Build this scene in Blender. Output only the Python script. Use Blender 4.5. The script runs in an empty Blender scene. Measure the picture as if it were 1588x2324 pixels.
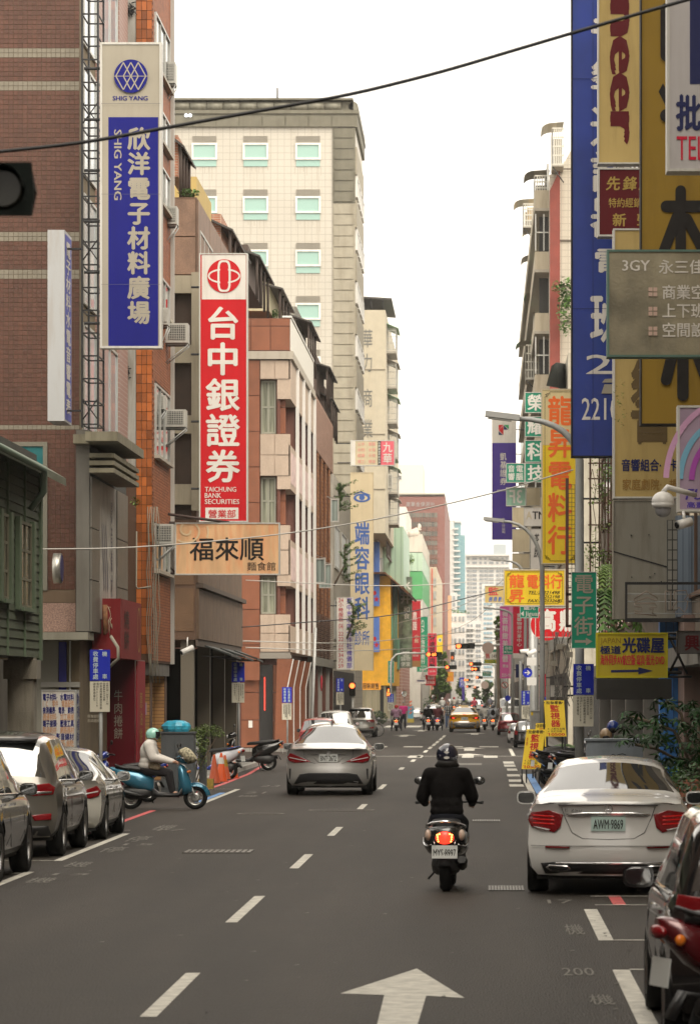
import bpy, math, random
import numpy as np
from mathutils import Vector, Matrix
random.seed(7)
R = math.radians
SC = bpy.context.scene
COL = SC.collection
# ------------------------------------------------------------------ camera, sky, sun, exposure
F = 8400.0; HC = 2.3; CX = 1093.0; CY = 1572.0          # focal length in picture units (picture 1588 x 2324), eye height, vanishing point
cd = bpy.data.cameras.new('camera'); cam = bpy.data.objects.new('camera', cd); COL.objects.link(cam)
cam.location = (0, 0, HC); cam.rotation_euler = (R(90), 0, 0)
cd.sensor_fit = 'HORIZONTAL'; cd.sensor_width = 36; cd.lens = 36 * F / 1588
cd.shift_x = -(CX - 794) / 1588; cd.shift_y = (CY - 1162) / 1588
cd.clip_start = 0.5; cd.clip_end = 6000
cd.dof.use_dof = True; cd.dof.focus_distance = 75; cd.dof.aperture_fstop = 10.0
SC.camera = cam
SUN_EL, SUN_AZ = R(50), R(152)
w = bpy.data.worlds.new('World'); SC.world = w; w.use_nodes = True
nt = w.node_tree; nt.nodes.clear()
wo = nt.nodes.new('ShaderNodeOutputWorld'); bg = nt.nodes.new('ShaderNodeBackground'); sk = nt.nodes.new('ShaderNodeTexSky')
sk.sky_type = 'NISHITA'; sk.sun_disc = False; sk.sun_elevation = SUN_EL; sk.sun_rotation = SUN_AZ; sk.dust_density = 4; sk.air_density = 1
mx = nt.nodes.new('ShaderNodeMix'); mx.data_type = 'RGBA'; mx.inputs[0].default_value = 0.93      # thin even cloud deck over the sky
mx.inputs[7].default_value = (6.9, 6.4, 5.65, 1)
nt.links.new(sk.outputs[0], mx.inputs[6]); nt.links.new(mx.outputs[2], bg.inputs[0]); bg.inputs[1].default_value = 0.1
nt.links.new(bg.outputs[0], wo.inputs[0])
sd = bpy.data.lights.new('sun', 'SUN'); sd.energy = 1.5; sd.angle = R(58); sd.color = (1, .91, .77)
so = bpy.data.objects.new('sun', sd); COL.objects.link(so)
_sv = Vector((math.cos(SUN_EL) * math.sin(SUN_AZ), math.cos(SUN_EL) * math.cos(SUN_AZ), math.sin(SUN_EL)))
so.rotation_euler = _sv.to_track_quat('Z', 'Y').to_euler(); so.location = (0, 0, 80)
SC.view_settings.view_transform = 'Standard'; SC.view_settings.look = 'None'; SC.view_settings.gamma = 1
SC.view_settings.exposure = 1.5
try: SC.view_settings.use_curve_mapping = False
except Exception: pass
try:
    SC.cycles.use_denoising = True
    SC.cycles.max_bounces = 6; SC.cycles.volume_bounces = 0; SC.cycles.caustics_reflective = False; SC.cycles.caustics_refractive = False
except Exception: pass
# ------------------------------------------------------------------ picture position to place
def X(px, Z): return (px - CX) * Z / F
def Hh(py, Z): return HC - (py - CY) * Z / F
def ZG(py): return F * HC / (py - CY)
def ZX(px, xc): return xc * F / (px - CX)
# ------------------------------------------------------------------ materials
MATS = {}
def mat(name, col=(.5,.5,.5), rough=.6, metal=0., var=.0, vscale=2., bump=0., bscale=40., emit=None, es=1., coat=0., spec=.5, dirt=0., dscale=.6, rnd=0., stretch=None, ior=None, alpha=None, grid=None, gcol=None, trans=0., dcol=None, fleck=0.):
    if name in MATS: return MATS[name]
    m = bpy.data.materials.new(name); m.use_nodes = True; MATS[name] = m
    n = m.node_tree.nodes; l = m.node_tree.links; b = n['Principled BSDF']
    b.inputs['Roughness'].default_value = rough; b.inputs['Metallic'].default_value = metal
    b.inputs['Specular IOR Level'].default_value = spec
    if ior: b.inputs['IOR'].default_value = ior
    if coat: b.inputs['Coat Weight'].default_value = coat; b.inputs['Coat Roughness'].default_value = .04
    if trans: b.inputs['Transmission Weight'].default_value = trans
    c4 = (col[0], col[1], col[2], 1)
    b.inputs['Base Color'].default_value = c4
    if emit:
        b.inputs['Emission Color'].default_value = (emit[0], emit[1], emit[2], 1); b.inputs['Emission Strength'].default_value = es
    if var or dirt or rnd or bump or grid or fleck:
        tc = n.new('ShaderNodeTexCoord'); geo = n.new('ShaderNodeNewGeometry'); src = geo.outputs['Position']
        if rnd or True:
            pass
        if stretch:
            mp = n.new('ShaderNodeMapping'); mp.inputs['Scale'].default_value = stretch; l.new(src, mp.inputs[0]); srcs = mp.outputs[0]
        else: srcs = src
        if name.startswith('obj_'): srcs = tc.outputs['Object']; src = srcs
        rgb = n.new('ShaderNodeRGB'); rgb.outputs[0].default_value = c4; cur = rgb.outputs[0]
        def mul(cur, fac_socket, lo, hi, f0=.3, f1=.7):
            mr = n.new('ShaderNodeMapRange'); mr.inputs[1].default_value = f0; mr.inputs[2].default_value = f1
            mr.inputs[3].default_value = lo; mr.inputs[4].default_value = hi; l.new(fac_socket, mr.inputs[0])
            mm = n.new('ShaderNodeVectorMath'); mm.operation = 'SCALE'; l.new(cur, mm.inputs[0]); l.new(mr.outputs[0], mm.inputs['Scale']); return mm.outputs[0]
        if grid:
            gu, gv, gm, ax = grid       # tile width, height, joint width, axes
            sx = n.new('ShaderNodeSeparateXYZ'); l.new(src, sx.inputs[0]); facs = []
            for a, g in ((ax[0], gu), (ax[1], gv)):
                d = n.new('ShaderNodeMath'); d.operation = 'DIVIDE'; l.new(sx.outputs['XYZ'.index(a)], d.inputs[0]); d.inputs[1].default_value = g
                fr = n.new('ShaderNodeMath'); fr.operation = 'FRACT'; l.new(d.outputs[0], fr.inputs[0])
                lt = n.new('ShaderNodeMath'); lt.operation = 'LESS_THAN'; l.new(fr.outputs[0], lt.inputs[0]); lt.inputs[1].default_value = gm / g
                facs.append(lt.outputs[0])
            mxn = n.new('ShaderNodeMath'); mxn.operation = 'MAXIMUM'; l.new(facs[0], mxn.inputs[0]); l.new(facs[1], mxn.inputs[1])
            gx = n.new('ShaderNodeMix'); gx.data_type = 'RGBA'; l.new(mxn.outputs[0], gx.inputs[0]); l.new(cur, gx.inputs[6])
            gc = gcol or tuple(x * .5 for x in col); gx.inputs[7].default_value = (*gc, 1); cur = gx.outputs[2]
        if var:
            t = n.new('ShaderNodeTexNoise'); t.inputs['Scale'].default_value = vscale; t.inputs['Detail'].default_value = 5; l.new(srcs, t.inputs['Vector'])
            cur = mul(cur, t.outputs[0], 1 - var, 1 + var)
        if dirt:
            mp2 = n.new('ShaderNodeMapping'); mp2.inputs['Scale'].default_value = (dscale * 3, dscale * 3, dscale * .35); l.new(src, mp2.inputs[0])
            t = n.new('ShaderNodeTexNoise'); t.inputs['Scale'].default_value = 1.6; t.inputs['Detail'].default_value = 8; t.inputs['Roughness'].default_value = .65; l.new(mp2.outputs[0], t.inputs['Vector'])
            mr = n.new('ShaderNodeMapRange'); mr.inputs[1].default_value = .48; mr.inputs[2].default_value = .75; mr.inputs[3].default_value = 0; mr.inputs[4].default_value = dirt; l.new(t.outputs[0], mr.inputs[0])
            dx = n.new('ShaderNodeMix'); dx.data_type = 'RGBA'; l.new(mr.outputs[0], dx.inputs[0]); l.new(cur, dx.inputs[6])
            dc = dcol or (col[0] * .35, col[1] * .3, col[2] * .22); dx.inputs[7].default_value = (*dc, 1); cur = dx.outputs[2]
        if fleck:
            t = n.new('ShaderNodeTexNoise'); t.inputs['Scale'].default_value = 90; t.inputs['Detail'].default_value = 2; l.new(src, t.inputs['Vector']); cur = mul(cur, t.outputs[0], 1 - fleck, 1 + fleck)
        if rnd:
            oi = n.new('ShaderNodeObjectInfo'); ad = n.new('ShaderNodeMath'); ad.operation = 'ADD'; l.new(oi.outputs['Random'], ad.inputs[0]); l.new(geo.outputs['Random Per Island'], ad.inputs[1])
            fr = n.new('ShaderNodeMath'); fr.operation = 'FRACT'; l.new(ad.outputs[0], fr.inputs[0]); cur = mul(cur, fr.outputs[0], 1 - rnd, 1 + rnd, 0, 1)
        l.new(cur, b.inputs['Base Color'])
        if bump:
            t = n.new('ShaderNodeTexNoise'); t.inputs['Scale'].default_value = bscale; t.inputs['Detail'].default_value = 4; l.new(srcs, t.inputs['Vector'])
            bp = n.new('ShaderNodeBump'); bp.inputs['Strength'].default_value = bump; bp.inputs['Distance'].default_value = .02; l.new(t.outputs[0], bp.inputs['Height']); l.new(bp.outputs[0], b.inputs['Normal'])
    return m
# ------------------------------------------------------------------ mesh collector
ORG = {}
def org(o):
    return ORG.get(o.name, Vector((0,0,0))) if o else Vector((0,0,0))
class MB:
    def __init__(s): s.v = []; s.f = []; s.m = []; s.s = []
    def add(s, vs, fs, mi=0, sm=False):
        k = len(s.v); s.v += [tuple(p) for p in vs]
        for f in fs: s.f.append(tuple(i + k for i in f)); s.m.append(mi); s.s.append(sm)
        return s
    def box(s, a, b, mi=0):
        x0,x1 = sorted((a[0],b[0])); y0,y1 = sorted((a[1],b[1])); z0,z1 = sorted((a[2],b[2]))
        return s.add([(x0,y0,z0),(x1,y0,z0),(x1,y1,z0),(x0,y1,z0),(x0,y0,z1),(x1,y0,z1),(x1,y1,z1),(x0,y1,z1)],
              [(0,3,2,1),(4,5,6,7),(0,1,5,4),(1,2,6,5),(2,3,7,6),(3,0,4,7)], mi)
    def cbox(s, c, d, mi=0, rz=0., rx=0., ry=0.):
        M = Matrix.Rotation(rz,3,'Z') @ Matrix.Rotation(ry,3,'Y') @ Matrix.Rotation(rx,3,'X'); c = Vector(c)
        vs = [c + M @ Vector((i*d[0]/2, j*d[1]/2, k*d[2]/2)) for k in (-1,1) for i,j in ((-1,-1),(1,-1),(1,1),(-1,1))]
        return s.add(vs, [(0,3,2,1),(4,5,6,7),(0,1,5,4),(1,2,6,5),(2,3,7,6),(3,0,4,7)], mi)
    def rings(s, rs, mi=0, sm=True, cap=True, closed=True):
        n = len(rs[0]); vs = [p for r in rs for p in r]; fs = []
        for i in range(len(rs)-1):
            for j in range(n if closed else n-1):
                j2 = (j+1) % n; fs.append((i*n+j, i*n+j2, (i+1)*n+j2, (i+1)*n+j))
        s.add(vs, fs, mi, sm)
        if cap:
            k = len(s.v) - len(vs)
            s.f.append(tuple(k + j for j in range(n))[::-1]); s.m.append(mi); s.s.append(False)
            s.f.append(tuple(k + (len(rs)-1)*n + j for j in range(n))); s.m.append(mi); s.s.append(False)
        return s
    def cyl(s, p0, p1, r0, r1=None, n=12, mi=0, cap=True, sm=True):
        p0 = Vector(p0); p1 = Vector(p1); r1 = r0 if r1 is None else r1; d = (p1-p0).normalized()
        a = d.orthogonal().normalized(); b = d.cross(a)
        cs = [(math.cos(t*2*math.pi/n), math.sin(t*2*math.pi/n)) for t in range(n)]
        return s.rings([[p + a*c*r + b*q*r for c,q in cs] for p,r in ((p0,r0),(p1,r1))], mi, sm, cap)
    def tube(s, pts, r, n=6, mi=0, radii=None):
        pts = [Vector(p) for p in pts]; rs = []; pa = None
        for i,p in enumerate(pts):
            d = (pts[min(i+1,len(pts)-1)] - pts[max(i-1,0)]).normalized()
            if pa is None: a = d.orthogonal().normalized()
            else:
                a = pa - d*pa.dot(d); a = a.normalized() if a.length > 1e-5 else d.orthogonal().normalized()
            pa = a; b = d.cross(a); rr = radii[i] if radii else r
            rs.append([p + a*math.cos(t*2*math.pi/n)*rr + b*math.sin(t*2*math.pi/n)*rr for t in range(n)])
        return s.rings(rs, mi, True, True)
    def ell(s, c, r, nu=16, nv=10, mi=0, v0=0., v1=math.pi, M=None):
        c = Vector(c); rs = []
        for i in range(nv+1):
            t = v0 + (v1-v0)*i/nv
            ring = [Vector((r[0]*math.sin(t)*math.cos(u*2*math.pi/nu), r[1]*math.sin(t)*math.sin(u*2*math.pi/nu), r[2]*math.cos(t))) for u in range(nu)]
            if M: ring = [M @ p for p in ring]
            rs.append([c+p for p in ring])
        return s.rings(rs[::-1], mi, True, False)
    def lathe(s, o, ax, prof, n=24, mi=0):      # prof: (distance along axis, radius)
        o = Vector(o); d = Vector(ax).normalized(); a = d.orthogonal().normalized(); b = d.cross(a)
        return s.rings([[o + d*h + (a*math.cos(t*2*math.pi/n) + b*math.sin(t*2*math.pi/n))*max(r,1e-4) for t in range(n)] for h,r in prof], mi, True, False)
    def prism(s, poly, o, u, v, t, mi=0):       # polygon in plane (o,u,v) pushed by vector t
        o = Vector(o); u = Vector(u); v = Vector(v); t = Vector(t); n = len(poly)
        a = [o + u*p + v*q for p,q in poly]; b = [p + t for p in a]
        return s.add(a + b, [tuple(range(n)), tuple(range(n, 2*n))[::-1]] + [(i,(i+n),((i+1)%n)+n,(i+1)%n) for i in range(n)], mi)
    def build(s, name, mats, parent=None, label=None):
        me = bpy.data.meshes.new(name); o0 = org(parent)
        vs = s.v if o0.length == 0 else [(p[0]-o0.x, p[1]-o0.y, p[2]-o0.z) for p in s.v]
        me.from_pydata(vs, [], s.f)
        mats = mats if isinstance(mats, (list, tuple)) else [mats]
        for m in mats: me.materials.append(m)
        me.polygons.foreach_set('material_index', s.m); me.polygons.foreach_set('use_smooth', s.s)
        me.update()
        o = bpy.data.objects.new(name, me); COL.objects.link(o); o.parent = parent; ORG[o.name] = o0
        if label: o['label'] = label
        return o
def thing(name, label, cat, loc=(0,0,0), group=None):
    o = bpy.data.objects.new(name, None); COL.objects.link(o); o.location = loc; o.empty_display_size = .1
    o['label'] = label; o['category'] = cat
    if group: o['group'] = group
    ORG[o.name] = Vector(loc); return o
def tag(o, label=None, cat=None, group=None, kind=None):
    if label: o['label'] = label
    if cat: o['category'] = cat
    if group: o['group'] = group
    if kind: o['kind'] = kind
    return o
KIDS = {}
def copy_tree(o, parent=None):
    c = o.copy(); COL.objects.link(c)
    if parent: c.parent = parent
    for ch in list(o.children): copy_tree(ch, c)
    return c
# ------------------------------------------------------------------ lettering
GLY = {}
GS = bpy.data.scenes.new('glyph_workshop')
def make_glyphs(keys):
    tmp = []
    for k in keys:
        if k in GLY: continue
        s, bold = k
        c = bpy.data.curves.new('t', 'FONT'); c.body = s; c.offset = bold; c.resolution_u = 2
        o = bpy.data.objects.new('t', c); GS.collection.objects.link(o); tmp.append((k, o, c))
    if not tmp: return
    GS.view_layers[0].update(); dg = GS.view_layers[0].depsgraph
    for k, o, c in tmp:
        e = o.evaluated_get(dg); me = e.to_mesh()
        vs = [(v.co.x, v.co.y) for v in me.vertices]; fs = [tuple(p.vertices) for p in me.polygons]
        GLY[k] = (vs, fs); e.to_mesh_clear()
    for k, o, c in tmp:
        bpy.data.objects.remove(o); bpy.data.curves.remove(c)
class Fr:       # a writing plane: o + a*u + b*v
    def __init__(s, o, u, v, n): s.o = Vector(o); s.u = Vector(u); s.v = Vector(v); s.n = Vector(n).normalized()
    def pt(s, a, b, d=0): return s.o + s.u*a + s.v*b + s.n*d
def FrC(Z): return Fr((X(0,Z), Z, Hh(0,Z)), (Z/F,0,0), (0,0,-Z/F), (0,-1,0))     # faces the camera, in picture units
LIFT = .006
def put(mb, key, fr, a0, b0, a1, b1, em=False, rot=0, shear=0., mirror=False, mi=0, lift=None, bd=0., sh=(0,0)):
    """the glyph (or word) KEY fitted to the rectangle with top a0,b0 and bottom a1,b1"""
    key = (key[0], 0.) if not isinstance(key[0], tuple) else key
    if key not in GLY: MISS.add(key[0]); make_glyphs([key])
    vs, fs = GLY[key]
    if not vs: return
    if bd > 0:          # bolder strokes: the same outline again, moved a little each way
        k = bd*(1 if len(key[0]) == 1 else .7); L0 = LIFT if lift is None else lift
        for i,(dx,dy) in enumerate(((k,0),(-k,0),(0,k*.8),(0,-k*.8))): put(mb,key,fr,a0,b0,a1,b1,em,rot,shear,mirror,mi,L0+.0004*(i+1),0,(dx,dy))
    if em: x0, x1, y0, y1 = 0., 1., -.12, .88
    else:
        x0 = min(p[0] for p in vs); x1 = max(p[0] for p in vs); y0 = min(p[1] for p in vs); y1 = max(p[1] for p in vs)
    out = []; L = LIFT if lift is None else lift
    for x, y in vs:
        s = (x-x0)/max(x1-x0,1e-6); t = (y1-y)/max(y1-y0,1e-6)
        s += sh[0]; t += sh[1]
        if shear: s = s*(1-abs(shear)) + (1-t)*shear
        if mirror: s = 1-s
        if rot: s, t = 1-t, s
        out.append(fr.pt(a0+(a1-a0)*s, b0+(b1-b0)*t, L))
    mb.add(out, fs, mi)
MISS = set()
B0, B1, B2 = .0, .014, .026
def TH(mb, s, fr, a0, b0, a1, b1, bold=B1, **k): put(mb, (s, 0), fr, a0, b0, a1, b1, bd=bold*(.5 if len(s)>2 else 1)*(1 if len(s)<8 else .5), **k)
def TW(mb, s, fr, a0, b0, a1, b1, bold=B1, **k):      # row of square glyphs
    n = len(s); w_ = (a1-a0)/n
    for i, ch in enumerate(s):
        if ch != ' ': put(mb, (ch, 0), fr, a0+i*w_, b0, a0+(i+1)*w_, b1, em=True, bd=bold, **k)
def TV(mb, s, fr, a0, b0, a1, b1, bold=B1, **k):      # column of glyphs
    n = len(s); h_ = (b1-b0)/n
    for i, ch in enumerate(s):
        if ch != ' ': put(mb, (ch, 0), fr, a0, b0+i*h_, a1, b0+i*h_+h_*.96, em=True, bd=bold, **k)

# ------------------------------------------------------------------ faces of buildings: C looks at the camera, E at +X, W at -X
def lp(face, c, a, b, d=0.):
    return (a, c-d, b) if face == 'C' else ((c+d, a, b) if face == 'E' else (c-d, a, b))
def fb(mb, face, c, a0, a1, b0, b1, d0, d1, mi=0): return mb.box(lp(face,c,a0,b0,d0), lp(face,c,a1,b1,d1), mi)
def panels(parent, name, m, face, c, a0, a1, b0, b1, na, nb, gap=.012, t=.02, cap=300, skip=None, stag=False, base=0.):
    """a grid of single pieces on a wall; past CAP the rest are joined"""
    w_ = (a1-a0)/na; h_ = (b1-b0)/nb; g = gap/2
    mb = MB(); fb(mb, face, 0, -w_/2+g, w_/2-g, -h_/2+g, h_/2-g, base, base+t)
    me = bpy.data.meshes.new(name)
    me.from_pydata(mb.v, [], mb.f); me.materials.append(m)
    rest = MB(); k = 0; o0 = org(parent); idx = [(i,j) for j in range(nb) for i in range(na)]
    if len(idx) > cap:
        idx.sort(key=lambda q: (q[0]*7919 + q[1]*104729) % 1 + (0 if face == 'C' else q[0]))
    for i, j in idx:
        ac = a0 + (i+.5)*w_ + ((w_/2 if j % 2 else 0) if stag else 0); bc = b0 + (j+.5)*h_
        if stag and j % 2 and i == na-1: continue
        if skip and skip(ac, bc): continue
        if k < cap:
            o = bpy.data.objects.new(name, me); COL.objects.link(o); o.parent = parent
            o.location = Vector(lp(face, c, ac, bc)) - o0; ORG[o.name] = o0; k += 1
        else: fb(rest, face, c, ac-w_/2+g, ac+w_/2-g, bc-h_/2+g, bc+h_/2-g, base, base+t)
    if rest.v:
        r = rest.build(name + '_field', m, parent); r['kind'] = 'stuff'
def window(parent, face, c, a0, a1, b0, b1, fm, gm, nx=1, ny=1, fw=.05, d=.05, sill=None, name='window'):
    mb = MB()
    fb(mb, face, c, a0, a0+fw, b0, b1, 0, d); fb(mb, face, c, a1-fw, a1, b0, b1, 0, d)
    fb(mb, face, c, a0+fw, a1-fw, b0, b0+fw, 0, d); fb(mb, face, c, a0+fw, a1-fw, b1-fw, b1, 0, d)
    for i in range(1, nx): q = a0 + (a1-a0)*i/nx; fb(mb, face, c, q-fw/2, q+fw/2, b0+fw, b1-fw, 0, d*.9)
    for i in range(1, ny): q = b0 + (b1-b0)*i/ny; fb(mb, face, c, a0+fw, a1-fw, q-fw/2, q+fw/2, 0, d*.8)
    o = mb.build(name, fm, parent)
    g = MB(); fb(g, face, c, a0+fw*.6, a1-fw*.6, b0+fw*.6, b1-fw*.6, .003, d*.4); g.build('pane', gm, o)
    if sill: q = MB(); fb(q, face, c, a0-.06, a1+.06, b0-.07, b0-.002, 0, d+.08); q.build('sill', sill, o)
    return o
def block(name, label, x0, x1, y0, y1, z0, z1, m, cat='building', group=None):
    t = thing(name, label, cat, ((x0+x1)/2, y0, z0), group)
    MB().box((x0,y0,z0), (x1,y1,z1)).build('wall', m, t)
    return t
def foliage(mb, c, r, n, size, mi=0, rng=random, flat=1.):
    for _ in range(n):
        while True:
            p = Vector((rng.uniform(-1,1), rng.uniform(-1,1), rng.uniform(-1,1)))
            if p.length < 1: break
        p = p * (.45 + .55*rng.random()**.3) if p.length < .5 else p
        q = Vector((c[0]+p.x*r[0], c[1]+p.y*r[1], c[2]+p.z*r[2]))
        a = Vector((rng.gauss(0,1), rng.gauss(0,1), rng.gauss(0,.5)*flat)).normalized(); b = a.cross(Vector((rng.gauss(0,.5), rng.gauss(0,.5), 1))).normalized()
        s = size*rng.uniform(.6,1.3)
        mb.add([q-a*s, q-b*s*.45, q+a*s, q+b*s*.45], [(0,1,2,3)], mi)
# ================================================================== THE SETTING
M = mat
asph = M('asphalt', (.034,.0285,.0235), .68, spec=.22, stretch=(1.1,.10,1),  var=.30, vscale=.9, bump=.5, bscale=60, dirt=.35, dscale=.25, fleck=.35, dcol=(.018,.0165,.0145))
pave = M('pavers', (.26,.25,.23), .85, var=.15, bump=.2, dirt=.4, grid=(.3,.3,.015,'XY'), gcol=(.12,.11,.1))
kerbm = M('kerb_concrete', (.34,.33,.3), .8, var=.15, dirt=.5)
wpaint = M('road_paint_white', (.5,.48,.42), .7, var=.25, vscale=6, dirt=.55, dscale=2, dcol=(.2,.19,.17))
rpaint = M('road_paint_red', (.5,.09,.09), .7, var=.25, vscale=5, dirt=.4, dscale=2)
bpaint = M('road_paint_blue', (.12,.27,.55), .7, var=.2, vscale=5, dirt=.4, dscale=2)
steel = M('galvanised_steel', (.40,.41,.40), .5, .15, var=.12, dirt=.3)
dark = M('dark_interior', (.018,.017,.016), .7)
blackm = M('black_metal', (.02,.02,.022), .5, .2)
white = M('white_paint', (.72,.71,.68), .5, var=.05, dirt=.35, dscale=.8)
glassd = M('window_glass_dark', (.03,.035,.035), .06, spec=.8, ior=1.7)
glasst = M('window_glass_teal', (.30,.47,.42), .1, spec=.6)
alum = M('aluminium_frame', (.5,.5,.47), .4, .6, var=.06)
concrete = M('concrete', (.34,.32,.28), .85, var=.15, dirt=.5, bump=.2)
dconc = M('dark_concrete', (.15,.14,.125), .85, var=.2, dirt=.5, bump=.2)
g = MB(); g.add([(-2500,-300,-.03),(2500,-300,-.03),(2500,3500,-.03),(-2500,3500,-.03)], [(0,1,2,3)])
tag(g.build('ground', M('ground_soil', (.2,.19,.17), .9, var=.2)), kind='structure')
g = MB()
g.add([(-14,2,0),(7,2,0),(7,1500,0),(-14,1500,0)], [(0,1,2,3)])
for y0,y1 in ((119.5,142.5),(238,297),(430,450)):
    g.add([(-90,y0,0),(-14,y0,0),(-14,y1,0),(-90,y1,0)], [(0,1,2,3)]); g.add([(7,y0,0),(90,y0,0),(90,y1,0),(7,y1,0)], [(0,1,2,3)])
tag(g.build('road', asph), kind='structure')
g = MB(); k = MB()
for a,b in ((-7.72,(20,86)),(-6.98,(86,118.5)),(-6.98,(143.5,237)),(-7.1,(298,429)),(-7.1,(451,1500))):
    g.box((-30,b[0],-.02),(a-.15,b[1],.13)); y = b[0]
    while y < b[1] and y < 330: y2 = min(y+1.5,b[1]); k.box((a-.147,y+.01,-.02),(a,y2-.01,.125)); y = y2
for a,b in ((3.25,(20,118.5)),(2.75,(143.5,237)),(3.1,(298,429)),(3.1,(451,1500))):
    g.box((a+.15,b[0],-.02),(30,b[1],.13)); y = b[0]
    while y < b[1] and y < 330: y2 = min(y+1.5,b[1]); k.box((a,y+.01,-.02),(a+.147,y2-.01,.125)); y = y2
tag(g.build('sidewalk', pave), kind='structure'); tag(k.build('kerb', kerbm), kind='structure')
# ---- road markings, each a thin sheet of paint
def mark(name, polys, m, z=.004):
    b = MB()
    for p in polys: b.add([(q[0],q[1],z) for q in p], [tuple(range(len(p)))])
    return tag(b.build(name, m), kind='structure')
def rect(x0,x1,y0,y1): return [(x0,y0),(x1,y0),(x1,y1),(x0,y1)]
LX = -2.5
for a,b in ((2310,2210),(2095,2035),(1972,1940),(1898,1878),(1842,1826),(1792,1781)):
    ya, yb = ZG(a), ZG(b); s = .055; 
    xm = {2310:-2.36,2095:-2.5,1972:-2.45,1898:-2.42,1842:-2.4,1792:-2.42}[a]
    mark('lane_dash', [rect(xm-.06,xm+.06,ya,yb)], wpaint)
for y in (1745,1727,1717,1706,1698,1691,1685,1678,1672):
    ya = ZG(y+2.6); yb = ZG(y-2.6); q = -2.42 + (1745-y)*.006
    mark('lane_dash', [rect(q-.07,q+.07,ya,yb)], wpaint)
mark('edge_line', [rect(-5.84,-5.72,ZG(1955),ZG(1893))], wpaint); mark('edge_line', [rect(-5.84,-5.72,ZG(2012),ZG(1980))], wpaint)
mark('edge_line', [rect(-5.84,-5.72,ZG(1826),ZG(1792))], wpaint)
for a,b in ((2330,2203),(2136,2065),(1800,1757),(1716,1700)): mark('bay_line', [rect(1.08,1.22,ZG(a),ZG(b))], wpaint)
for y in (2203,2136,2036,2065-9): mark('bay_line', [rect(1.22,3.2,ZG(y)-.05,ZG(y)+.04)], wpaint, .008)
for y in (1886,1955,1984,1792): mark('bay_line', [rect(-7.6,-5.84,ZG(y)-.04,ZG(y)+.04)], wpaint, .008)
mark('red_line', [rect(1.42,1.56,ZG(2056),ZG(2034))], rpaint); mark('red_line', [rect(1.5,1.62,114,121)], rpaint)
mark('red_line', [rect(-6.45,-6.33,58,72)], rpaint)
mark('red_line', [[(-6.6,84),(-6.48,84),(-6.42,92),(-6.5,104),(-6.85,118),(-6.97,118),(-6.62,104),(-6.55,92)]], rpaint)
mark('bay_line_blue', [rect(1.24,1.42,ZG(1802),ZG(1757)-.3)], bpaint); mark('bay_line_blue', [rect(-6.0,-5.86,ZG(1822),ZG(1800))], bpaint)
# big straight arrow, in perspective near the camera, and the far ones
def arrow(x, y0, L, wd, z=.004):
    h = L*.42; s = wd*.16
    return [(x-s,y0),(x+s,y0),(x+s,y0+L-h),(x+wd/2,y0+L-h*.98),(x,y0+L),(x-wd/2,y0+L-h*.9),(x-s,y0+L-h)]
mark('road_arrow', [[(-.70,22),(-.48,22),(-.42,ZG(2262)),(-.13,ZG(2267)),(-.54,ZG(2200)),(-1.08,ZG(2257)),(-.74,ZG(2260))]], wpaint)
for x,y in ((-.5,ZG(1716)),(-.5,150),(-4.1,196),(-3.6,222),(-.4,205)): mark('road_arrow', [arrow(x,y-4,9,1.3)], wpaint)
# junction: stop lines, crossing blocks, thin cross lines
mark('stop_line', [rect(-6.2,3.0,ZG(1717)-.2,ZG(1717)+.2)], wpaint)
for x in (-4.9,-2.37,.31,2.6): mark('crossing_block', [rect(x-.25,x+.25,ZG(1720.4),ZG(1715.6))], wpaint)
for x in (-5.9,-4.4,-2.9,-1.2,.3,1.7): mark('crossing_block', [rect(x-.4,x+.4,ZG(1696.5),ZG(1694.5))], wpaint)
for x in (-6,-4.6,-3.2,-1.6,-.2,1.2,2.4): mark('crossing_block', [rect(x-.5,x+.5,244,256)], wpaint)
mark('stop_line', [rect(-2.2,3.0,236.5,237.5)], wpaint)
wfaint = M('worn_road_paint', (.17,.16,.14), .8, var=.4, vscale=14, dirt=.8, dscale=6, dcol=(.09,.085,.08))
for y,x0,x1 in ((1747,1.35,1.7),(1760,1.3,1.7),(1772,1.3,1.7),(1783,1.28,1.68),(1738,1.3,1.7),(1731,1.3,1.7)): mark('faint_dash', [rect(x0-.6,x1-.65,ZG(y+3),ZG(y-2))], wpaint)
mark('faint_dash', [rect(-1.2,.0,ZG(1737),ZG(1733))], wfaint); mark('faint_dash', [rect(.1,.5,ZG(1723)-.3,ZG(1723))], wfaint)
# numbers and words painted beside the bays
def ground_word(s, x0, x1, y0, y1, m=None, em=True, z=.006):
    b = MB(); f = Fr((0,0,z), (1,0,0), (0,1,0), (0,0,1)); n = len(s)
    if em:
        for i,ch in enumerate(s): put(b, (ch,B1), f, x0+(x1-x0)*i/n, y1, x0+(x1-x0)*(i+1)/n, y0, em=True, lift=0)
    else: put(b, (s,B1), f, x0, y1, x1, y0, lift=0)
    tag(b.build('road_lettering', m or wfaint), kind='structure')
for y in (2271,2111): ground_word('機', .80, .99, ZG(y+13), ZG(y-12)); 
ground_word('200', .66, .92, ZG(2216), ZG(2199), em=False); ground_word('17', .72, 1.0, ZG(2052), ZG(2044), em=False)
for y,s in ((2000,'機'),(1964,'機'),(1906,'停'),(1930,'停'),(1880,'機')): ground_word(s, -5.55, -5.2, ZG(y+6), ZG(y-7))
for y,s in ((1986,'13'),(1918,'15'),(1885,'17'),(1800,'21'),(1785,'23'),(1808,'機')): ground_word(s, -5.4, -4.95, ZG(y+2), ZG(y-2), em=False)
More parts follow.
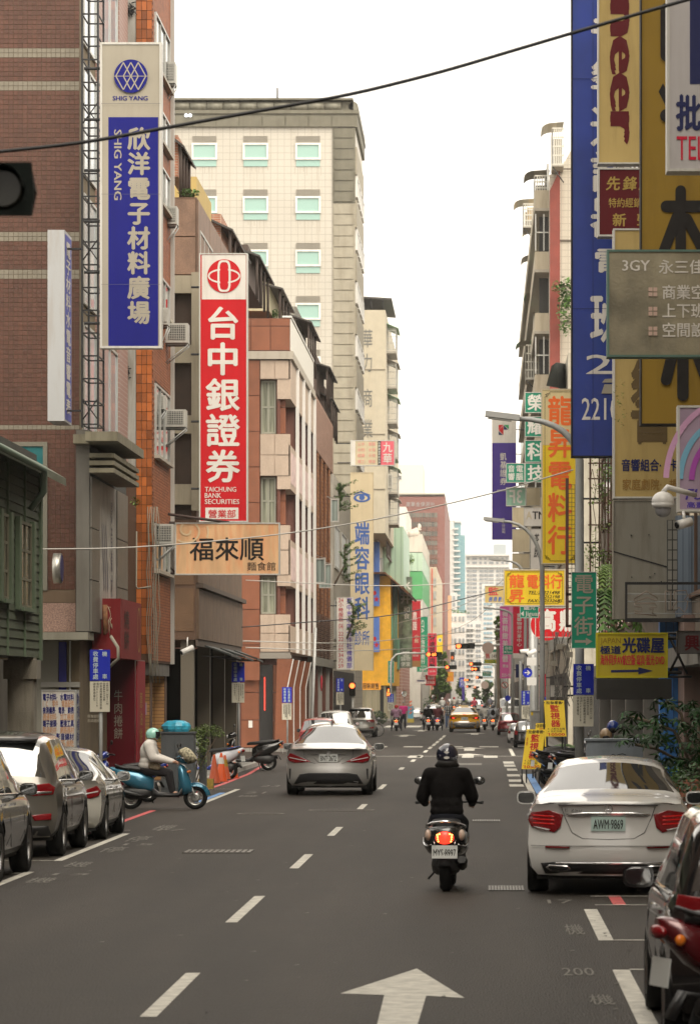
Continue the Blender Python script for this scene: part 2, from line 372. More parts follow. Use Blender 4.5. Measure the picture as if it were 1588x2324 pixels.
# manhole covers and drain grates
gratem = M('cast_iron', (.16,.15,.13), .5, .5, var=.3, vscale=20)
for cx,y,wd,nm in ((496,1934,.98,'r'),(1148,2018,.42,'r'),(1103,1864,.5,'r'),(775,1840,1.25,'c'),(592,1848,.85,'c')):
    Z = ZG(y); x = X(cx,Z); d = .6 if nm=='r' else wd
    t = thing('manhole_cover' if nm=='c' else 'drain_grate', {496:'rectangular iron grate in the asphalt between the lane dashes and the parked cars',1148:'rectangular drain grate beside the rear wheel of the white sedan',1103:'small rectangular grate in the road ahead of the black clad rider',775:'round worn manhole cover under the lane dash behind the silver coupe',592:'oval faint manhole cover on the asphalt beside the turquoise scooter'}[cx], 'drain' if nm=='r' else 'manhole', (x,Z,0))
    b = MB()
    if nm=='r':
        b.box((x-wd/2,Z-.5,.002),(x+wd/2,Z+.5,.006)); b.build('plate', M('grate_pit', (.05,.047,.043), .8), t); b = MB()
        for i in range(12): xx = x-wd/2+wd*(i+.5)/12; b.box((xx-wd/40,Z-.5,.006),(xx+wd/40,Z+.5,.012))
        for q in (-.5,0,.45): b.box((x-wd/2,Z+q,.006),(x+wd/2,Z+q+.05,.013))
        b.build('bars', gratem, t)
    else:
        b.cyl((x,Z,.001),(x,Z,.006),d/2,n=28); b.build('cover', asph, t); b = MB(); b.lathe((x,Z,0),(0,0,1),[(.004,d/2+.03),(.009,d/2+.03),(.009,d/2-.03),(.004,d/2-.03)],28); b.build('rim', wfaint, t)
# ================================================================== LEFT SIDE
# ---- tiled block
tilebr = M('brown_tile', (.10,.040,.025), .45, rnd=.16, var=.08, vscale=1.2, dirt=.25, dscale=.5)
tilewh = M('cream_tile', (.22,.195,.15), .45, rnd=.08, dirt=.25)
grout = M('tile_grout', (.17,.13,.08), .9, var=.15, dirt=.4)
Zt = 76.4; t = block('tiled_building', 'brown tiled block with two pale bands behind the green wooden house', -13, -8.3, Zt, 86.4, .13, 26, grout)
bands = [(110,126),(188,204),(530,546),(613,629),(964,979)]
def zb(py): return Hh(py, Zt)
def inband(b): return any(zb(q)-.01 < b < zb(p)+.01 for p,q in bands)
zlo = zb(1435); P_ = .0973
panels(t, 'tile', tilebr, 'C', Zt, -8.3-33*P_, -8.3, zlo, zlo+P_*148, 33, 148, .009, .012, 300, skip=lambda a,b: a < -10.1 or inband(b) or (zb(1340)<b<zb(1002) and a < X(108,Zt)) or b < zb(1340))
panels(t, 'band_tile', tilewh, 'C', Zt, -8.3-33*P_, -8.3, zlo, zlo+P_*148, 33, 148, .009, .012, 300, skip=lambda a,b: a < -10.1 or not inband(b) or (zb(1340)<b<zb(1002) and a < X(108,Zt)))
window(t,'C',Zt,X(18,Zt),X(108,Zt),zb(1340),zb(1003),M('bronze_frame',(.2,.19,.15),.5,.4),M('teal_glass',(.03,.16,.17),.12,var=.3,vscale=1),1,2,.09,.06)
b = MB(); fb(b,'C',Zt,X(60,Zt),X(172,Zt),zb(1368),zb(1341),0,.03); b.build('ledge', M('brown_ledge',(.13,.085,.05),.6,dirt=.4), t)
gran = M('pink_granite',(.3,.19,.15),.5,var=.3,vscale=30,fleck=.5)
b = MB(); fb(b,'C',Zt,X(60,Zt),X(172,Zt),zb(1434),zb(1369),0,.03); b.build('granite_panel', gran, t)
b = MB(); b.box((-10.5,75.2,Hh(1452,75.2)),(-8.0,Zt-.03,Hh(1435,75.2))); b.build('canopy_beam', M('grey_beam',(.2,.19,.15),.7,dirt=.4), t)
# street face of the tiled block: pale pier, glazing and posters
for y0,y1 in ((79.5,80.6),(84.2,86.2)): b = MB(); fb(b,'E',-8.3,y0,y1,7.6,24,0,.06); b.build('pier', M('pale_brick_pier',(.33,.2,.17),.6,grid=(.22,.11,.01,'YZ'),gcol=(.5,.45,.4)), t)
for i in range(6):
    zz = 7.7+i*2.7
    window(t,'E',-8.3,76.9,79.4,zz,zz+2.3,alum,M('sky_glass',(.45,.52,.58),.08,spec=.8),2,1,.06,.05); window(t,'E',-8.3,80.8,84.0,zz,zz+2.3,alum,MATS['sky_glass'],2,1,.06,.05)
# ---- grey panelled shopfront with canopy
acp = M('grey_panel',(.15,.14,.12),.45,.2,var=.07,dirt=.35,dscale=1.2)
t = thing('grey_shopfront','grey panelled shopfront box with a flat canopy under the tall lattice frame','shopfront',(-8,75.6,3.4))
Zs = 75.6; xs = -8.0
b = MB(); b.box((X(172,Zs),Zs,Hh(1434,Zs)),(xs,83.3,Hh(975,Zs))); b.build('wall', M('panel_joint',(.06,.06,.055),.8), t)
for a,c_ in ((1434,1247),(1247,975)): b = MB(); fb(b,'C',Zs,X(173.5,Zs),xs-.01,Hh(a,Zs)+.01,Hh(c_,Zs)-.01,0,.03); b.build('panel', acp, t)
zlo2, zhi2 = Hh(1434,Zs), Hh(1080,Zs)
for y0,y1 in ((75.6,77.2),(80.9,83.3)):
    for i in range(3): b = MB(); q = (zhi2-zlo2)/3; fb(b,'E',xs,y0+.01,y1-.01,zlo2+q*i+.01,zlo2+q*(i+1)-.01,.0,.04); b.build('panel', acp, t)
poster = M('faded_poster',(.36,.35,.32),.5,var=.25,vscale=2.5,dirt=.4)
b = MB(); fb(b,'E',xs,77.25,80.85,zlo2+.3,zhi2,0,.015); b.build('poster', poster, t)
b = MB(); f = Fr((xs,77.25,zhi2),(0,1,0),(0,0,-1),(1,0,0))
for i,(c0,c1) in enumerate(((.5,.62),(.9,1.0),(1.3,1.42))): b.add([f.pt(c0,.9,.02),f.pt(c1,.85,.02),f.pt(c1+.5,2.2,.02),f.pt(c0+.45,2.3,.02)],[(0,1,2,3)])
TV(b,'影音線材',f,2.4,.3,2.8,2.4,lift=.02); b.build('poster_print', M('poster_ink',(.1,.1,.13),.5), t)
canm = M('canopy_concrete',(.22,.2,.14),.8,var=.12,dirt=.6,dscale=1.5)
b = MB(); b.box((-7.97,74.4,Hh(1000,74.4)),(-7.32,80.2,Hh(979,74.4))); b.box((-8.3,75.2,Hh(1000,74.4)),(-7.97,80.2,Hh(979,74.4))); b.build('canopy', canm, t)
for i,py in enumerate((1028,1045,1062)):
    b = MB(); b.box((-7.95,75.0,Hh(py+10,75)),(-7.45,80.5,Hh(py,75))); b.build('fin', canm, t)
# burnt sign remains hanging on the grey wall
t = thing('burnt_sign_frame','rusty remains of a sign with dangling wires on the grey shopfront','sign frame',(-7.9,78,4))
b = MB(); rg = random.Random(3)
for i in range(9):
    y = 77.4+i*.42; zt = Hh(1375,78); zb_ = Hh(1445,78)+rg.uniform(0,.12); b.cyl((-7.9,y,zt+rg.uniform(-.05,.05)),(-7.88,y+rg.uniform(-.1,.1),zb_),.035,n=6)
b.build('tube', M('rusty_tube',(.2,.09,.04),.8,var=.5,vscale=9), t); b = MB()
for i in range(16):
    y = 77.3+rg.uniform(0,3.8); z = Hh(1378,78); pts = [(-7.82,y,z)]
    for k_ in range(6): pts.append((-7.8+rg.uniform(-.03,.03), y+rg.uniform(-.12,.12), z-.1*(k_+1)))
    b.tube(pts,.009,4)
b.build('wire', M('pale_wire',(.5,.45,.32),.7), t)
# ---- green wooden house
board = M('green_board',(.06,.075,.042),.75,var=.2,vscale=3,dirt=.5,dscale=1.5,bump=.3,bscale=25,stretch=(1,.15,1))
gtrim = M('green_trim',(.1,.14,.085),.6,var=.15,dirt=.4)
XG = -8.3; t = block('wooden_house','old green clapboard house with shuttered windows at the edge of the road', -16, XG-.03, 40, 69.3, 2.95, 6.75, M('house_core',(.05,.05,.04),.9))
zz = 2.95; i = 0
while zz < 6.4:
    b = MB(); b.add([(XG,44,zz),(XG,69.2,zz),(XG,69.2,zz+.155),(XG,44,zz+.155),(XG+.035,44,zz),(XG+.035,69.2,zz),(XG+.012,69.2,zz+.155),(XG+.012,44,zz+.155)],[(4,5,6,7),(0,4,7,3),(5,1,2,6),(0,1,5,4),(3,7,6,2)])
    b.build('board', board, t); zz += .16
b = MB(); b.box((XG-.1,69.2,2.9),(XG+.07,69.42,6.5)); b.build('corner_post', gtrim, t)
b = MB()
for y in (57,60,63,64.5,66.9): b.box((XG+.02,y,2.95),(XG+.06,y+.07,6.4))
b.build('batten', gtrim, t)
for px0,px1,p0,p1 in ((30,68,1380,1185),(-12,16,1360,1165)):
    y0, y1 = ZX(px0,XG), ZX(px1,XG); ym = (y0+y1)/2; z0, z1 = Hh(p0,ym), Hh(p1,ym)
    o = window(t,'E',XG+.03,y0+.35,y1-.35,z0,z1,M('old_wood_frame',(.16,.15,.1),.8,var=.3,dirt=.5),M('old_dark_glass',(.03,.028,.022),.2),2,3,.05,.05,sill=gtrim)
    for q in (y0,y1-.3): b = MB(); b.box((XG+.035,q,z0-.05),(XG+.12,q+.3,z1+.05)); b.build('shutter', gtrim, t)
b = MB(); b.add([(-7.88,44,6.22),(-7.88,70.2,6.22),(-12,70.2,8.6),(-12,44,8.6),(-7.88,44,6.36),(-7.88,70.2,6.36),(-12,70.2,8.8),(-12,44,8.8)],[(0,1,2,3),(4,5,6,7),(0,1,5,4),(1,2,6,5),(0,3,7,4)])
b.build('roof', M('roof_edge_tin',(.13,.14,.1),.6,.2,dirt=.5), t)
b = MB(); b.tube([(-7.8,44,6.3),(-7.8,66,6.28),(-7.86,66.4,5.9),(-8.1,66.5,5.6)],.06,8); b.build('gutter', M('green_gutter',(.16,.22,.17),.5), t)
colm = M('old_concrete',(.22,.2,.16),.9,var=.2,dirt=.6,dscale=1.4,bump=.3)
for y in (56.0,62.3,68.3):
    t = thing('concrete_pillar',{56.0:'stained concrete pillar nearest the picture edge under the green wooden house',62.3:'stained concrete pillar with a capital below the shuttered window of the green house',68.3:'cracked concrete pillar under the corner of the green wooden house'}[y],'pillar',(-8.4,y,.13),'pillars under the wooden house')
    b = MB(); b.box((-8.75,y,.13),(-8.27,y+.5,2.95)); b.build('shaft', colm, t); b = MB(); b.box((-8.82,y-.06,2.55),(-8.2,y+.56,2.9)); b.build('capital', colm, t)
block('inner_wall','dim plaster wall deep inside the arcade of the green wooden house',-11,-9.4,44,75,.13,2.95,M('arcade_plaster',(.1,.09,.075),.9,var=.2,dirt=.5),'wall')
# coil of cable and bracket
t = thing('cable_coil','tangled black cables hanging on a pillar of the green house','cables',(-8.15,57,3))
b = MB(); rg = random.Random(9)
for i in range(9):
    cy_ = 58.5+rg.uniform(-.6,.6); cz = 2.75+rg.uniform(-.12,.12); r_ = rg.uniform(.12,.3)
    b.tube([(-8.12+rg.uniform(-.03,.05),cy_+math.cos(a*.5)*r_*2.5,cz+math.sin(a*.5)*r_) for a in range(13)],.014,5)
b.build('cable', blackm, t)
# ---- orange brick building
orng = M('orange_glazed_tile',(.36,.105,.025),.28,rnd=.4,var=.2,vscale=1.5,spec=.6)
orbr = M('orange_brick',(.30,.095,.034),.6,rnd=.18,var=.12,dirt=.3)
Zo = 86.5; XO = -7.7
t = block('orange_brick_building','tall orange brick building with glazed end tiles and air conditioners', -12.5, XO, Zo, 91.6, 3.0, 22.5, M('dark_mortar',(.1,.055,.035),.9))
px0 = X(309,Zo)
panels(t,'glazed_tile',orng,'C',Zo,px0,XO,3.2,22.4,3,88,.012,.015,300)
b = MB(); fb(b,'C',Zo,X(262,Zo),px0-.01,Hh(1090,Zo),22.4,0,.03); b.build('plaster_pier', M('white_plaster',(.36,.35,.32),.8,var=.1,dirt=.7,dscale=1.1,dcol=(.12,.09,.06)), t)
wz = [(60,180),(255,330),(380,470),(632,712),(885,1045),(1196,1300)]
owin = [(Hh(b_,89),Hh(a_,89)) for a_,b_ in wz]
panels(t,'brick',orbr,'E',XO,Zo,91.6,3.05,22.4,20,284,.012,.012,300,skip=lambda a,b: any(z0-.08<b<z1+.05 and 86.95<a<90.95 for z0,z1 in owin),stag=True)
for z0,z1 in owin: window(t,'E',XO,87.0,90.9,z0,z1,alum,glassd,3,1,.05,.06,sill=M('concrete_sill',(.4,.37,.31),.8,dirt=.4))
b = MB(); b.box((XO+.01,91.45,3.0),(XO+.1,91.62,22.4)); b.build('drainpipe', M('grey_pipe',(.4,.39,.36),.5), t)
b = MB(); b.box((-8.6,86.6,2.7),(XO-.02,91.5,2.99)); b.build('beam', dconc, t)
for i,y in enumerate((86.9,90.9)):
    q = thing('brick_column',('yellow brown brick column beside the red noodle shop panel','brick column at the dark arcade corner behind the turquoise helmet')[i],'column',(-8,y,.13))
    b = MB(); b.box((-8.3,y,.13),(-7.78,y+.55,2.7)); b.build('core', MATS['dark_mortar'], q)
    panels(q,'brick',M('ochre_brick',(.36,.19,.07),.8,rnd=.2),'C',y,-8.29,-7.79,.15,2.7,2,30,.012,.012,300)
t = thing('wire_stain','black burnt patch of cut cable stubs on the white plaster pier','cables',(-8.2,86.3,10))
b = MB(); rg = random.Random(4)
for (cx,cy) in ((283,835),(285,852),(290,10),(296,22)):
    for i in range(14):
        p = Vector((X(cx+rg.uniform(-9,9),86.4),86.44,Hh(cy+rg.uniform(-6,6),86.4))); b.tube([p,p+Vector((rg.uniform(-.1,.1),-.05,rg.uniform(-.12,.02)))],.014,4)
b.tube([(X(282,86.4),86.42,Hh(860,86)),(X(276,86.4),86.4,Hh(930,86)),(X(281,86.4),86.42,Hh(990,86)),(X(284,86.4),86.42,Hh(1080,86))],.012,4)
b.build('wire', blackm, t)
# ---- brown concrete building
brn = M('brown_render',(.12,.068,.042),.75,var=.15,bump=.5,bscale=30,dirt=.3); bge = M('beige_frame',(.27,.235,.17),.7,var=.08,dirt=.45,dscale=1)
XB = -7.7; Zb = 100.
t = block('brown_building','brown concrete building with a pale grid frame behind the red bank sign', -14, XB, Zb, 117.8, 6.5, Hh(447,Zb), brn)
def zB(py): return Hh(py,Zb)
for a,c_ in ((667,627),(825,784),(985,944),(1146,1100)): b = MB(); fb(b,'C',Zb,X(384,Zb),X(436,Zb),zB(a),zB(c_),0,.28); b.build('floor_band', bge, t)
b = MB(); fb(b,'C',Zb,X(436,Zb)+.003,X(453,Zb),zB(1160),zB(620),0,.3); fb(b,'C',Zb,X(384,Zb)-.1,X(388,Zb),zB(1160),zB(620),0,.32); b.build('pilaster', bge, t)
for a,c_ in ((784,667),(944,825),(1100,985),(1180,1146)):
    o = MB(); fb(o,'C',Zb,X(389,Zb),X(434,Zb),zB(a)+.02,zB(c_)-.02,0,.02); o = o.build('recess', M('recess_brown',(.05,.03,.02),.7,var=.2), t)
for i in range(4): b = MB(); q = (1.0)*i; fb(b,'E',XB,Zb+.2+i*4.4,Zb+4.5+i*4.4,zB(620),zB(450),0,.03); b.build('panel', M('brown_granite',(.2,.12,.08),.6,var=.2,fleck=.4,dirt=.3), t)
b = MB(); fb(b,'C',Zb,X(392,Zb),X(443,Zb),zB(535),zB(452),0,.03); b.build('panel', MATS['brown_granite'], t); b = MB(); fb(b,'C',Zb,X(392,Zb),X(443,Zb),zB(622),zB(538),0,.03); b.build('panel', MATS['brown_granite'], t)
for i in range(4):
    for j in range(3): window(t,'E',XB,Zb+.8+j*5.6,Zb+5.4+j*5.6,7.0+i*2.1,8.6+i*2.1,alum,glassd,3,1,.06,.05)
# lower oversailing storey
b = MB(); b.box((-14,Zb-.6,3.72),(XB+.02,117.8,6.48)); b.build('lower_storey', brn, t)
zc0, zc1 = Hh(1450,Zb-.6), Hh(1322,Zb-.6)
for i in range(11): y0 = Zb-.5+i*1.66; b = MB(); fb(b,'E',XB+.02,y0+.015,y0+1.64,zc0+.0,5.1,0,.08); b.build('cladding_panel', M('umber_panel',(.15,.095,.06),.7,var=.2,dirt=.5,dscale=1.4), t)
b = MB(); fb(b,'E',XB+.02,Zb-.5,117.7,5.12,5.24,0,.2); fb(b,'E',XB+.02,Zb-.6,117.7,3.55,3.72,0,.05); b.build('string_course', M('umber_ledge',(.09,.065,.05),.7), t)
for i in range(11): y0 = Zb-.5+i*1.66; b = MB(); fb(b,'E',XB+.02,y0+.015,y0+1.64,5.26,6.4,0,.05); b.build('cladding_panel', MATS['umber_panel'], t)
b = MB(); fb(b,'C',Zb-.6,X(388,Zb),XB-.03,3.95,5.1,0,.02); fb(b,'C',Zb-.6,X(388,Zb),XB-.03,5.2,6.45,0,.02); b.build('front_panel', M('umber_render',(.15,.085,.045),.75,bump=.5,bscale=40,var=.15), t)
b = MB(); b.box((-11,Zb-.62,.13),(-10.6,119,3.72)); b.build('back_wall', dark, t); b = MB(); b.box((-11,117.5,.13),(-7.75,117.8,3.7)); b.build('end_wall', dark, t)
for i,y in enumerate((Zb-.4,105.5,111.5,117.0)):
    b = MB(); b.box((-8.1,y,.13),(-7.75,y+.35,3.72)); b.build('column', M('dim_column',(.14,.12,.09),.7), t)
awn = M('dark_awning',(.03,.035,.032),.6)
for i,(a,c_) in enumerate(((102,106),(108,112),(114,117))):
    q = thing('shop_awning',('sagging dark awning nearest the security camera','sagging dark awning in the middle of the brown arcade','torn dark awning at the far end of the brown arcade')[i],'awning',(-7.5,a,3.5),'awnings over the brown arcade')
    b = MB(); b.add([(-7.66,a,3.62),(-7.66,c_,3.62),(-6.9,c_,3.3),(-6.9,a,3.36),(-7.66,a,3.58),(-7.66,c_,3.58),(-6.9,c_,3.24),(-6.9,a,3.3)],[(0,1,2,3),(7,6,5,4),(3,2,6,7),(0,3,7,4),(1,5,6,2)]); b.build('canvas', awn, q)
    for e in (a+.1,c_-.1): b = MB(); b.tube([(-7.7,e,3.3),(-6.92,e,3.29)],.015,5); b.build('arm', blackm, q)
# ---- pink granite building at the corner
XP = -7.45; Zp = XP*F/(658-CX)
redg = M('red_granite',(.215,.075,.036),.45,rnd=.07,var=.1,fleck=.3,dirt=.2); pinkg = M('pale_pink_granite',(.43,.335,.26),.6,rnd=.05,var=.06,fleck=.25,dirt=.25); redd = M('deep_red_granite',(.12,.042,.028),.5,rnd=.08,var=.1,fleck=.3)
whitem = M('white_stone_trim',(.7,.69,.66),.4,dirt=.2)
def zp(py): return Hh(py,Zp)
t = block('granite_building','red and pink granite building with bay windows at the side street corner', -19, XP-.5, Zp+.35, 163.4, 3.4, zp(800), redd)
b = MB(); b.box((-19,Zp+.0,zp(800)+.01),(XP,163.4,zp(722))); b.build('parapet_core', redd, t)
b = MB(); b.box((-19,Zp-.12,zp(815)),(XP+.12,163.5,zp(797))); b.build('cornice', M('cornice_grey',(.38,.34,.28),.6,dirt=.4), t)
def prow(m, x0, x1, y0, y1, n, rows=1, name='granite_panel', d=0.): panels(t,name,m,'C',Zp+d,X(x0,Zp),X(x1,Zp),zp(y1),zp(y0),n,rows,.03,.03)
prow(redg,480,658,722,740,4); prow(redg,480,658,740,795,4)
prow(redg,548,590,817,1545,1,9,'column_panel')
for a,c_,r_ in ((817,860,1),(985,1080,2),(1192,1305,2),(1395,1480,2)):
    b = MB(); b.box((X(590,Zp),Zp+.02,zp(c_)),(XP,Zp+.34,zp(a))); b.build('bay', pinkg, t)
    panels(t,'pink_panel',pinkg,'C',Zp+.02,X(590,Zp),X(656,Zp),zp(c_),zp(a),2,r_,.03,.03)
for a,c_ in ((862,983),(1082,1190),(1307,1393)):
    window(t,'C',Zp+.35,X(591,Zp),X(625,Zp),zp(c_),zp(a),M('grey_green_frame',(.3,.3,.24),.5),M('curtained_glass',(.25,.26,.2),.12,var=.6,vscale=3,stretch=(4,1,.2)),2,2,.07,.06)
    panels(t,'red_panel',redg,'C',Zp+.35,X(626,Zp),X(648,Zp),zp(c_),zp(a),1,2,.03,.03)
b = MB(); b.box((X(548,Zp),Zp+.0,zp(1486)),(XP,Zp+.34,zp(1481))); b.box((X(556,Zp),Zp-.02,zp(1495)),(XP+.05,Zp+.3,zp(1486))); b.build('lintel', M('soffit_grey',(.22,.2,.17),.7), t)
# street side: stone fins, pale spandrels, deep red window bays
ys = [ZX(p,XP) for p in (658,672,686,699,711)]
for i in range(4):
    b = MB(); b.box((XP-.5,ys[i+1]-.3,zp(1480)),(XP+.12,ys[i+1]-.05,zp(815))); b.build('fin', M('maroon_fin',(.2,.09,.07),.4), t)
    b = MB(); b.box((XP+.0,ys[i+1]-.45,zp(1480)),(XP+.14,ys[i+1]-.3,zp(815))); b.build('fin_edge', whitem, t)
    for a,c_ in ((817,905),(1010,1110),(1225,1330),(1420,1480)):
        b = MB(); b.box((XP-.5,ys[i]+.02,zp(c_)),(XP+.02,ys[i+1]-.46,zp(a))); b.build('spandrel', pinkg, t)
        if c_ in (1330,1110): b = MB(); fb(b,'E',XP+.02,ys[i]+.3,ys[i+1]-.7,zp(c_)+.25,zp(a)-.25,0,.01); b.build('poster', M('faded_poster_pink',(.6,.45,.42),.6,var=.3,vscale=3), t)
    for a,c_ in ((905,1010),(1110,1225),(1330,1420)): window(t,'E',XP-.49,ys[i]+.1,ys[i+1]-.5,zp(c_),zp(a),redd,glassd,2,1,.2,.1)
    b = MB(); q = ys[i]; b.add([(XP-.5,q-.1,3.6),(XP+.1,q-.1,3.6),(XP-.12,q-.1,2.5),(XP-.12,q-.1,.13),(XP-.6,q-.1,.13),(XP-.5,q+.15,3.6),(XP+.1,q+.15,3.6),(XP-.12,q+.15,2.5),(XP-.12,q+.15,.13),(XP-.6,q+.15,.13)],[(0,1,2,3,4),(9,8,7,6,5),(1,6,7,2),(2,7,8,3),(0,5,6,1)]); b.build('raking_column', redg, t)
    b = MB(); b.add([(XP+.11,q-.1,3.6),(XP-.11,q-.1,2.5),(XP-.11,q-.1,.13),(XP-.07,q-.1,.13),(XP-.07,q-.1,2.5),(XP+.15,q-.1,3.6)],[(0,1,4,5),(1,2,3,4)]); b.build('column_edge', whitem, t)
b = MB(); fb(b,'E',XP,Zp,163.4,zp(720)-.0,zp(716)+.0,-.3,.06); b.build('coping', whitem, t)
panels(t,'parapet_panel',M('white_parapet',(.66,.64,.58),.5,dirt=.15),'E',XP,Zp+.05,163.3,zp(795),zp(722),8,1,.03,.03)
# ground level
b = MB(); b.box((-19,Zp+.3,.13),(-8.9,163,3.4)); b.build('ground_floor', redd, t)
for x0,x1,m_ in ((546,588,redg),(618,638,redg)):
    panels(t,'wall_panel',m_,'C',Zp+.28,X(x0,Zp),X(x1,Zp),.15,3.38,1,3,.03,.03)
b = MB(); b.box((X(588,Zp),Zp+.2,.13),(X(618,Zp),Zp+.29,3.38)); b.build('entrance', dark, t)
b = MB(); b.box((X(600,Zp)-.02,Zp+.17,1.6),(X(600,Zp)+.02,Zp+.195,2.9)); b.build('red_lamp_strip', M('red_lamp',(.4,.02,.02),emit=(1,.06,.03),es=.8), t)
# ---- brown tile building next to it
bt = M('rust_tile',(.27,.105,.035),.5,rnd=.3,var=.2,vscale=1,dirt=.3); bt2 = M('tan_tile',(.33,.2,.15),.6,rnd=.12,dirt=.2)
y0, y1 = 163.7, 185.; t = block('rust_tile_building','narrow rust tiled building with slim piers beyond the pink granite one', -19, XP-.25, y0, y1, .13, Hh(885,163.4), M('rust_mortar',(.1,.04,.02),.9))
z1 = Hh(885,163.4); z0 = Hh(1010,163.4)
panels(t,'parapet_tile',bt2,'E',XP,y0,y1,z0,z1-.05,40,18,.03,.02)
b = MB(); b.box((XP-.25,y0,z0),(XP-.001,y1,z1)); b.build('parapet', bt2, t)
for i in range(5):
    ya = y0 + i*(y1-y0)/5; b = MB(); b.box((XP-.249,ya,3.9),(XP-.02,ya+1.6,z0-.01)); b.build('pier', MATS['rust_mortar'], t)
    panels(t,'pier_tile',bt,'E',XP-.02,ya,ya+1.6,3.9,z0,4,50,.04,.02,60)
    b = MB(); b.box((XP-.249,ya+1.7,3.9),(XP-.235,ya+4.1,z0-.01)); b.build('recess', bt, t)
b = MB(); b.box((XP-.25,y0,3.5),(XP+.15,y1,3.88)); b.build('canopy', M('weathered_canopy',(.2,.19,.16),.8,dirt=.5), t)
b = MB(); 
for i in range(22): fb(b,'E',XP+.02,y0+.5,y1-.5,3.95+i*.09,3.99+i*.09,0,.04)
o = b.build('louvre_screen', M('brown_louvre',(.16,.09,.06),.6), t)
for i in range(6): b = MB(); b.box((XP-.2,y0+.3+i*4.2,.13),(XP+.0,y0+.6+i*4.2,3.5)); b.build('column', redd if i%2 else M('light_column',(.35,.33,.3),.6), t)
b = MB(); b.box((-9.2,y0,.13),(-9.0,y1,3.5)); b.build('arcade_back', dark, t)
# tilting vent windows
for i,(a,c_,p,q,Z) in enumerate(((750,769,1132,1185,178),(746,767,1180,1232,178),(711,739,1267,1324,166),(722,753,1280,1335,170))):
    if i==1: continue
    o = thing('hung_window',{0:'open top hung window highest on the rust tiled wall',2:'open top hung window with a pale curtain low on the rust tiled wall',3:'second open window behind the one with the pale curtain'}[i],'window',(X(a,Z),Z,Hh(q,Z)),'open windows on the rust tiled wall')
    b = MB(); x0,x1 = X(a,Z),X(c_,Z)
    window(o,'C',Z,x0,x1,Hh(q,Z),Hh(p,Z),alum,M('curtain_glass',(.22,.27,.25),.15,var=.6,vscale=2,stretch=(5,1,.1)),1,1,.06,.08,name='frame')
    b.tube([(x1,Z,Hh(p,Z)),(XP-.1,Z+2,Hh(p,Z)+.2)],.02,5); b.tube([(x0,Z,Hh(p,Z)),(XP-.1,Z+1,Hh(p,Z)+.2)],.02,5); b.build('stay', alum, o)
# ---- pale low block with plants
t = block('pale_low_building','pale rendered low building between the rust tiles and the white tower', -18, XP, 185.3, 216, .13, Hh(1110,200), M('pale_render',(.45,.42,.36),.8,var=.1,dirt=.5)); 
b = MB(); b.box((-18,185.3,Hh(1110,200)+.001),(XP-.8,200,Hh(1035,186))); b.build('upper_wall', MATS['pale_render'], t)
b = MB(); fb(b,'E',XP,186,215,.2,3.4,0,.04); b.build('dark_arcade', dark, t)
for i in range(3): window(t,'E',XP,187+i*9,193+i*9,5,7,alum,glassd,3,1,.1,.06); window(t,'E',XP,187+i*9,193+i*9,8.6,10.8,alum,glassd,3,1,.1,.06)
b = MB(); b.box((-9.6,187,Hh(1035,186)),(-8.3,199,Hh(1000,186))); b.build('roof_lean_to', M('rusty_tin',(.12,.06,.035),.8,var=.3), t)
b = MB(); b.tube([(-8.2,187,Hh(1003,186)),(-7.9,187,Hh(1003,186)),(-7.8,188,Hh(1100,186))],.05,6); b.build('drainpipe', white, t)
# ---- white tiled tower
Zw = 217.3; XW = X(805,Zw)
wt = M('white_mosaic',(.50,.47,.41),.5,var=.05,vscale=.3,dirt=.22,dscale=.25,grid=(.40,.40,.03,'XZ'),gcol=(.36,.33,.28),dcol=(.36,.30,.21)); gst = M('grey_tower_stone',(.33,.3,.235),.75,var=.1,dirt=.4,dscale=.5); gstd = M('dark_tower_stone',(.15,.14,.105),.75,var=.12,dirt=.4,dscale=.5)
def zw(py): return Hh(py,Zw)
t = block('white_tower','tall white mosaic tiled tower with teal windows and a dark rolled cornice', -26, XW, Zw, 231, .13, zw(360), wt)
b = MB(); b.box((-26,Zw-.15,zw(288)),(XW+.15,231,zw(258))); b.build('frieze', gstd, t)
panels(t,'frieze_panel',gstd,'C',Zw-.15,X(333,Zw),X(805,Zw),zw(289),zw(262),9,1,.08,.05)
b = MB(); b.box((-26,Zw,zw(360)-.0),(XW,231,zw(288)-.001)); b.build('upper_wall', wt, t)
b = MB(); b.box((-26,Zw-.25,zw(258)+.001),(XW+.2,231.1,zw(250))); b.box((-26,Zw-.1,zw(226)),(XW-.1,231,zw(222))); b.build('cornice_fillet', gstd, t)
b = MB(); cyc = (zw(228)+zw(250))/2; rr = (zw(228)-zw(250))/2
for i in range(12): xa = X(353+i*38.2,Zw)-.0; b.cyl((X(353+i*38.2-38.2,Zw)+.03,Zw+.3,cyc),(X(353+i*38.2,Zw),Zw+.3,cyc),rr,n=20)
b.cyl((XW-.1,Zw+.3,cyc),(XW-.1,231,cyc),rr,n=20); b.build('rolled_cornice', M('zinc_cornice',(.2,.19,.15),.5,.3,dirt=.5,dscale=.6), t)
b = MB(); b.box((-26,Zw+.3,cyc-rr),(XW-.1,231,cyc+rr)); b.build('cornice_core', gstd, t)
b = MB(); fb(b,'C',Zw,X(755,Zw),XW+.03,zw(460),zw(290),0,.1); b.build('quoin_core_dark', gstd, t)
panels(t,'quoin',gstd,'C',Zw-.1,X(757,Zw),X(803,Zw),zw(459),zw(290),1,7,.1,.05); 
b = MB(); fb(b,'C',Zw,X(755,Zw),XW+.02,zw(1500),zw(461),0,.07); b.build('quoin_core', gst, t)
panels(t,'quoin',gst,'C',Zw-.07,X(756,Zw),X(803,Zw),zw(1300),zw(462),1,34,.08,.05)
louv = M('louvre_grey',(.36,.33,.28),.6)
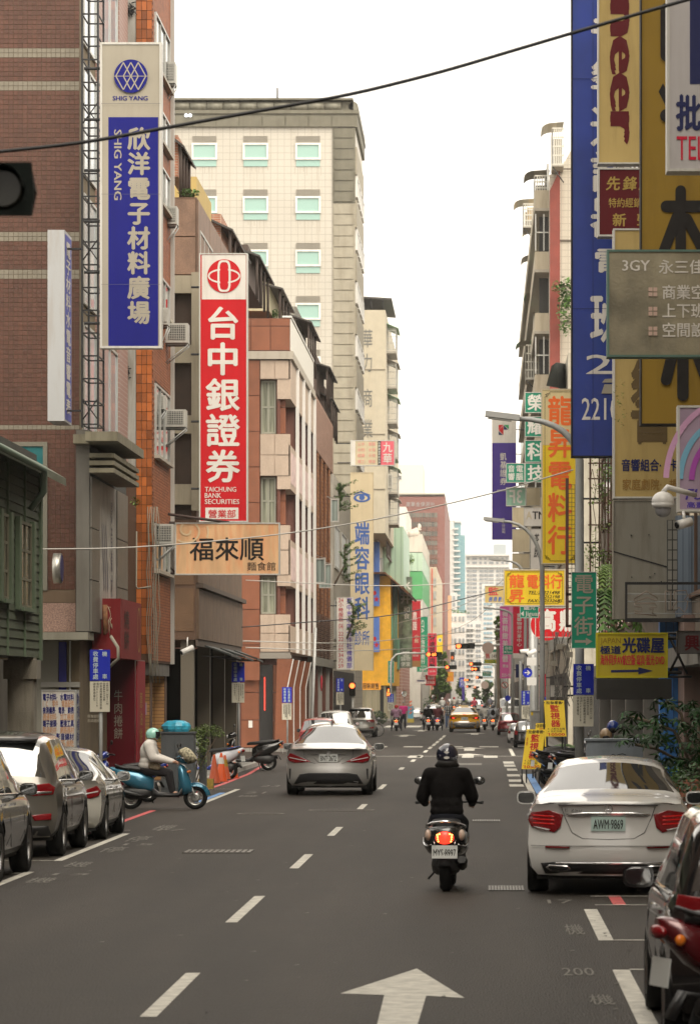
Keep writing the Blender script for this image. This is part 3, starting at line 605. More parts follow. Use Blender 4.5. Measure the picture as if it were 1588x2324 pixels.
for r_ in range(8):
    for c_ in range(-1,3):
        cx = (345,464,580,699)[c_+1]; y = 309 + r_*121.2
        x0,x1 = X(cx-27,Zw),X(cx+27,Zw)
        f_ = MB()
        for k_ in range(8): zz = zw(y-1+k_*2.1); f_.box((x0,Zw-.09,zz-.03),(x1,Zw-.01,zz))
        f_.build('louvre', louv, t)
        b = MB(); fb(b,'C',Zw,x0,x1,zw(y+68),zw(y+53.5),0,.05); o = b.build('spandrel_glass', glasst, t)
        window(t,'C',Zw,x0-.05,x1+.05,zw(y+53),zw(y+15),white,glasst,1,1,.11,.13)
rg = random.Random(6)
for r_ in range(7):
    for cx in (345,464,580,699):
        b = MB()
        for k_ in range(7):
            px = cx-28+k_*9+rg.uniform(-3,3); y0_ = 309+r_*121.2+69; hh_ = rg.uniform(8,34); fb(b,'C',Zw,X(px,Zw),X(px+rg.uniform(.8,1.8),Zw),zw(y0_+hh_),zw(y0_),0,.004)
        o = b.build('rain_stain', M('rain_stain',(.42,.38,.32),.8), t); o['kind'] = 'stuff'
# street face of the tower
for r_ in range(8):
    z1 = zw(330+r_*121.2); b = MB(); fb(b,'E',XW,Zw+.4,230.6,z1-1.6,z1,0,.1); b.build('band', gst, t)
    for k_ in range(4): window(t,'E',XW,Zw+.8+k_*3.2,Zw+3.6+k_*3.2,z1-2.9,z1-1.65,white,glassd,2,1,.12,.14)
b = MB(); b.cyl((X(625,Zw),Zw+2,zw(222)),(X(625,Zw),Zw+2,zw(186)),.05,n=6); 
for dx in (-.3,.3): b.cyl((X(625,Zw)+dx,Zw+2,zw(222)),(X(625,Zw),Zw+2,zw(208)),.04,n=6)
b.build('mast', blackm, t)
t = thing('roof_floodlights','pair of small bright floodlights on the dark cornice of the white tower','floodlight',(X(428,Zw),Zw-.4,zw(263)))
for dx in (-.12,.12):
    b = MB(); b.ell((X(428,Zw)+dx,Zw-.35,zw(263)),(.1,.08,.1),10,6); b.build('lamp', M('lit_lamp',(.8,.8,.8),emit=(.9,.92,1),es=1), t)
# ---- cream block behind
Zc = 290; t = block('cream_block','stained cream apartment block with balconies over the street', -20, X(874,Zc), Zc, 335, Hh(1210,Zc), Hh(703,Zc), M('cream_render',(.46,.41,.31),.8,var=.06,dirt=.35,dscale=.25,dcol=(.28,.22,.14)))
b = MB(); b.box((-20,303,.13),(-9,335,Hh(1210,Zc))); b.build('lower_wall', MATS['cream_render'], t)
for py in (838,985,1110): b = MB(); fb(b,'C',Zc,-14,X(874,Zc),Hh(py+1,Zc),Hh(py-1,Zc),0,.06); b.build('joint', M('joint_grey',(.24,.21,.16),.8), t)
b = MB(); f = FrC(Zc)
for ch,y in (('華',745),('力',800),('商',880),('業',950)): put(b,(ch,B0),f,822,y,846,y+45,em=True,lift=.03)
b.build('old_lettering', M('weathered_letters',(.14,.14,.13),.8), t)
b = MB(); xr = X(874,Zc)
for i in range(9): b.cyl((xr-.2-i*.9,Zc+.3,Hh(703,Zc)),(xr-.2-i*.9,Zc+.3,Hh(672,Zc)-.2),.05,n=5)
b.build('roof_rail', blackm, t); b = MB(); b.add([(-18,Zc,Hh(660,Zc)),(xr+.5,Zc,Hh(680,Zc)),(xr+.5,Zc+14,Hh(680,Zc)),(-18,Zc+14,Hh(660,Zc)),(-18,Zc,Hh(657,Zc)),(xr+.5,Zc,Hh(676,Zc)),(xr+.5,Zc+14,Hh(676,Zc)),(-18,Zc+14,Hh(657,Zc))],[(0,3,2,1),(4,5,6,7),(0,1,5,4),(1,2,6,5)]); b.build('tin_roof', M('black_tin',(.05,.045,.04),.7,var=.3), t)
for i,py in enumerate((770,850,930,1010,1090,1160)):
    Z = Zc+4+i*1.3; b = MB(); x0 = X(876,Z); z = Hh(py,Z); q = thing('caged_balcony',('topmost','second highest','third highest','middle','second lowest','lowest')[i]+' caged balcony on the street side of the cream block','balcony',(xr,Z,z),'balconies of the cream block')
    b.box((xr,Z,z-1.1),(xr+.75,Z+6,z-.95)); b.build('slab', concrete, q); b = MB()
    for k_ in range(6): b.box((xr+.7,Z+k_*1.15,z-.95),(xr+.74,Z+k_*1.15+.05,z+.9)); b.box((xr+.12*k_,Z,z-.95),(xr+.12*k_+.03,Z+.04,z+.9))
    for k_ in range(4): b.box((xr,Z,z-.8+k_*.5),(xr+.75,Z+.04,z-.76+k_*.5)); b.box((xr+.7,Z,z-.8+k_*.5),(xr+.74,Z+6,z-.76+k_*.5))
    b.build('cage', alum, q); b = MB(); b.add([(xr,Z-.1,z+1.25),(xr+.95,Z-.1,z+.85),(xr+.95,Z+6.1,z+.85),(xr,Z+6.1,z+1.25),(xr,Z-.1,z+1.3),(xr+.95,Z-.1,z+.9),(xr+.95,Z+6.1,z+.9),(xr,Z+6.1,z+1.3)],[(0,3,2,1),(4,5,6,7),(0,1,5,4),(1,2,6,5)]); b.build('canopy', M('green_canopy' if i%2==0 else 'grey_canopy',(.25,.4,.27) if i%2==0 else (.3,.28,.25),.6,var=.2), q)
# ---- rooftop sheds
def shed(label, px0, px1, py0, py1, Z, wallm, over=8, name='rooftop_shed', dy=9, posts=True):
    x0,x1 = X(px0,Z),X(px1,Z); z0,z1 = Hh(py1,Z),Hh(py0,Z)
    q = thing(name, label, 'shed', (x0,Z,z0), 'sheds on the roofs')
    b = MB(); b.box((x0,Z,z0),(x1-(x1-x0)*.25,Z+dy,z1-.1)); b.build('wall', wallm, q)
    h = (z1-z0)*.25; xe = x1+X(CX+over,Z)
    b = MB(); b.add([(x0-.2,Z-.3,z1),(xe,Z-.3,z1-h*1.6),(xe,Z+dy,z1-h*1.6),(x0-.2,Z+dy,z1),(x0-.2,Z-.3,z1+.07),(xe,Z-.3,z1-h*1.6+.07),(xe,Z+dy,z1-h*1.6+.07),(x0-.2,Z+dy,z1+.07)],[(0,3,2,1),(4,5,6,7),(0,1,5,4),(1,2,6,5),(3,7,6,2)])
    b.build('roof', MATS['black_tin'], q)
    for k_ in range(4): b = MB(); b.cyl((x1,Z+k_*dy/4,z0-.6),(x1,Z+k_*dy/4,z1-h*1.3),.05,n=6); b.build('post', M('rust_post',(.05,.035,.028),.8), q)
    return q
brickr = M('raw_brick',(.34,.14,.08),.85,var=.35,vscale=6,grid=(.24,.075,.015,'XZ'),gcol=(.4,.34,.27))
shed('brick shed with a sagging black roof right above the brown building',440,522,478,600,119,brickr)
shed('black roofed shed with wire guards above the top of the red bank sign',500,583,548,640,132,M('dark_boards',(.08,.055,.045),.8))
shed('pale walled roof shed with a slanting black roof beside the bank logo',540,635,628,705,146,M('cream_shed',(.42,.38,.25),.8,dirt=.4))
shed('grey corrugated shed on the roof of the pink granite building',590,700,690,800,165,M('corrugated_grey',(.24,.23,.19),.6,.3,var=.15,grid=(.22,9,.11,'XZ'),gcol=(.16,.15,.13)))
shed('low dark shed with ragged roof sheets above the pale parapet',645,742,800,890,182,MATS['dark_boards'])
shed('small black roofed hut over the rust tiled parapet',690,752,872,960,186,MATS['dark_boards'],over=4)
b = MB(); Z=150; t = thing('timber_pergola','orange timber pergola with potted plants on the pink granite parapet','pergola',(X(565,Z),Z,Hh(715,Z)))
for px in (562,588): b.box((X(px,Z),Z,Hh(715,Z)),(X(px+5,Z),Z+.15,Hh(685,Z)))
b.box((X(555,Z),Z,Hh(685,Z)),(X(600,Z),Z+.15,Hh(680,Z))); b.build('frame', M('orange_timber',(.35,.17,.05),.8,dirt=.4), t)
t = block('yellow_stair_house','faded yellow stair house peeping over the orange building', X(392,110), X(446,110), 110, 116, Hh(450,110), Hh(400,110), M('faded_yellow',(.45,.33,.12),.85,dirt=.5))
shed('grey tin lean-to with a rusty frame beside the orange building top',385,410,298,400,104,brickr,over=10,dy=4)
leafm = M('leaf_green',(.07,.15,.025),.6,rnd=.45,var=.2); leafd = M('leaf_dark',(.03,.075,.018),.5,rnd=.45); leafy = M('leaf_yellow_green',(.12,.2,.03),.6,rnd=.4)
for nm,lb,c_,r_,n,s,m_ in (('roof_plant','tuft of green plants on top of the brown building',(430,437,104),(.28,.3,.12),140,.07,leafm),('roof_plant','potted green shrub beside the orange timber pergola',(622,712,148),(.25,.3,.2),120,.08,leafm)):
    b = MB(); foliage(b,(X(c_[0],c_[2]),c_[2],Hh(c_[1],c_[2])),r_,n,s); tag(b.build(nm,m_),lb,'plant')

# ---- unseen blocks beside and behind the camera, added to shade the near street
for nm,lb,x0,x1,y0,y1,h_,c_ in (('near_left_shade_block','plain brown rendered block added out of view on the near left to shade the street',-20,-9.2,-70,39.5,22,(.2,.14,.11)),('near_right_shade_block','ochre rendered block added out of view on the near right to shade the street',4.3,15,-70,55.5,24,(.25,.2,.14))):
    t = block(nm,lb,x0,x1,y0,y1,.13,h_,M(nm+'_wall',c_,.85,var=.15,dirt=.4))
    if y0>-80:
        fc = 'E' if x1<0 else 'W'; xx = x1 if x1<0 else x0
        for i in range(5):
            for j in range(9): window(t,fc,xx,y0+4+j*12,y0+13+j*12,4+i*3.2,6.2+i*3.2,alum,glassd,3,1,.1,.08)
# ================================================================== FURTHER ALONG THE LEFT SIDE
XL = -7.45
def rowblock(name, label, side, Z0, Z1, top, col, fl=3.3, wm=None, matname=None, deep=14, z0=.13, win=True, cap='concrete_cap', wcol=None):
    xc = XL if side == 'L' else XRR
    m = M(matname or name+'_wall', col, .8, var=.1, dirt=.4, dscale=.3)
    t = block(name, label, xc-deep if side=='L' else xc, xc if side=='L' else xc+deep, Z0, Z1, z0, top, m)
    f = 'E' if side=='L' else 'W'
    if win:
        n = int((top-z0-3.5)/fl)
        for i in range(n):
            zz = 3.9+i*fl; k_ = max(1,int((Z1-Z0)/7))
            for j in range(k_): q = (Z1-Z0)/k_; window(t,f,xc,Z0+j*q+.8,Z0+(j+1)*q-.8,zz+.7,zz+2.3,alum,glassd,2,1,.12,.1)
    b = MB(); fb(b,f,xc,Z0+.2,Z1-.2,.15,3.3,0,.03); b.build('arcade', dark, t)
    return t
yel = M('yellow_render',(.78,.40,.02),.75,var=.12,dirt=.35,dscale=.7,dcol=(.42,.16,.02))
Zy = 302.; xy = X(886,Zy); def_y = lambda py: Hh(py,Zy)
t = block('yellow_building','bright yellow weathered corner building with green shutters and a rusty roof edge', -19, xy, Zy, 335, def_y(1556), def_y(1307), yel)
b = MB(); b.box((-19,Zy+.4,.13),(xy-.3,335,def_y(1556))); b.build('ground_floor', M('beige_ground_floor',(.47,.42,.3),.8,dirt=.35), t)
for px in (818,828,843,857,872,884): b = MB(); b.box((X(px,Zy),Zy+.1,.13),(X(px+2.4,Zy),Zy+.39,def_y(1557))); b.build('column', M('shop_column',(.33,.3,.2),.7), t)
b = MB(); b.box((X(862,Zy),Zy+.36,.2),(X(870,Zy),Zy+.399,2.6)); b.build('doorway', dark, t)
for y0,y1,p,q in ((304,307,1400,1450),(304,309,1500,1528),(313,322,1330,1470),(325,332,1450,1520)):
    b = MB()
    for k_ in range(3): a = y0+(y1-y0)*k_/3; b.box((xy+.01,a,Hh(q,(y0+y1)/2)),(xy+.12,a+(y1-y0)/3-.15,Hh(p,(y0+y1)/2)))
    b.build('shutter', M('green_shutter',(.14,.33,.22),.6,dirt=.4), t)
for px,m_ in ((890,'green_pipe'),(895,'green_pipe')): b = MB(); Z = ZX(px,xy); b.cyl((xy+.15,Z,def_y(1500)),(xy+.15,Z,def_y(1320)),.12,n=8); b.build('pipe', M('green_pipe',(.2,.38,.28),.6), t)
rust = M('rusty_roof',(.17,.07,.03),.85,var=.5,vscale=1.2)
b = MB(); zt = Hh(1303,Zy-4); b.add([(-15,Zy-1,zt+.1),(xy-.4,Zy-1.5,zt+.1),(xy+1.4,Zy+1,zt-1.5),(xy+1.4,338,zt-1.3),(xy-.4,338,zt+.1),(-15,Zy-1,zt+.25),(xy-.4,Zy-1.5,zt+.25),(xy+1.5,Zy+1,zt-1.35),(xy+1.5,338,zt-1.15),(xy-.4,338,zt+.25)],[(0,1,6,5),(1,2,7,6),(2,3,8,7),(1,4,3,2),(6,7,8,9),(5,6,9)]); b.build('roof', rust, t)
b = MB(); b.box((-19,Zy+1,def_y(1306)),(-8.5,333,def_y(1215))); b.build('upper_wall', M('flaking_white_wall',(.5,.47,.4),.9,var=.15,dirt=.7), t)
window(t,'C',Zy+1,X(856,Zy),X(868,Zy),def_y(1300),def_y(1265),alum,white,1,1,.12,.1)
b = MB()
for i in range(10): b.box((xy-.4,Zy+2+i*3,def_y(1250)-.3),(xy-.3,Zy+2.2+i*3,def_y(1215)))
b.box((xy-.42,Zy+2,def_y(1250)-.4),(xy-.28,332,def_y(1250)-.2)); b.box((xy-.42,Zy+2,def_y(1215)-.2),(xy-.28,332,def_y(1215))); b.build('railing', M('dark_railing',(.08,.06,.05),.7), t)
t = block('green_tin_shed','pale green corrugated shed stacked above the yellow building', X(868,318), X(915,318), 318, 345, Hh(1330,318), Hh(1195,318), M('pale_green_tin',(.36,.5,.38),.5,.1,grid=(.5,99,.12,'XZ'),gcol=(.27,.38,.29)),'shed')
t = block('pink_tile_house','narrow pink tiled house wall behind the rusty roof', X(896,338)-3, X(914,338), 338, 370, .13, Hh(1249,338), M('pink_tiles',(.4,.2,.16),.6,grid=(.35,.3,.06,'XZ'),gcol=(.55,.42,.36)))
ZB2 = 376.; xb = X(958,ZB2)
t = block('green_white_house','tall narrow house with white parapet and pale green and deep green wall bands', X(922,ZB2), xb, ZB2, 428, .13, Hh(1360,ZB2), M('white_house_wall',(.55,.52,.46),.8,dirt=.4))
for a,c_,m_ in ((1360,1297,M('deep_green_wall',(.08,.33,.12),.6)),(1296,1254,M('mint_tin',(.42,.55,.42),.5,grid=(.6,99,.12,'XZ'),gcol=(.33,.45,.34))),(1253,1212,M('old_white_parapet',(.6,.55,.47),.9,dirt=.8,dscale=.5,dcol=(.3,.25,.2)))):
    b = MB(); b.box((X(924,ZB2),ZB2-.1,Hh(a,ZB2)),(xb,428,Hh(c_,ZB2)-.02)); b.build('wall_band', m_, t)
b = MB(); 
for i in range(7): b.cyl((X(949,ZB2)+(i-3)*.05*(7-i),ZB2+.3,Hh(1214-i*3.5,ZB2)),(X(949,ZB2),ZB2+.3,Hh(1214-(i+1)*3.5,ZB2)),.5-.06*i,n=7)
b.build('finial', MATS['old_white_parapet'], t)
t = block('cream_walkup','cream walk up house with a red edge stripe and barred windows', X(962,452), X(990,452), 452, 520, .13, Hh(1287,452), M('cream_walkup_wall',(.55,.48,.36),.8,dirt=.35))
b = MB(); b.box((X(979,452),451.8,.5),(X(981,452),451.95,Hh(1290,452))); b.build('red_stripe', M('red_stripe',(.6,.07,.04),.6), t)
for i in range(4): window(t,'C',452,X(984,452),X(989,452),Hh(1330+i*30,452),Hh(1312+i*30,452),alum,glassd,1,1,.15,.12)
rowblock('white_arcade_house','white plastered arcade house behind the signal pole of the second junction','L',345,371,Hh(1500,345),(.62,.6,.55),win=False)
t = rowblock('grey_shop_row','low grey shop row behind the street tree','L',430.5,451,9,(.4,.38,.34))
t = rowblock('far_cream_row','distant cream shop row beyond the street tree','L',530,640,Hh(1420,530),(.5,.46,.38))
t = rowblock('peach_building','peach coloured building with orange panels far down the street','L',746,960,Hh(1398,746),(.65,.42,.22))
# white slab behind, brown office tower
t = block('white_slab_tower','plain white slab tower rising behind the brown office building', X(889,820), X(960,820), 820, 850, .13, Hh(1054,820), M('white_slab',(.66,.62,.56),.8,var=.04))
window(t,'C',820,X(904,820),X(911,820),Hh(1089,820),Hh(1079,820),alum,glassd,1,1,.1,.1)
t = block('white_side_house','plain off white wall block left of the brown office building', X(888,520), X(921,520), 520, 560, .13, Hh(1150,520), MATS['white_slab'])
Zf = 640.; xf = X(993,Zf)
bo = M('brown_office',(.2,.075,.06),.6,var=.08,dirt=.15)
t = block('brown_office_tower','brown office tower with copper glass bands and old roof lettering', X(905,Zf), xf+1.2, Zf, 745, .13, Hh(1127,Zf), bo)
b = MB(); b.box((X(905,Zf),Zf+.5,Hh(1124,Zf)+.0),(xf+.2,700,Hh(1120,Zf))); b.box((X(905,Zf)-.5,Zf-.3,Hh(1122,Zf)),(X(1009,Zf),745,Hh(1119,Zf))); b.build('roof_canopy', M('pale_roof_slab',(.5,.47,.4),.8), t)
b = MB(); f = FrC(Zf-.1)
for i,ch in enumerate('廈華金保源中'): put(b,(ch,B1),f,921+i*11,1139,931+i*11,1150,em=True,lift=.1)
b.build('lettering', M('steel_letters',(.33,.33,.32),.4,.5), t)
cop = M('copper_glass',(.12,.05,.03),.12,spec=.7,rnd=.3); brz = M('bronze_glass',(.10,.09,.07),.1,spec=.8,rnd=.5)
for r_ in range(22):
    ya = 1164+r_*10.6
    for c_ in range(10):
        x0 = 923.5+c_*6.9; b = MB(); fb(b,'C',Zf,X(x0,Zf)+.04,X(x0+6.9,Zf)-.04,Hh(ya+10.0,Zf),Hh(ya,Zf),0,.15); b.build('glass_panel', brz if r_%2==0 else cop, t) if ya<1400 else None
XRR = 3.4
# ---- far towers
sw = M('far_white',(.6,.58,.55),.8); sg = M('far_glass',(.15,.32,.36),.2)
Za = 1300.
t = block('glass_apartment_tower','hazy blue green glass apartment tower, the tallest in the distance', X(1029,Za), X(1045,Za), Za, Za+30, 0, Hh(1186,Za), sg)
b = MB(); b.box((X(1009,Za),Za-1,0),(X(1030,Za),Za+30,Hh(1181,Za))); b.box((X(1029,Za),Za-1,Hh(1186,Za)),(X(1046,Za),Za+25,Hh(1181,Za))); b.build('core', sw, t)
b = MB(); b.box((X(1045,Za),Za+2,0),(X(1055,Za),Za+30,Hh(1214,Za))); b.build('side_wing', sg, t)
for i in range(30):
    b = MB(); z = 3+i*1.95; b.box((X(1028,Za),Za-2.2,z),(X(1044 if z<52 else 1040,Za),Za,z+.5)); b.build('balcony_slab', sw, t)
for i in range(28):
    b = MB(); z = 4+i*1.95; b.box((X(1014,Za),Za-1.3,z),(X(1018,Za),Za-1,z+1.1)); b.build('window', sg, t)
Zb2 = 1200.
t = block('white_apartment_block','wide hazy white apartment block with rows of square windows', X(1056,Zb2), X(1156,Zb2), Zb2, Zb2+40, 0, Hh(1258,Zb2), sw)
b = MB(); b.box((X(1120,Zb2),Zb2+5,Hh(1258,Zb2)),(X(1148,Zb2),Zb2+30,Hh(1234,Zb2))); b.build('penthouse', M('far_grey',(.32,.36,.38),.5), t)
b = MB(); b.box((X(1057,Zb2),Zb2-2,Hh(1262,Zb2)),(X(1156,Zb2),Zb2,Hh(1258,Zb2))); b.box((X(1057,Zb2),Zb2-1,Hh(1288,Zb2)),(X(1156,Zb2),Zb2,Hh(1284,Zb2))); b.build('cornice', sw, t)
me = None
wm_ = M('far_window',(.22,.24,.26),.3)
def many_windows(t, Z, xs_, ys_, w_, h_, m, name='window'):
    mb = MB(); ww = w_*Z/F; hh = h_*Z/F; mb.box((-ww/2,-.25,-hh/2),(ww/2,0,hh/2)); me = bpy.data.meshes.new(name); me.from_pydata(mb.v,[],mb.f); me.materials.append(m)
    for px in xs_:
        for py in ys_:
            o = bpy.data.objects.new(name, me); COL.objects.link(o); o.parent = t; o.location = Vector((X(px,Z),Z,Hh(py,Z))) - org(t)
many_windows(t, Zb2, (1062,1074,1079,1090,1101,1112,1117,1128,1140,1150), [1268+i*9.4 for i in range(18)], 5.2, 5, wm_)
many_windows(t, Zb2-.3, (1068,1095,1106,1134), [1268+i*9.4 for i in range(2,16)], 2.6, 6, wm_)
Zm = 1000.
t = block('white_mid_rise','white mid rise with paired dark windows closing the end of the street', X(1050,Zm), X(1092,Zm), Zm, Zm+30, 0, Hh(1408,Zm), sw)
many_windows(t, Zm, (1055,1062,1070,1082,1088), [1420+i*11.5 for i in range(12)], 4.6, 6, wm_)
b = MB(); 
for i in range(12): b.box((X(1051,Zm),Zm-1.2,Hh(1428+i*11.5,Zm)),(X(1076,Zm),Zm,Hh(1426.6+i*11.5,Zm)))
b.build('balcony_edges', sw, t)
t = block('balcony_tower','white tower with pale blue balcony glass right of the street end', X(1093,1050), X(1120,1050), 1050, 1080, 0, Hh(1325,1050), sw)
many_windows(t, 1050, (1100,1107,1114), [1338+i*11 for i in range(20)], 5.6, 5, M('pale_blue_glass',(.22,.35,.42),.3))
t = block('round_roof_house','low white classical house with tall arched windows under the glass tower', X(1008,900), X(1056,900), 900, 930, 0, Hh(1392,900), sw)
many_windows(t, 900, (1016,1024,1033,1043,1051), (1405,1430,1455,1480,1505,1530), 4, 11, wm_)
b = MB(); foliage(b,(X(1035,905),905,Hh(1389,905)),(3.6,1,.6),160,.3); b.build('roof_planting', leafm, t)
t = block('stepped_white_block','stepped white block in front of the glass tower base', X(1006,1150), X(1036,1150), 1150, 1170, 0, Hh(1345,1150), sw)
many_windows(t, 1150, (1012,1022,1030), (1357,1372,1387), 5, 8, wm_)
# distant flanks so the street does not end in the open
for i,(Z0,Z1,tp,c_) in enumerate(((645,740,12,(.5,.47,.42)),(965,1180,14,(.45,.43,.4)))):
    pass
# ================================================================== RIGHT SIDE
XR = 3.4
t = block('near_right_building','dim brown building with stacked sign frames on the shaded side of the street', XR+.4, 14, 56, 118.3, 3.1, 17, M('dim_wall',(.16,.13,.10),.85,var=.2,dirt=.5))
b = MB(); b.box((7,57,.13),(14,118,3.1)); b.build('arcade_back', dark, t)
for i in range(6):
    for j in range(4): window(t,'W',XR+.4,60+i*9.6,68+i*9.6,4.0+j*3.3,6.3+j*3.3,M('rust_frame',(.14,.08,.05),.8),glassd,3,1,.08,.06)
for i,y in enumerate((70.,80.,90.,100.,110.)):
    b = MB(); b.box((XR+.1,y,.13),(XR+.6,y+.5,3.1)); b.build('column', M('grey_column',(.2,.19,.17),.8,dirt=.4), t)
b = MB(); b.box((XR,58,2.75),(XR+.4,118,3.1)); b.build('beam', MATS['grey_column'], t)
# pale wall posts behind the scooters
for i,(px,py0,py1,w_,m_) in enumerate(((1440,1555,1680,10,concrete),(1478,1555,1680,16,M('pale_post',(.4,.37,.3),.8,dirt=.4)),(1418,1555,1680,8,concrete),(1500,1580,1700,9,M('dark_brown_post',(.07,.05,.04),.8)))):
    Z = 96+i*3; q = thing('shop_post',('narrow concrete post in the dark arcade behind the tan helmet','broad pale post in the dark arcade beside the blue column','thin pale post furthest into the dark arcade','dark brown post next to the blue column')[i],'post',(X(px,Z),Z,.13),'posts of the dark arcade')
    b = MB(); b.box((X(px,Z),Z,.13),(X(px+w_,Z),Z+.25,Hh(py0,Z))); b.build('shaft', m_, q)
Zc2 = 68.; 
t = thing('blue_column','bright blue painted street column with a cable box','column',(X(1520,Zc2),Zc2,.13))
b = MB(); b.box((X(1497,Zc2),Zc2,.13),(X(1538,Zc2),Zc2+.5,Hh(1395,Zc2))); b.build('shaft', M('blue_paint',(.035,.17,.47),.5,var=.15,dirt=.25), t)
b = MB(); b.box((X(1513,Zc2),Zc2-.12,Hh(1760,Zc2)),(X(1545,Zc2),Zc2-.002,Hh(1690,Zc2))); b.build('box', MATS['blue_paint'], t)
b = MB(); b.box((X(1509,Zc2),Zc2-.02,.2),(X(1512,Zc2),Zc2-.003,Hh(1400,Zc2))); b.box((X(1527,Zc2),Zc2-.02,.2),(X(1529,Zc2),Zc2-.003,Hh(1400,Zc2))); b.build('seam', M('blue_seam',(.02,.09,.26),.5), t)
t = block('pink_wall','dull pink tiled wall end beside the blue column', X(1552,66), 5.2, 66, 70, .13, Hh(1395,66), M('dull_pink_tile',(.22,.15,.125),.7,var=.2,dirt=.4),'wall')
t = thing('white_cladding','pale blue corrugated steel cladding above the blue column','cladding',(X(1535,67),67,Hh(1400,67)))
b = MB(); b.box((X(1535,67),67,Hh(1400,67)),(X(1600,67),67.6,Hh(1170,67))); b.build('sheet', M('pale_blue_sheet',(.26,.32,.4),.5,.2,grid=(.11,99,.02,'XZ'),gcol=(.16,.2,.26),dirt=.4), t)
t = thing('tile_infill','small panel of square grey tiles beside the white blank sign','panel',(X(1515,66),66,Hh(1390,66)))
b = MB(); x0,x1,z0,z1 = X(1514,66.4),X(1537,66.4),Hh(1385,66.4),Hh(1180,66.4); b.box((x0,66.4,z0),(x1,66.6,z1)); b.build('backing', M('tile_backing',(.05,.05,.045),.8), t)
panels(t,'tile',M('grey_infill_tile',(.27,.26,.23),.6,rnd=.1,dirt=.3),'C',66.4,x0,x1,z0,z1,2,9,.02,.02)
t = block('corner_right_building','right hand corner building beyond the first side street', XR, 13, 146, 184.5, .13, Hh(800,146), M('mottled_cream',(.4,.37,.3),.85,var=.15,dirt=.5))
for i in range(4):
    for j in range(3): window(t,'W',XR,148+i*9,155+i*9,4.2+j*3.6,6.6+j*3.6,alum,glassd,2,1,.1,.08)
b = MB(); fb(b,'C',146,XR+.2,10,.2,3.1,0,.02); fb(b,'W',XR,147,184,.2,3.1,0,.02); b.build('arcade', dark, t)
t = thing('awning_tarp','torn black tarp awning hanging over the yellow vertical sign','awning',(X(1265,150),150,Hh(850,150)))
b = MB(); Z=148; b.add([(X(p,Z),Z+d,Hh(q,Z)) for p,q,d in ((1238,880,-1),(1250,835,-1),(1262,822,0),(1290,810,3),(1292,880,3),(1266,880,0))],[(0,1,2,5),(2,3,4,5)]); b.build('canvas', awn, t)
# balcony apartment building
Zr = 185.; tilec = M('cream_mosaic',(.50,.46,.38),.6,grid=(.33,.33,.035,'XZ'),gcol=(.38,.34,.28),dirt=.25,dscale=.3)
t = block('balcony_building','tall cream tiled apartment building with caged balconies and a red pillar', XR, 14, Zr, 270, .13, Hh(395,Zr), tilec)
b = MB(); x0 = X(1247,Zr); x1 = X(1270,Zr); zA,zB_,zC = Hh(1200,Zr),Hh(434,Zr),Hh(385,Zr)
b.prism([(x0,zA),(x1,zA),(x1,zC),(x0,zB_)],(0,Zr-.35,0),(1,0,0),(0,0,1),(0,.34,0)); b.build('red_pillar', M('red_pillar_paint',(.2,.035,.022),.6,var=.12,dirt=.2), t)
b = MB(); b.prism([(x1,Hh(400,Zr)),(X(1300,Zr),Hh(400,Zr)),(X(1300,Zr),Hh(330,Zr)),(x1+.0,Hh(385,Zr))],(0,Zr+.2,0),(1,0,0),(0,0,1),(0,20,0)); b.build('gable', tilec, t)
for py in (383,545,648,730): b = MB(); fb(b,'C',Zr,x1,X(1300,Zr),Hh(py+1.5,Zr),Hh(py-1.5,Zr),0,.08); b.build('joint_band', M('dark_joint',(.12,.1,.08),.8), t)
for i,z in enumerate([8+3.1*k_ for k_ in range(7)]):
    b = MB(); b.box((XR-.75,Zr+1.5,z),(XR,268,z+.14)); b.build('floor_slab', M('slab_grey',(.36,.33,.28),.8,dirt=.4), t)
    b = MB(); b.box((XR-.72,Zr+1.6,z+.145),(XR-.6,267,z+1.05)); b.box((XR-.6,Zr+1.6,z+.145),(XR-.01,Zr+1.75,z+1.05)); b.build('parapet', M('balcony_beige',(.42,.37,.28),.8,dirt=.5), t)
    if i < 6: b = MB(); b.box((XR-.5,Zr+2.4,z+1.06),(XR-.02,Zr+2.5,z+2.9)); b.build('recess', dark, t)
    if i%2: b = MB(); b.box((XR-.72,Zr+1.62,z+1.1),(XR-.66,Zr+1.7,z+2.95)); b.box((XR-.3,Zr+1.62,z+1.1),(XR-.25,Zr+1.7,z+2.95)); b.box((XR-.72,Zr+1.62,z+2.0),(XR,Zr+1.7,z+2.05)); b.build('window_bars', alum, t)
    for j in range(4): window(t,'W',XR,Zr+3+j*20,Zr+18+j*20,z+.9,z+2.6,alum,glassd,3,1,.12,.1)
cages = ((1213,1247,398,453,190,'cream cage with a curved awning, high up beside the red pillar top',0),(1187,1216,462,512,214,'outermost high cage with an ochre panel and awning',1),(1203,1232,588,650,222,'meshed white cage half way up the balcony building',0),(1211,1236,672,735,206,'meshed white cage just above the green striped awning',2),(1193,1228,783,858,200,'white grid cage with green striped awning, lowest of the cages',2),(1253,1279,290,372,183,'topmost cage at the roof of the balcony building',0),(1205,1228,525,575,232,'small dim cage between the two upper big cages',1))
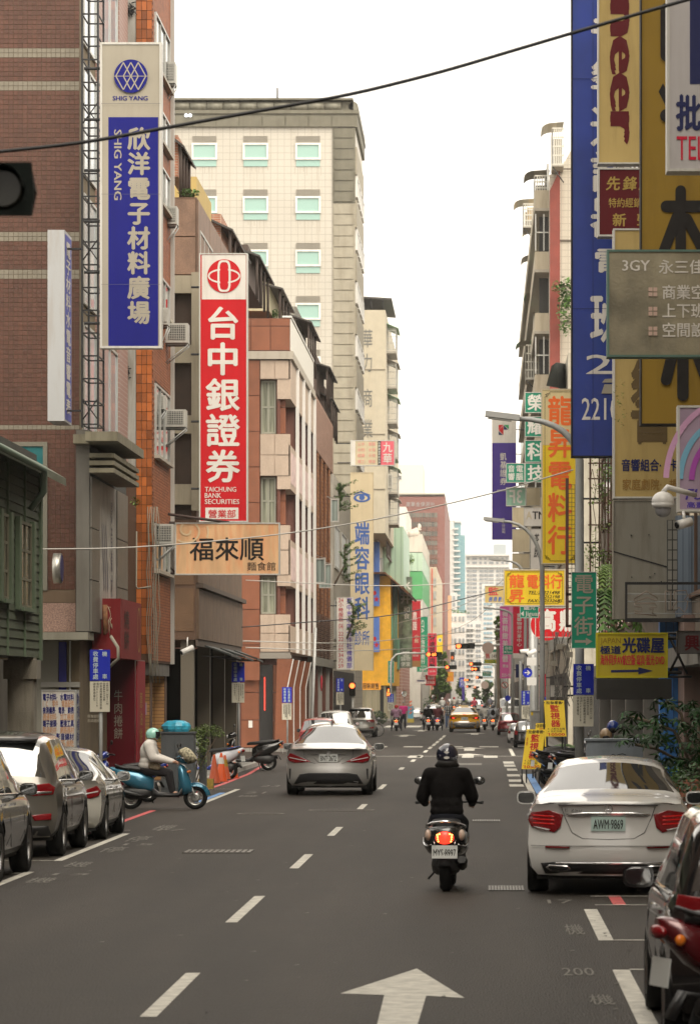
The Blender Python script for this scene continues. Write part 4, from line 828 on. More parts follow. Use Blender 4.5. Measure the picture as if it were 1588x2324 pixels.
for px0,px1,py0,py1,Z,lb,kd in cages:
    x0,x1,z0,z1 = X(px0,Z),X(px1,Z),Hh(py1,Z),Hh(py0,Z); q = thing('balcony_cage',lb,'balcony cage',(x1,Z,z0),'caged balconies on the right hand building'); dp = 3.
    b = MB(); b.box((x0,Z,z0-.1),(x1,Z+dp,z0)); b.build('floor', MATS['slab_grey'], q)
    b = MB(); n = 6
    for i in range(n+1): xx = x0+(x1-x0)*i/n; b.box((xx-.028,Z,z0),(xx+.028,Z+.03,z1)); 
    for i in range(5): zz = z0+(z1-z0)*i/4; b.box((x0,Z-.01,zz-.035),(x1,Z+.04,zz+.035)); b.box((x0-.01,Z,zz-.02),(x0+.03,Z+dp,zz+.02))
    for i in range(8): yy = Z+dp*i/7; b.box((x0-.01,yy,z0),(x0+.03,yy+.06,z1))
    b.build('bars', M('cage_white',(.55,.53,.46),.6,dirt=.4), q)
    b = MB(); b.box((x0+.1,Z+dp-.1,z0+.02),(x1,Z+dp,z1-.1)); b.build('back_panel', M('cage_back',(.2,.18,.15),.7,var=.3), q)
    if kd==1: b = MB(); b.box((x0+.2,Z+.06,z0+.3),(x1-.05,Z+.1,z1-.2)); b.build('panel', M('ochre_panel',(.45,.27,.08),.7), q)
    b = MB(); pts = [(x0-.55*math.cos(a)*(1 if a<1.6 else 0)+.0, z1+.35*math.sin(a)-.1) for a in (0,.4,.8,1.2,1.57)]
    b.rings([[(p[0],Z-.1,p[1]),(p[0],Z+dp+.1,p[1])] for p in pts]+[[(x1,Z-.1,z1+.3),(x1,Z+dp+.1,z1+.3)]],0,False,False,False)
    b.build('awning', M(('cream_awning','ochre_awning','green_stripe_awning')[kd],((.6,.56,.46),(.5,.42,.28),(.28,.5,.34))[kd],.6,grid=(99,.25,.1,'YZ'),gcol=(.4,.38,.32)), q)
    b = MB(); b.tube([(x0,Z+.1,z0-.1),(x1,Z+.1,z0-.9)],.03,5); b.build('brace', blackm, q)
b = MB(); foliage(b,(X(1287,184),183.6,Hh(665,184)),(.5,.4,.9),260,.13); foliage(b,(X(1284,184),183.6,Hh(710,184)),(.5,.4,1.2),260,.13); foliage(b,(X(1262,184),183.6,Hh(652,184)),(.3,.3,.3),50,.1); tag(b.build('wall_shrub',leafm),'wild green shrub growing out of the cream tiled wall next to the red pillar','plant')
# beyond
XRR = 3.3
rowblock('right_row_house','cream row house beyond the caged balconies','R',275,330,Hh(1130,275),(.5,.46,.4),deep=8)
rowblock('right_row_shop','low grey row shop on the right side past the second junction','R',332,430,Hh(1300,332),(.42,.4,.36),deep=8)
rowblock('right_far_house','tall pale house far down the right side','R',451,620,Hh(1390,451),(.5,.45,.38),deep=8)
rowblock('right_end_house','last pale house on the right before the towers','R',640,900,Hh(1440,640),(.5,.47,.42),deep=8)
block('stray_tower','slim glass and steel tower sliver behind the green square signs', X(1185,420), X(1200,420), 420, 440, .13, Hh(912,420), M('grey_glass_tower',(.4,.44,.42),.4))
# street trees far away
bark = M('bark',(.12,.09,.06),.9,var=.2)
def tree(label, px, py0, py1, Z, rpx, n=900, sz=.16, m=None, group='street trees down the street'):
    x = X(px,Z); zt,zb_ = Hh(py0,Z),Hh(py1,Z); r_ = rpx*Z/F; t = thing('street_tree',label,'tree',(x,Z,.1),group)
    b = MB(); b.tube([(x,Z,.1),(x+.1,Z,1.5),(x-.05,Z,zb_+(zt-zb_)*.3),(x,Z,zb_+(zt-zb_)*.7)],.2,7,radii=[.22,.17,.14,.05])
    for k_ in range(6): a = k_*1.05; b.tube([(x,Z,zb_+(zt-zb_)*.15),(x+math.cos(a)*r_*.6,Z+math.sin(a)*r_*.6,zb_+(zt-zb_)*(.5+.05*k_))],.05,5)
    b.build('trunk', bark, t); b = MB(); rg = random.Random(int(px))
    for k_ in range(11):
        c_ = (x+rg.uniform(-.6,.6)*r_, Z+rg.uniform(-.6,.6)*r_, zb_+(zt-zb_)*(.18+.72*k_/10)); rr = r_*rg.uniform(.5,.8)*(1-abs(k_/10-.4)*.5)
        foliage(b,c_,(rr,rr,rr*.8),n//11,sz,0,rg)
    b.build('crown', m or leafm, t)
tree('large street tree with yellow green crown beside the red noodle banner', 998, 1462, 1612, 420, 24, 4200, .34, leafy)
tree('small tree standing near the blue north sign in the distance', 1045, 1540, 1600, 620, 14, 500, .35, leafy)
tree('rounded dark street tree on the right in the distance', 1104, 1545, 1600, 600, 15, 600, .35, leafm)
tree('distant tree behind the small traffic lights', 1082, 1560, 1600, 760, 12, 400, .4, leafm)
tree('upper bushy tree behind the pink vertical banner', 1130, 1395, 1470, 300, 9, 500, .18, leafy)
# ================================================================== SIGNS
LH = M('sign_frame_white',(.55,.54,.5),.45,.1,dirt=.4,dscale=2)
SF = {}
def sm(name, col, **k): return M('sign_'+name, col, k.pop('rough',.6), spec=.25, var=k.pop('var',.05), vscale=k.pop('vscale',1.5), dirt=k.pop('dirt',.12), dscale=k.pop('dscale',1.2), **k)
s_blue = sm('deep_blue',(.004,.006,.17)); s_white = sm('white',(.68,.65,.6),dirt=.25); s_red = sm('red',(.52,.008,.014)); s_grey = sm('warm_grey',(.34,.31,.25)); s_ink = sm('black_ink',(.015,.013,.012)); s_cream = sm('cream',(.58,.5,.34),dirt=.3)
s_yel = sm('yellow',(.82,.58,.03),dirt=.2); s_green = sm('green',(.012,.22,.13)); s_orange = sm('orange_letters',(.85,.16,.03)); s_lblue = sm('letter_blue',(.06,.13,.38)); s_navy = sm('navy',(.02,.025,.1)); s_purple = sm('purple',(.06,.03,.26))
s_maroon = sm('maroon',(.10,.006,.01)); s_gold = sm('gold_letters',(.4,.28,.07)); s_ochre = sm('ochre',(.27,.17,.022),dirt=.35,dscale=.8); s_beige = sm('beige',(.46,.34,.13),dirt=.3); s_pink = sm('pink',(.68,.12,.36)); s_crim = sm('crimson',(.6,.015,.05)); s_parkb = sm('parking_blue',(.012,.025,.4))
def sign(name, label, cat, r, Z, face, depth=.25, frame=None, bd=2., parts=(), texts=(), to=None, group=None, fx=None, arms=2):
    x0,y0,x1,y1 = r; frame = frame or LH
    t = thing(name, label, cat, (X((x0+x1)/2,Z), Z, Hh(y1,Z)), group); q = Z/F
    b = MB(); b.box((X(x0,Z),Z+.006,Hh(y1,Z)),(X(x1,Z),Z+depth,Hh(y0,Z))); b.build('case', frame, t)
    if bd:
        b = MB()
        for (a,c_,e,g_) in ((x0,y0,x1,y0+bd),(x0,y1-bd,x1,y1),(x0,y0+bd,x0+bd,y1-bd),(x1-bd,y0+bd,x1,y1-bd)): b.box((X(a,Z),Z-.02,Hh(g_,Z)),(X(e,Z),Z+.005,Hh(c_,Z)))
        b.build('rim', frame, t)
    b = MB(); b.box((X(x0+bd,Z),Z-.004,Hh(y1-bd,Z)),(X(x1-bd,Z),Z+.004,Hh(y0+bd,Z))); b.build('face', face, t)
    fr = FrC(Z-.004); lv = 0
    for (nm,rr,m_) in parts:
        lv += 1; b = MB(); f = fr
        if len(rr)==4 and not hasattr(rr[0],'__len__'): a,c_,e,g_ = rr; b.add([fr.pt(a,g_,.002+.002*lv),fr.pt(e,g_,.002+.002*lv),fr.pt(e,c_,.002+.002*lv),fr.pt(a,c_,.002+.002*lv)],[(0,1,2,3)])
        else: b.add([fr.pt(p[0],p[1],.002+.002*lv) for p in rr],[tuple(range(len(rr)))])
        b.build(nm, m_, t)
    base = .006+.002*lv; by = {}
    for tx in texts:
        kind,s,a,c_,e,g_,m_ = tx[:7]; o = dict(tx[7]) if len(tx)>7 else {}; bold = o.pop('bold',B1); mb = by.setdefault(m_.name,(MB(),m_))[0]
        {'H':TH,'W':TW,'V':TV}[kind](mb,s,fr,a,c_,e,g_,bold,lift=base,**o)
    for mb,m_ in by.values(): mb.build('lettering', m_, t)
    if to is not None:
        for i in range(arms):
            yy = y0+(y1-y0)*((i+.5)/arms if arms>2 else (.12,.88)[i]); xe = X(x1,Z) if to>X(x1,Z) else X(x0,Z); b = MB()
            b.cyl((xe,Z+.1,Hh(yy,Z)),(to,Z+.1,Hh(yy,Z)),.03,n=6); b.build('bracket', blackm, t)
    return t
# tall blue sign
t = sign('vertical_sign','tall blue and white vertical sign with a latticed globe emblem on the brown tile building','sign',(227,95,367,790),73,s_grey,.3,LH,5,
  parts=(('blue_field',(246,265,359,786),s_blue),),
  texts=(('V','欣洋電子材料廣場',289,287,341,738,s_grey,{'bold':B2+.012}),('H','SHIG YANG',259,294,276,453,s_grey,{'rot':1,'bold':B2}),('H','SHIG YANG',256,217,335,227,s_blue,{'bold':B2})),to=X(190,73),arms=6)
b = MB(); f = FrC(72.97); c_ = (297,172); r_ = 38
b.add([f.pt(c_[0]+r_*math.cos(a*math.pi/20),c_[1]+r_*math.sin(a*math.pi/20),.012) for a in range(40)],[tuple(range(40))]); b.build('emblem', s_blue, t)
b = MB()
def strip(b,f,p,q,w_,d):
    v = Vector((q[0]-p[0],q[1]-p[1])).normalized(); n_ = (-v.y*w_/2, v.x*w_/2)
    b.add([f.pt(p[0]+n_[0],p[1]+n_[1],d),f.pt(q[0]+n_[0],q[1]+n_[1],d),f.pt(q[0]-n_[0],q[1]-n_[1],d),f.pt(p[0]-n_[0],p[1]-n_[1],d)],[(0,1,2,3)])
strip(b,f,(258,172),(336,172),1.6,.016)
for s_ in (-1,1):
    for xc in (280,297,314):
        for sg_ in (-1,1): strip(b,f,(xc,172+s_*31),(xc+sg_*17,172),2.6,.017+.001*(sg_+s_))
b.build('emblem_lines', s_grey, t)
for y_ in (234,440,645):
    b = MB(); strip(b,f,(230,y_),(364,y_),.7,.0145); b.build('panel_seam', M('seam_dim',(.1,.1,.12),.7), t)
# lattice tower that carries it
t = thing('lattice_frame','black steel lattice frame rising beside the tall blue sign','lattice frame',(X(204,75),75,Hh(970,75)))
for px,dz in ((186,0),(222,0),(188,1.1),(222,1.1)): b = MB(); b.box((X(px-2.2,75),75+dz,Hh(970,75)),(X(px+2.2,75),75.07+dz,Hh(-40,75))); b.build('post', blackm, t)
b = MB(); py = 962
while py > -40:
    for dz in (0,1.1): b.box((X(188,75),75.0+dz+.01,Hh(py+2,75)),(X(220,75),75.05+dz,Hh(py-1.2,75)))
    b.box((X(184.5,75),75.05,Hh(py+1.5,75)),(X(187.5,75),76.1,Hh(py-1,75))); b.box((X(220.5,75),75.05,Hh(py+1.5,75)),(X(223.5,75),76.1,Hh(py-1,75))); py -= 51.8
o = b.build('rungs', blackm, t); o['kind'] = 'stuff'
b = MB()
for py in (905,543,232): b.tube([(X(188,75),75.03,Hh(py+46,75)),(X(221,75),75.03,Hh(py,75))],.015,4); b.tube([(X(188,75),75.03,Hh(py,75)),(X(221,75),75.03,Hh(py+46,75))],.015,4)
o = b.build('bracing', blackm, t); o['kind'] = 'stuff'
# narrow white light box, lettered on its street side
Z = 71; t = thing('vertical_sign','narrow white light box on the brown tiles with faded blue lettering on its street side','sign',(X(138,Z),Z,Hh(965,Z)))
b = MB(); b.box((X(108,Z),Z,Hh(955,Z)),(X(146,Z),Z+1.25,Hh(521,Z))); b.build('case', M('box_white',(.42,.43,.44),.4,dirt=.5,dscale=1.5,dcol=(.3,.25,.2)), t)
b = MB(); f = Fr((X(146,Z)+.002,Z+.08,Hh(528,Z)),(0,1,0),(0,0,-1),(1,0,0)); hh = Hh(528,Z)-Hh(950,Z)
b.add([f.pt(.02,0,.002),f.pt(.02,hh,.002),f.pt(1.1,hh,.002),f.pt(1.1,0,.002)],[(0,1,2,3)]); b.build('face', sm('faded_blue',(.11,.12,.4)), t)
b = MB(); TV(b,'電子材料水電音響電表',f,.15,.1,.95,hh-.1,B2); b.build('lettering', s_white, t)
b = MB(); b.box((X(146,Z),Z+.4,Hh(560,Z)),(X(180,Z),Z+.5,Hh(556,Z))); b.box((X(146,Z),Z+.4,Hh(930,Z)),(X(180,Z),Z+.5,Hh(926,Z))); b.build('bracket', blackm, t)
# red bank sign
t = sign('vertical_sign','tall red and white bank sign with a round red knot emblem','sign',(452,574,562,1185),98,s_red,.3,LH,3,
  parts=(('white_field',(458,578,558,679),s_white),('white_plate',(466,1152,541,1178),s_white)),
  texts=(('V','台中銀證券',466,694,545,1100,s_white,{'bold':B2}),('H','TAICHUNG',465,1105,536,1116,s_white,{}),('H','BANK',465,1119,502,1130,s_white,{}),('H','SECURITIES',465,1133,543,1144,s_white,{}),('W','營業部',472,1156,536,1176,s_red,{'bold':B1})),to=-7.7,arms=4)
f = FrC(97.99); b = MB(); b.add([f.pt(508.5+38*math.cos(a*math.pi/20),626+38*math.sin(a*math.pi/20),.014) for a in range(40)],[tuple(range(40))]); b.build('emblem', s_red, t)
b = MB()
def ringe(b,f,cx,cy,rx,ry,w_,d,sq=2.):
    n=36; P=[]; Q=[]
    for a in range(n):
        c0,s0 = math.cos(a*2*math.pi/n), math.sin(a*2*math.pi/n); k0 = (abs(c0)**sq+abs(s0)**sq)**(-1/sq)
        P.append(f.pt(cx+rx*c0*k0,cy+ry*s0*k0,d)); Q.append(f.pt(cx+(rx-w_)*c0*k0,cy+(ry-w_)*s0*k0,d))
    b.add(P+Q,[(i,(i+1)%n,n+(i+1)%n,n+i) for i in range(n)])
ringe(b,f,508.5,626,37,17,4,.018); ringe(b,f,508.5,626,15,36,4.6,.020,4.); b.build('emblem_knot', s_white, t)
b = MB(); b.add([f.pt(508.5+10*math.cos(a*math.pi/12),626+31*math.sin(a*math.pi/12),.019) for a in range(24)],[tuple(range(24))]); b.build('emblem_core', s_red, t)
# noodle house sign
soup = M('noodle_sign_face',(.72,.45,.24),.5,var=.2,vscale=1.2,dirt=.8,dscale=.9,dcol=(.72,.17,.05),stretch=(2.5,1,.5))
t = sign('hanging_sign','stained orange noodle house sign with a pale swirl and black brush characters','sign',(397,1186,635,1305),91,soup,.25,LH,3,
  texts=(('W','福來順',430,1218,600,1274,s_ink,{'bold':B1}),('W','麵食館',560,1275,627,1296,s_ink,{'bold':B0})))
f = FrC(90.99); b = MB(); pts = []
for k_ in range(60):
    a = k_*.22; r_ = 5+k_*.62; pts.append((426+r_*math.cos(a)*1.15,1204+r_*math.sin(a)))
for p,q in zip(pts,pts[1:]):
    if all(1189<u[1]<1302 and 400<u[0]<632 for u in (p,q)): strip(b,f,p,q,4.5,.009)
b.build('swirl', sm('pale_swirl',(.72,.55,.34),dirt=.2), t)
t = thing('sign_truss','dark crossed steel truss holding the orange noodle sign to the brick wall','bracket',(-8,91,5))
b = MB(); x0,x1 = X(335,91),X(397,91)
for py in (1186,1236,1300): b.tube([(x0,91.1,Hh(py,91)),(x1,91.1,Hh(py,91))],.035,5)
b.tube([(x0,91.1,Hh(1186,91)),(x1,91.1,Hh(1236,91))],.025,5); b.tube([(x0,91.1,Hh(1236,91)),(x1,91.1,Hh(1186,91))],.025,5); b.tube([(x0,91.1,Hh(1236,91)),(x1,91.1,Hh(1300,91))],.025,5); b.tube([(x0,91.1,Hh(1300,91)),(x1,91.1,Hh(1236,91))],.025,5)
b.tube([(X(325,90),90.6,Hh(1157,90)),(X(520,91),91.05,Hh(1186,91))],.035,6); b.build('truss', M('rust_black',(.05,.03,.025),.8), t)
# 九華, eye clinic, service sign
sign('hanging_sign','pink and cream sign board of faded engineering words projecting high over the street','sign',(795,999,896,1057),205,s_cream,.4,LH,2,
  parts=(('pink_field',(864,1001,894,1055),sm('faded_pink',(.72,.14,.18))),('black_strip',(857,1001,864,1055),s_ink),('white_end',(797,1001,806,1055),s_white)),
  texts=(('V','九華',868,1003,890,1053,s_white,{'bold':B1}),('W','土木·建築',811,1003,852,1012,sm('faded_text',(.72,.34,.28)),{}),('W','水利·水保',811,1016,852,1025,sm('faded_text',(.72,.34,.28)),{}),('W','結構·大地',811,1029,852,1038,sm('faded_text',(.72,.34,.28)),{}),('W','環工·環保',811,1043,852,1052,sm('faded_text',(.72,.34,.28)),{}),('V','技師高普考研究所',858,1003,863,1053,s_white,{})),to=-8,arms=2)
s_clin = sm('clinic_cream',(.6,.51,.34),dirt=.15,dscale=.5)
t = sign('vertical_sign','tall cream eye clinic sign with a blue eye emblem and blue brush characters','sign',(795,1072,847,1522),186,s_clin,.5,s_clin,1,
  texts=(('V','端容眼科',804,1183,839,1410,s_lblue,{'bold':B2}),('W','診所',804,1430,839,1466,s_lblue,{'bold':B1})),to=-8,arms=2)
f = FrC(185.99); b = MB(); 
b.add([f.pt(821+18*math.cos(a*math.pi/16)*(1.05),1130+9.5*math.sin(a*math.pi/16),.008) for a in range(32)],[tuple(range(32))]); b.build('eye', s_lblue, t)
b = MB(); b.add([f.pt(821+13*math.cos(a*math.pi/12),1130+6*math.sin(a*math.pi/12),.010) for a in range(24)],[tuple(range(24))]); b.build('eye_white', s_clin, t)
b = MB(); b.add([f.pt(821+6.5*math.cos(a*math.pi/12),1129+6.5*math.sin(a*math.pi/12),.012) for a in range(24)],[tuple(range(24))]); strip(b,f,(803,1122),(818,1116),2.5,.012); strip(b,f,(818,1116),(840,1124),2.5,.013); b.build('iris', s_lblue, t)
s_dred = sm('dark_red_letters',(.45,.03,.05)); s_viol = sm('violet_letters',(.09,.05,.4))
sign('vertical_sign','white vertical sign of violet brush characters and a red phone number','sign',(764,1355,803,1520),182,s_white,.3,LH,1,
  texts=(('V','臺中市中區合作社禮儀部',786,1357,799,1518,s_viol,{'bold':B1}),('V','24小時服務'[2:],768,1368,779,1412,s_dred,{}),('H','24',768,1358,779,1367,s_dred,{}),('H','(04)',768,1415,779,1431,s_dred,{})) + tuple(('H',a+c_,768,1434+i*12.2,779,1443+i*12.2,s_dred,{}) for i,(a,c_) in enumerate(('22','22','22','92','34','72','59'[::1]))) ,to=-7.6,arms=2)
# orange banner
bn = sm('orange_banner',(.85,.36,.04),bump=.6,bscale=4)
sign('cloth_banner','wrinkled orange cloth banner strung under the cream clinic sign','banner',(810,1547,864,1566),290,bn,.04,bn,0,texts=(('W','及服裝銷售',813,1550,860,1564,s_ink,{}),))
# blue posters on the yellow wall
s_sky = sm('poster_blue',(.1,.2,.55))
for i,(y0,y1) in enumerate(((1230,1376),(1400,1480))):
    t = sign('wall_poster',('tall blue poster with a red star fish shape above the yellow wall','shorter blue poster with a red star shape lower on the yellow wall')[i],'poster',(846.5,y0,861,y1),301.6-.0,s_sky,.1,s_sky,0,parts=(('red_star',[(855+7*math.cos(a*math.pi/5-.9)*(1 if a%2 else .4)-1,y1-16+8*math.sin(a*math.pi/5-.9)*(1 if a%2 else .4)) for a in range(10)],s_red),('red_dot',[(850+4*math.cos(a*.6),y1-30+5*math.sin(a*.6)) for a in range(10)],s_red)))
# row of vertical banners on the left
photo = M('photo_print',(.13,.17,.11),.6,var=.8,vscale=1.6,dirt=.5,dscale=1.4,dcol=(.3,.25,.28))
sign('vertical_sign','tall photographic restaurant sign in grey and green with white brush words','sign',(904,1309,935,1516),330,photo,.3,s_ink,0,
  texts=(('V','水井',908,1315,932,1372,s_white,{'bold':B2}),('V','和食',915,1376,930,1406,s_white,{'bold':B1}),('V','定食',912,1478,930,1492,s_white,{}),('W','鍋物',909,1490,931,1501,s_white,{}),('W','便當',909,1502,931,1513,s_white,{})),to=-8,arms=2)
sign('vertical_sign','dark red restaurant sign with a gold foot beside the photographic sign','sign',(935,1364,954,1514),350,sm('wine_red',(.42,.02,.03)),.3,s_maroon,0,parts=(('gold_foot',(935,1500,954,1514),sm('brown_gold',(.28,.15,.05))),),
  texts=(('V','鼎園',936,1388,946,1432,s_white,{'bold':B1}),('V','小館',940,1440,950,1460,s_cream,{}),('H','seafood',936,1478,943,1482,s_white,{}),('H','restaurant',936,1486,949,1490,s_white,{})),to=-8,arms=2)
sign('vertical_sign','green bank sign with a white vertical row of characters','sign',(946,1400,970,1525),368,sm('bank_green',(.01,.23,.12)),.3,s_green,0,
  texts=(('V','三信商業銀行',955,1440,964,1508,s_white,{'bold':B1}),('H','COTA',955,1511,967,1515,s_white,{'bold':B1}),('H','BANK',952,1517,967,1522,s_white,{'bold':B1}),('H','CTA',956,1408,962,1436,s_white,{'rot':1,'bold':B2})),to=-8,arms=2)
t = sign('vertical_sign','crimson beef noodle sign with a bull head mark and black brush characters','sign',(970,1437,991,1533),384,s_crim,.3,s_white,.5,
  texts=(('V','進ㄧ牛肉麵'.replace('ㄧ','城'),974,1456,987,1518,s_ink,{'bold':B2}),('H','2221-2000',974,1522,987,1526,s_white,{})),to=-8,arms=2)
f = FrC(383.98); b = MB()
for p,q in (((975,1440),(976,1448)),((976,1448),(985,1448)),((985,1448),(986,1440)),((978,1449),(978,1454)),((983,1449),(983,1454))): strip(b,f,p,q,2.2,.012)
b.build('bull_mark', s_ink, t)
sign('vertical_sign','yellow sign with a white round logo half hidden by the big street tree','sign',(991,1441,1004,1485),400,s_yel,.3,s_yel,0,parts=(('round_logo',[(998+4.5*math.cos(a*.5),1453+5*math.sin(a*.5)) for a in range(13)],s_white),('leaf_logo',[(998+2.5*math.cos(a*.9),1453+3*math.sin(a*.9)) for a in range(7)],s_green)),to=-8)
sign('shop_sign','small red shop box with two rows of white characters under the crimson noodle sign','sign',(965,1532,988,1556),385,s_red,.4,s_red,0,texts=(('W','蝦皮店',970,1535,986,1543,s_white,{}),('W','店到店',968,1545,986,1553,s_white,{})),to=-8)
sign('shop_sign','orange shop sign with yellow lettering next to the street tree','sign',(1014,1525,1029,1547),440,sm('bright_orange',(.85,.28,.02)),.3,s_orange,0,texts=(('W','冰店',1016,1527,1027,1535,s_yel,{}),('W','ICE',1016,1537,1027,1545,s_yel,{})),to=-8)
sign('vertical_sign','blue vertical sign reading north in the far distance','sign',(1042,1538,1053,1560),560,s_parkb,.3,s_parkb,0,texts=(('V','北方',1043,1541,1052,1559,s_white,{'bold':B1}),))
sign('vertical_sign','lower purple and white banner under the far blue north sign','sign',(1048,1560,1054,1590),570,s_purple,.3,s_purple,0)
sign('vertical_sign','small black poster with an orange planet above the orange shop sign','sign',(1022,1480,1031,1502),450,s_ink,.3,s_ink,0,parts=(('planet',[(1026+3*math.cos(a*.6),1493+4*math.sin(a*.6)) for a in range(10)],s_orange),))
sign('vertical_sign','peach banner of white characters hanging at the foot of the brown office tower','sign',(991,1361,1003,1440),640,sm('peach',(.8,.5,.28)),.3,LH,0,texts=(('V','美髮沙龍',992,1366,1002,1432,s_cream,{}),),to=-8)
sign('vertical_sign','brown capped peach sign board beside the tower foot','sign',(1008,1352,1024,1475),700,sm('peach2',(.82,.52,.3)),.3,s_ink,0,parts=(('brown_edge',(1008,1352,1014,1475),s_ink),),to=-9)
# ---- right side signs
sign('vertical_sign','tall violet blue securities sign with a white top and a four colour square emblem','sign',(1116,947,1171,1225),250,s_purple,.35,s_white,.5,
  parts=(('white_top',(1116.5,947.5,1170,1005),s_white),('emblem_red',[(1131,964),(1142,964),(1131,976)],s_red),('emblem_red',[(1131,976),(1142,966),(1142,987)],s_red),('emblem_blue',[(1131,978),(1131,987),(1141,987)],s_navy),('emblem_green',[(1142.5,964),(1154,964),(1154,974)],sm('emblem_green',(.02,.3,.1))),('emblem_navy',[(1142.5,965),(1153,975),(1142.5,975)],s_navy)),
  texts=(('V','凱基證券',1134,1027,1149,1102,s_white,{}),('H','KGI SECURITIES',1128,1111,1151,1115,s_white,{}),('V','台中分公司',1138,1175,1146,1211,s_white,{})),to=3.4,arms=5)
for i,(ch,r) in enumerate((('榮',(1190.5,890,1240,936.5)),('耀',(1190.5,945,1240,991)),('科',(1190.5,999,1240,1049)),('技',(1191,1050.5,1240,1094.5)))):
    sign('square_sign',('topmost','second','third','lowest')[i]+' square green light box in the stack beside the yellow vertical sign','sign',r,150,s_green,.4,LH,1.3,texts=(('W',ch,r[0]+5,r[1]+4,1228+7,r[3]-4,s_white,{'bold':B2}),),to=3.4,arms=1 if False else 2,group='stacked green light boxes')
sign('square_sign','green light box with four small characters outside the stack','sign',(1148,1051,1190.5,1095),150,s_green,.4,LH,1.3,texts=(('V','音響',1152,1055,1168,1091,s_white,{'bold':B1}),('V','電腦',1170,1055,1187,1091,s_white,{'bold':B1})),group='stacked green light boxes')
sign('square_sign','pale green light box with mirrored lettering under the green boxes','sign',(1148,1106,1193,1148.5),151,sm('pale_green_face',(.3,.5,.38),dirt=.4),.4,LH,1.5,texts=(('H','3F',1156,1112,1184,1142,s_white,{'bold':B2,'mirror':True}),))
sign('square_sign','blank cream box next to the mirrored green box','sign',(1193.5,1106,1226,1148),152,s_cream,.4,LH,1)
sign('hanging_sign','pale grey cash machine sign with dark capitals behind the yellow vertical sign','sign',(1189,1152,1240,1194),156,s_white,.4,LH,1.2,texts=(('H','A',1194,1161,1206,1178,s_cream,{'bold':B2}),('H','TM',1208,1161,1236,1178,s_ink,{'bold':B2})),to=3.4)
sign('hanging_sign','blank cream wall sign below the cash machine sign','sign',(1162,1201,1202,1253),170,s_cream,.4,LH,1,to=3.4); sign('hanging_sign','lower blank cream sign with a rust stain','sign',(1162,1256,1202,1290),172,s_cream,.4,LH,1,to=3.4)
sign('vertical_sign','pale sign with faint black brush marks behind the street lamp','sign',(1203,1200,1228,1292),160,s_white,.4,LH,1,texts=(('V','茶飲',1210,1210,1224,1268,s_ink,{'shear':.2}),),to=3.4)
sign('hanging_sign','upper cream sign strip behind the violet securities sign','sign',(1162,1151,1189,1196),168,s_cream,.4,LH,1,to=3.4)
def fret(b,f,x0,y0,x1,y1,c_=8,w_=.9):
    for (cx,cy,sx,sy) in ((x0,y0,1,1),(x1,y0,-1,1),(x0,y1,1,-1),(x1,y1,-1,-1)):
        for p,q in (((0,c_),(c_*.6,c_)),((c_,0),(c_,c_*.6)),((c_*.35,c_*.35),(c_*.35,c_)),((c_*.35,c_*.35),(c_,c_*.35)),((c_*.35,c_*.7),(c_*.7,c_*.7)),((c_*.7,c_*.35),(c_*.7,c_*.7)),((0,c_*.6),(c_*.35,c_*.6))):
            strip(b,f,(cx+sx*p[0],cy+sy*p[1]),(cx+sx*q[0],cy+sy*q[1]),w_,.011)
    for p,q in (((x0,y0+c_),(x0,y1-c_)),((x1,y0+c_),(x1,y1-c_)),((x0+c_,y0),(x1-c_,y0)),((x0+c_,y1),(x1-c_,y1))): strip(b,f,p,q,w_,.010)
fadey = M('fading_yellow',(.75,.53,.12),.35,var=.12,dirt=.2)
t = sign('vertical_sign','tall yellow electrical shop sign with big orange red characters','sign',(1228,882,1314,1281),112,s_yel,.35,s_cream,3,parts=(('faded_top',(1231,885,1311,1010),sm('washed_yellow',(.68,.56,.3))),),
  texts=(('V','龍昇電料行',1242,897,1298,1263,s_orange,{'bold':B2}),),to=3.6,arms=4); b = MB(); f = FrC(111.99); fret(b,f,1236,889,1306,1273,11); b.build('fretwork', s_ink, t)
t = sign('hanging_sign','horizontal yellow electrical shop sign with phone and fax numbers','sign',(1142,1292,1283,1376),128,s_yel,.35,s_cream,3,
  texts=(('W','龍',1154,1303,1190,1335,s_orange,{'bold':B2}),('W','昇',1154,1336,1190,1368,s_orange,{'bold':B2}),('W','電料行',1194,1303,1276,1337,s_orange,{'bold':B2}),('H','TEL:22221498',1197,1341,1271,1349,s_ink,{'shear':.04}),('H','22252198',1222,1351,1271,1358,s_ink,{'shear':.05}),('H','FAX:22253268',1197,1360,1271,1367,s_ink,{'shear':.04})),to=3.6); b = MB(); f = FrC(127.99); fret(b,f,1149,1298,1276,1370,9,.8); b.build('fretwork', s_ink, t)
sign('hanging_sign','beige camera shop sign half hidden behind the horizontal yellow sign','sign',(1099,1329,1150,1369),140,s_beige,.35,LH,1.5,texts=(('W','監',1107,1332,1131,1352,s_dred,{'bold':B1}),('W','勝鼎數位',1108,1354,1150,1366,s_lblue,{'shear':.2})),to=3.4)
t = sign('hanging_sign','big red square sign with bold white characters behind the green street sign','sign',(1214,1379,1330,1447),134,s_red,.35,LH,1.5,texts=(('W','高',1222,1382,1262,1434,s_white,{'bold':B2+.02}),('W','鼎',1268,1382,1308,1434,s_white,{'bold':B2+.02})),to=3.6)
b = MB(); b.cyl((X(1240,136),136,Hh(1418,136)),(X(1240,136),136.3,Hh(1418,136)),X(CX+36,136),n=32); tag(b.build('round_sign', s_red),'round red sign disc peeping out behind the big red square sign','sign')
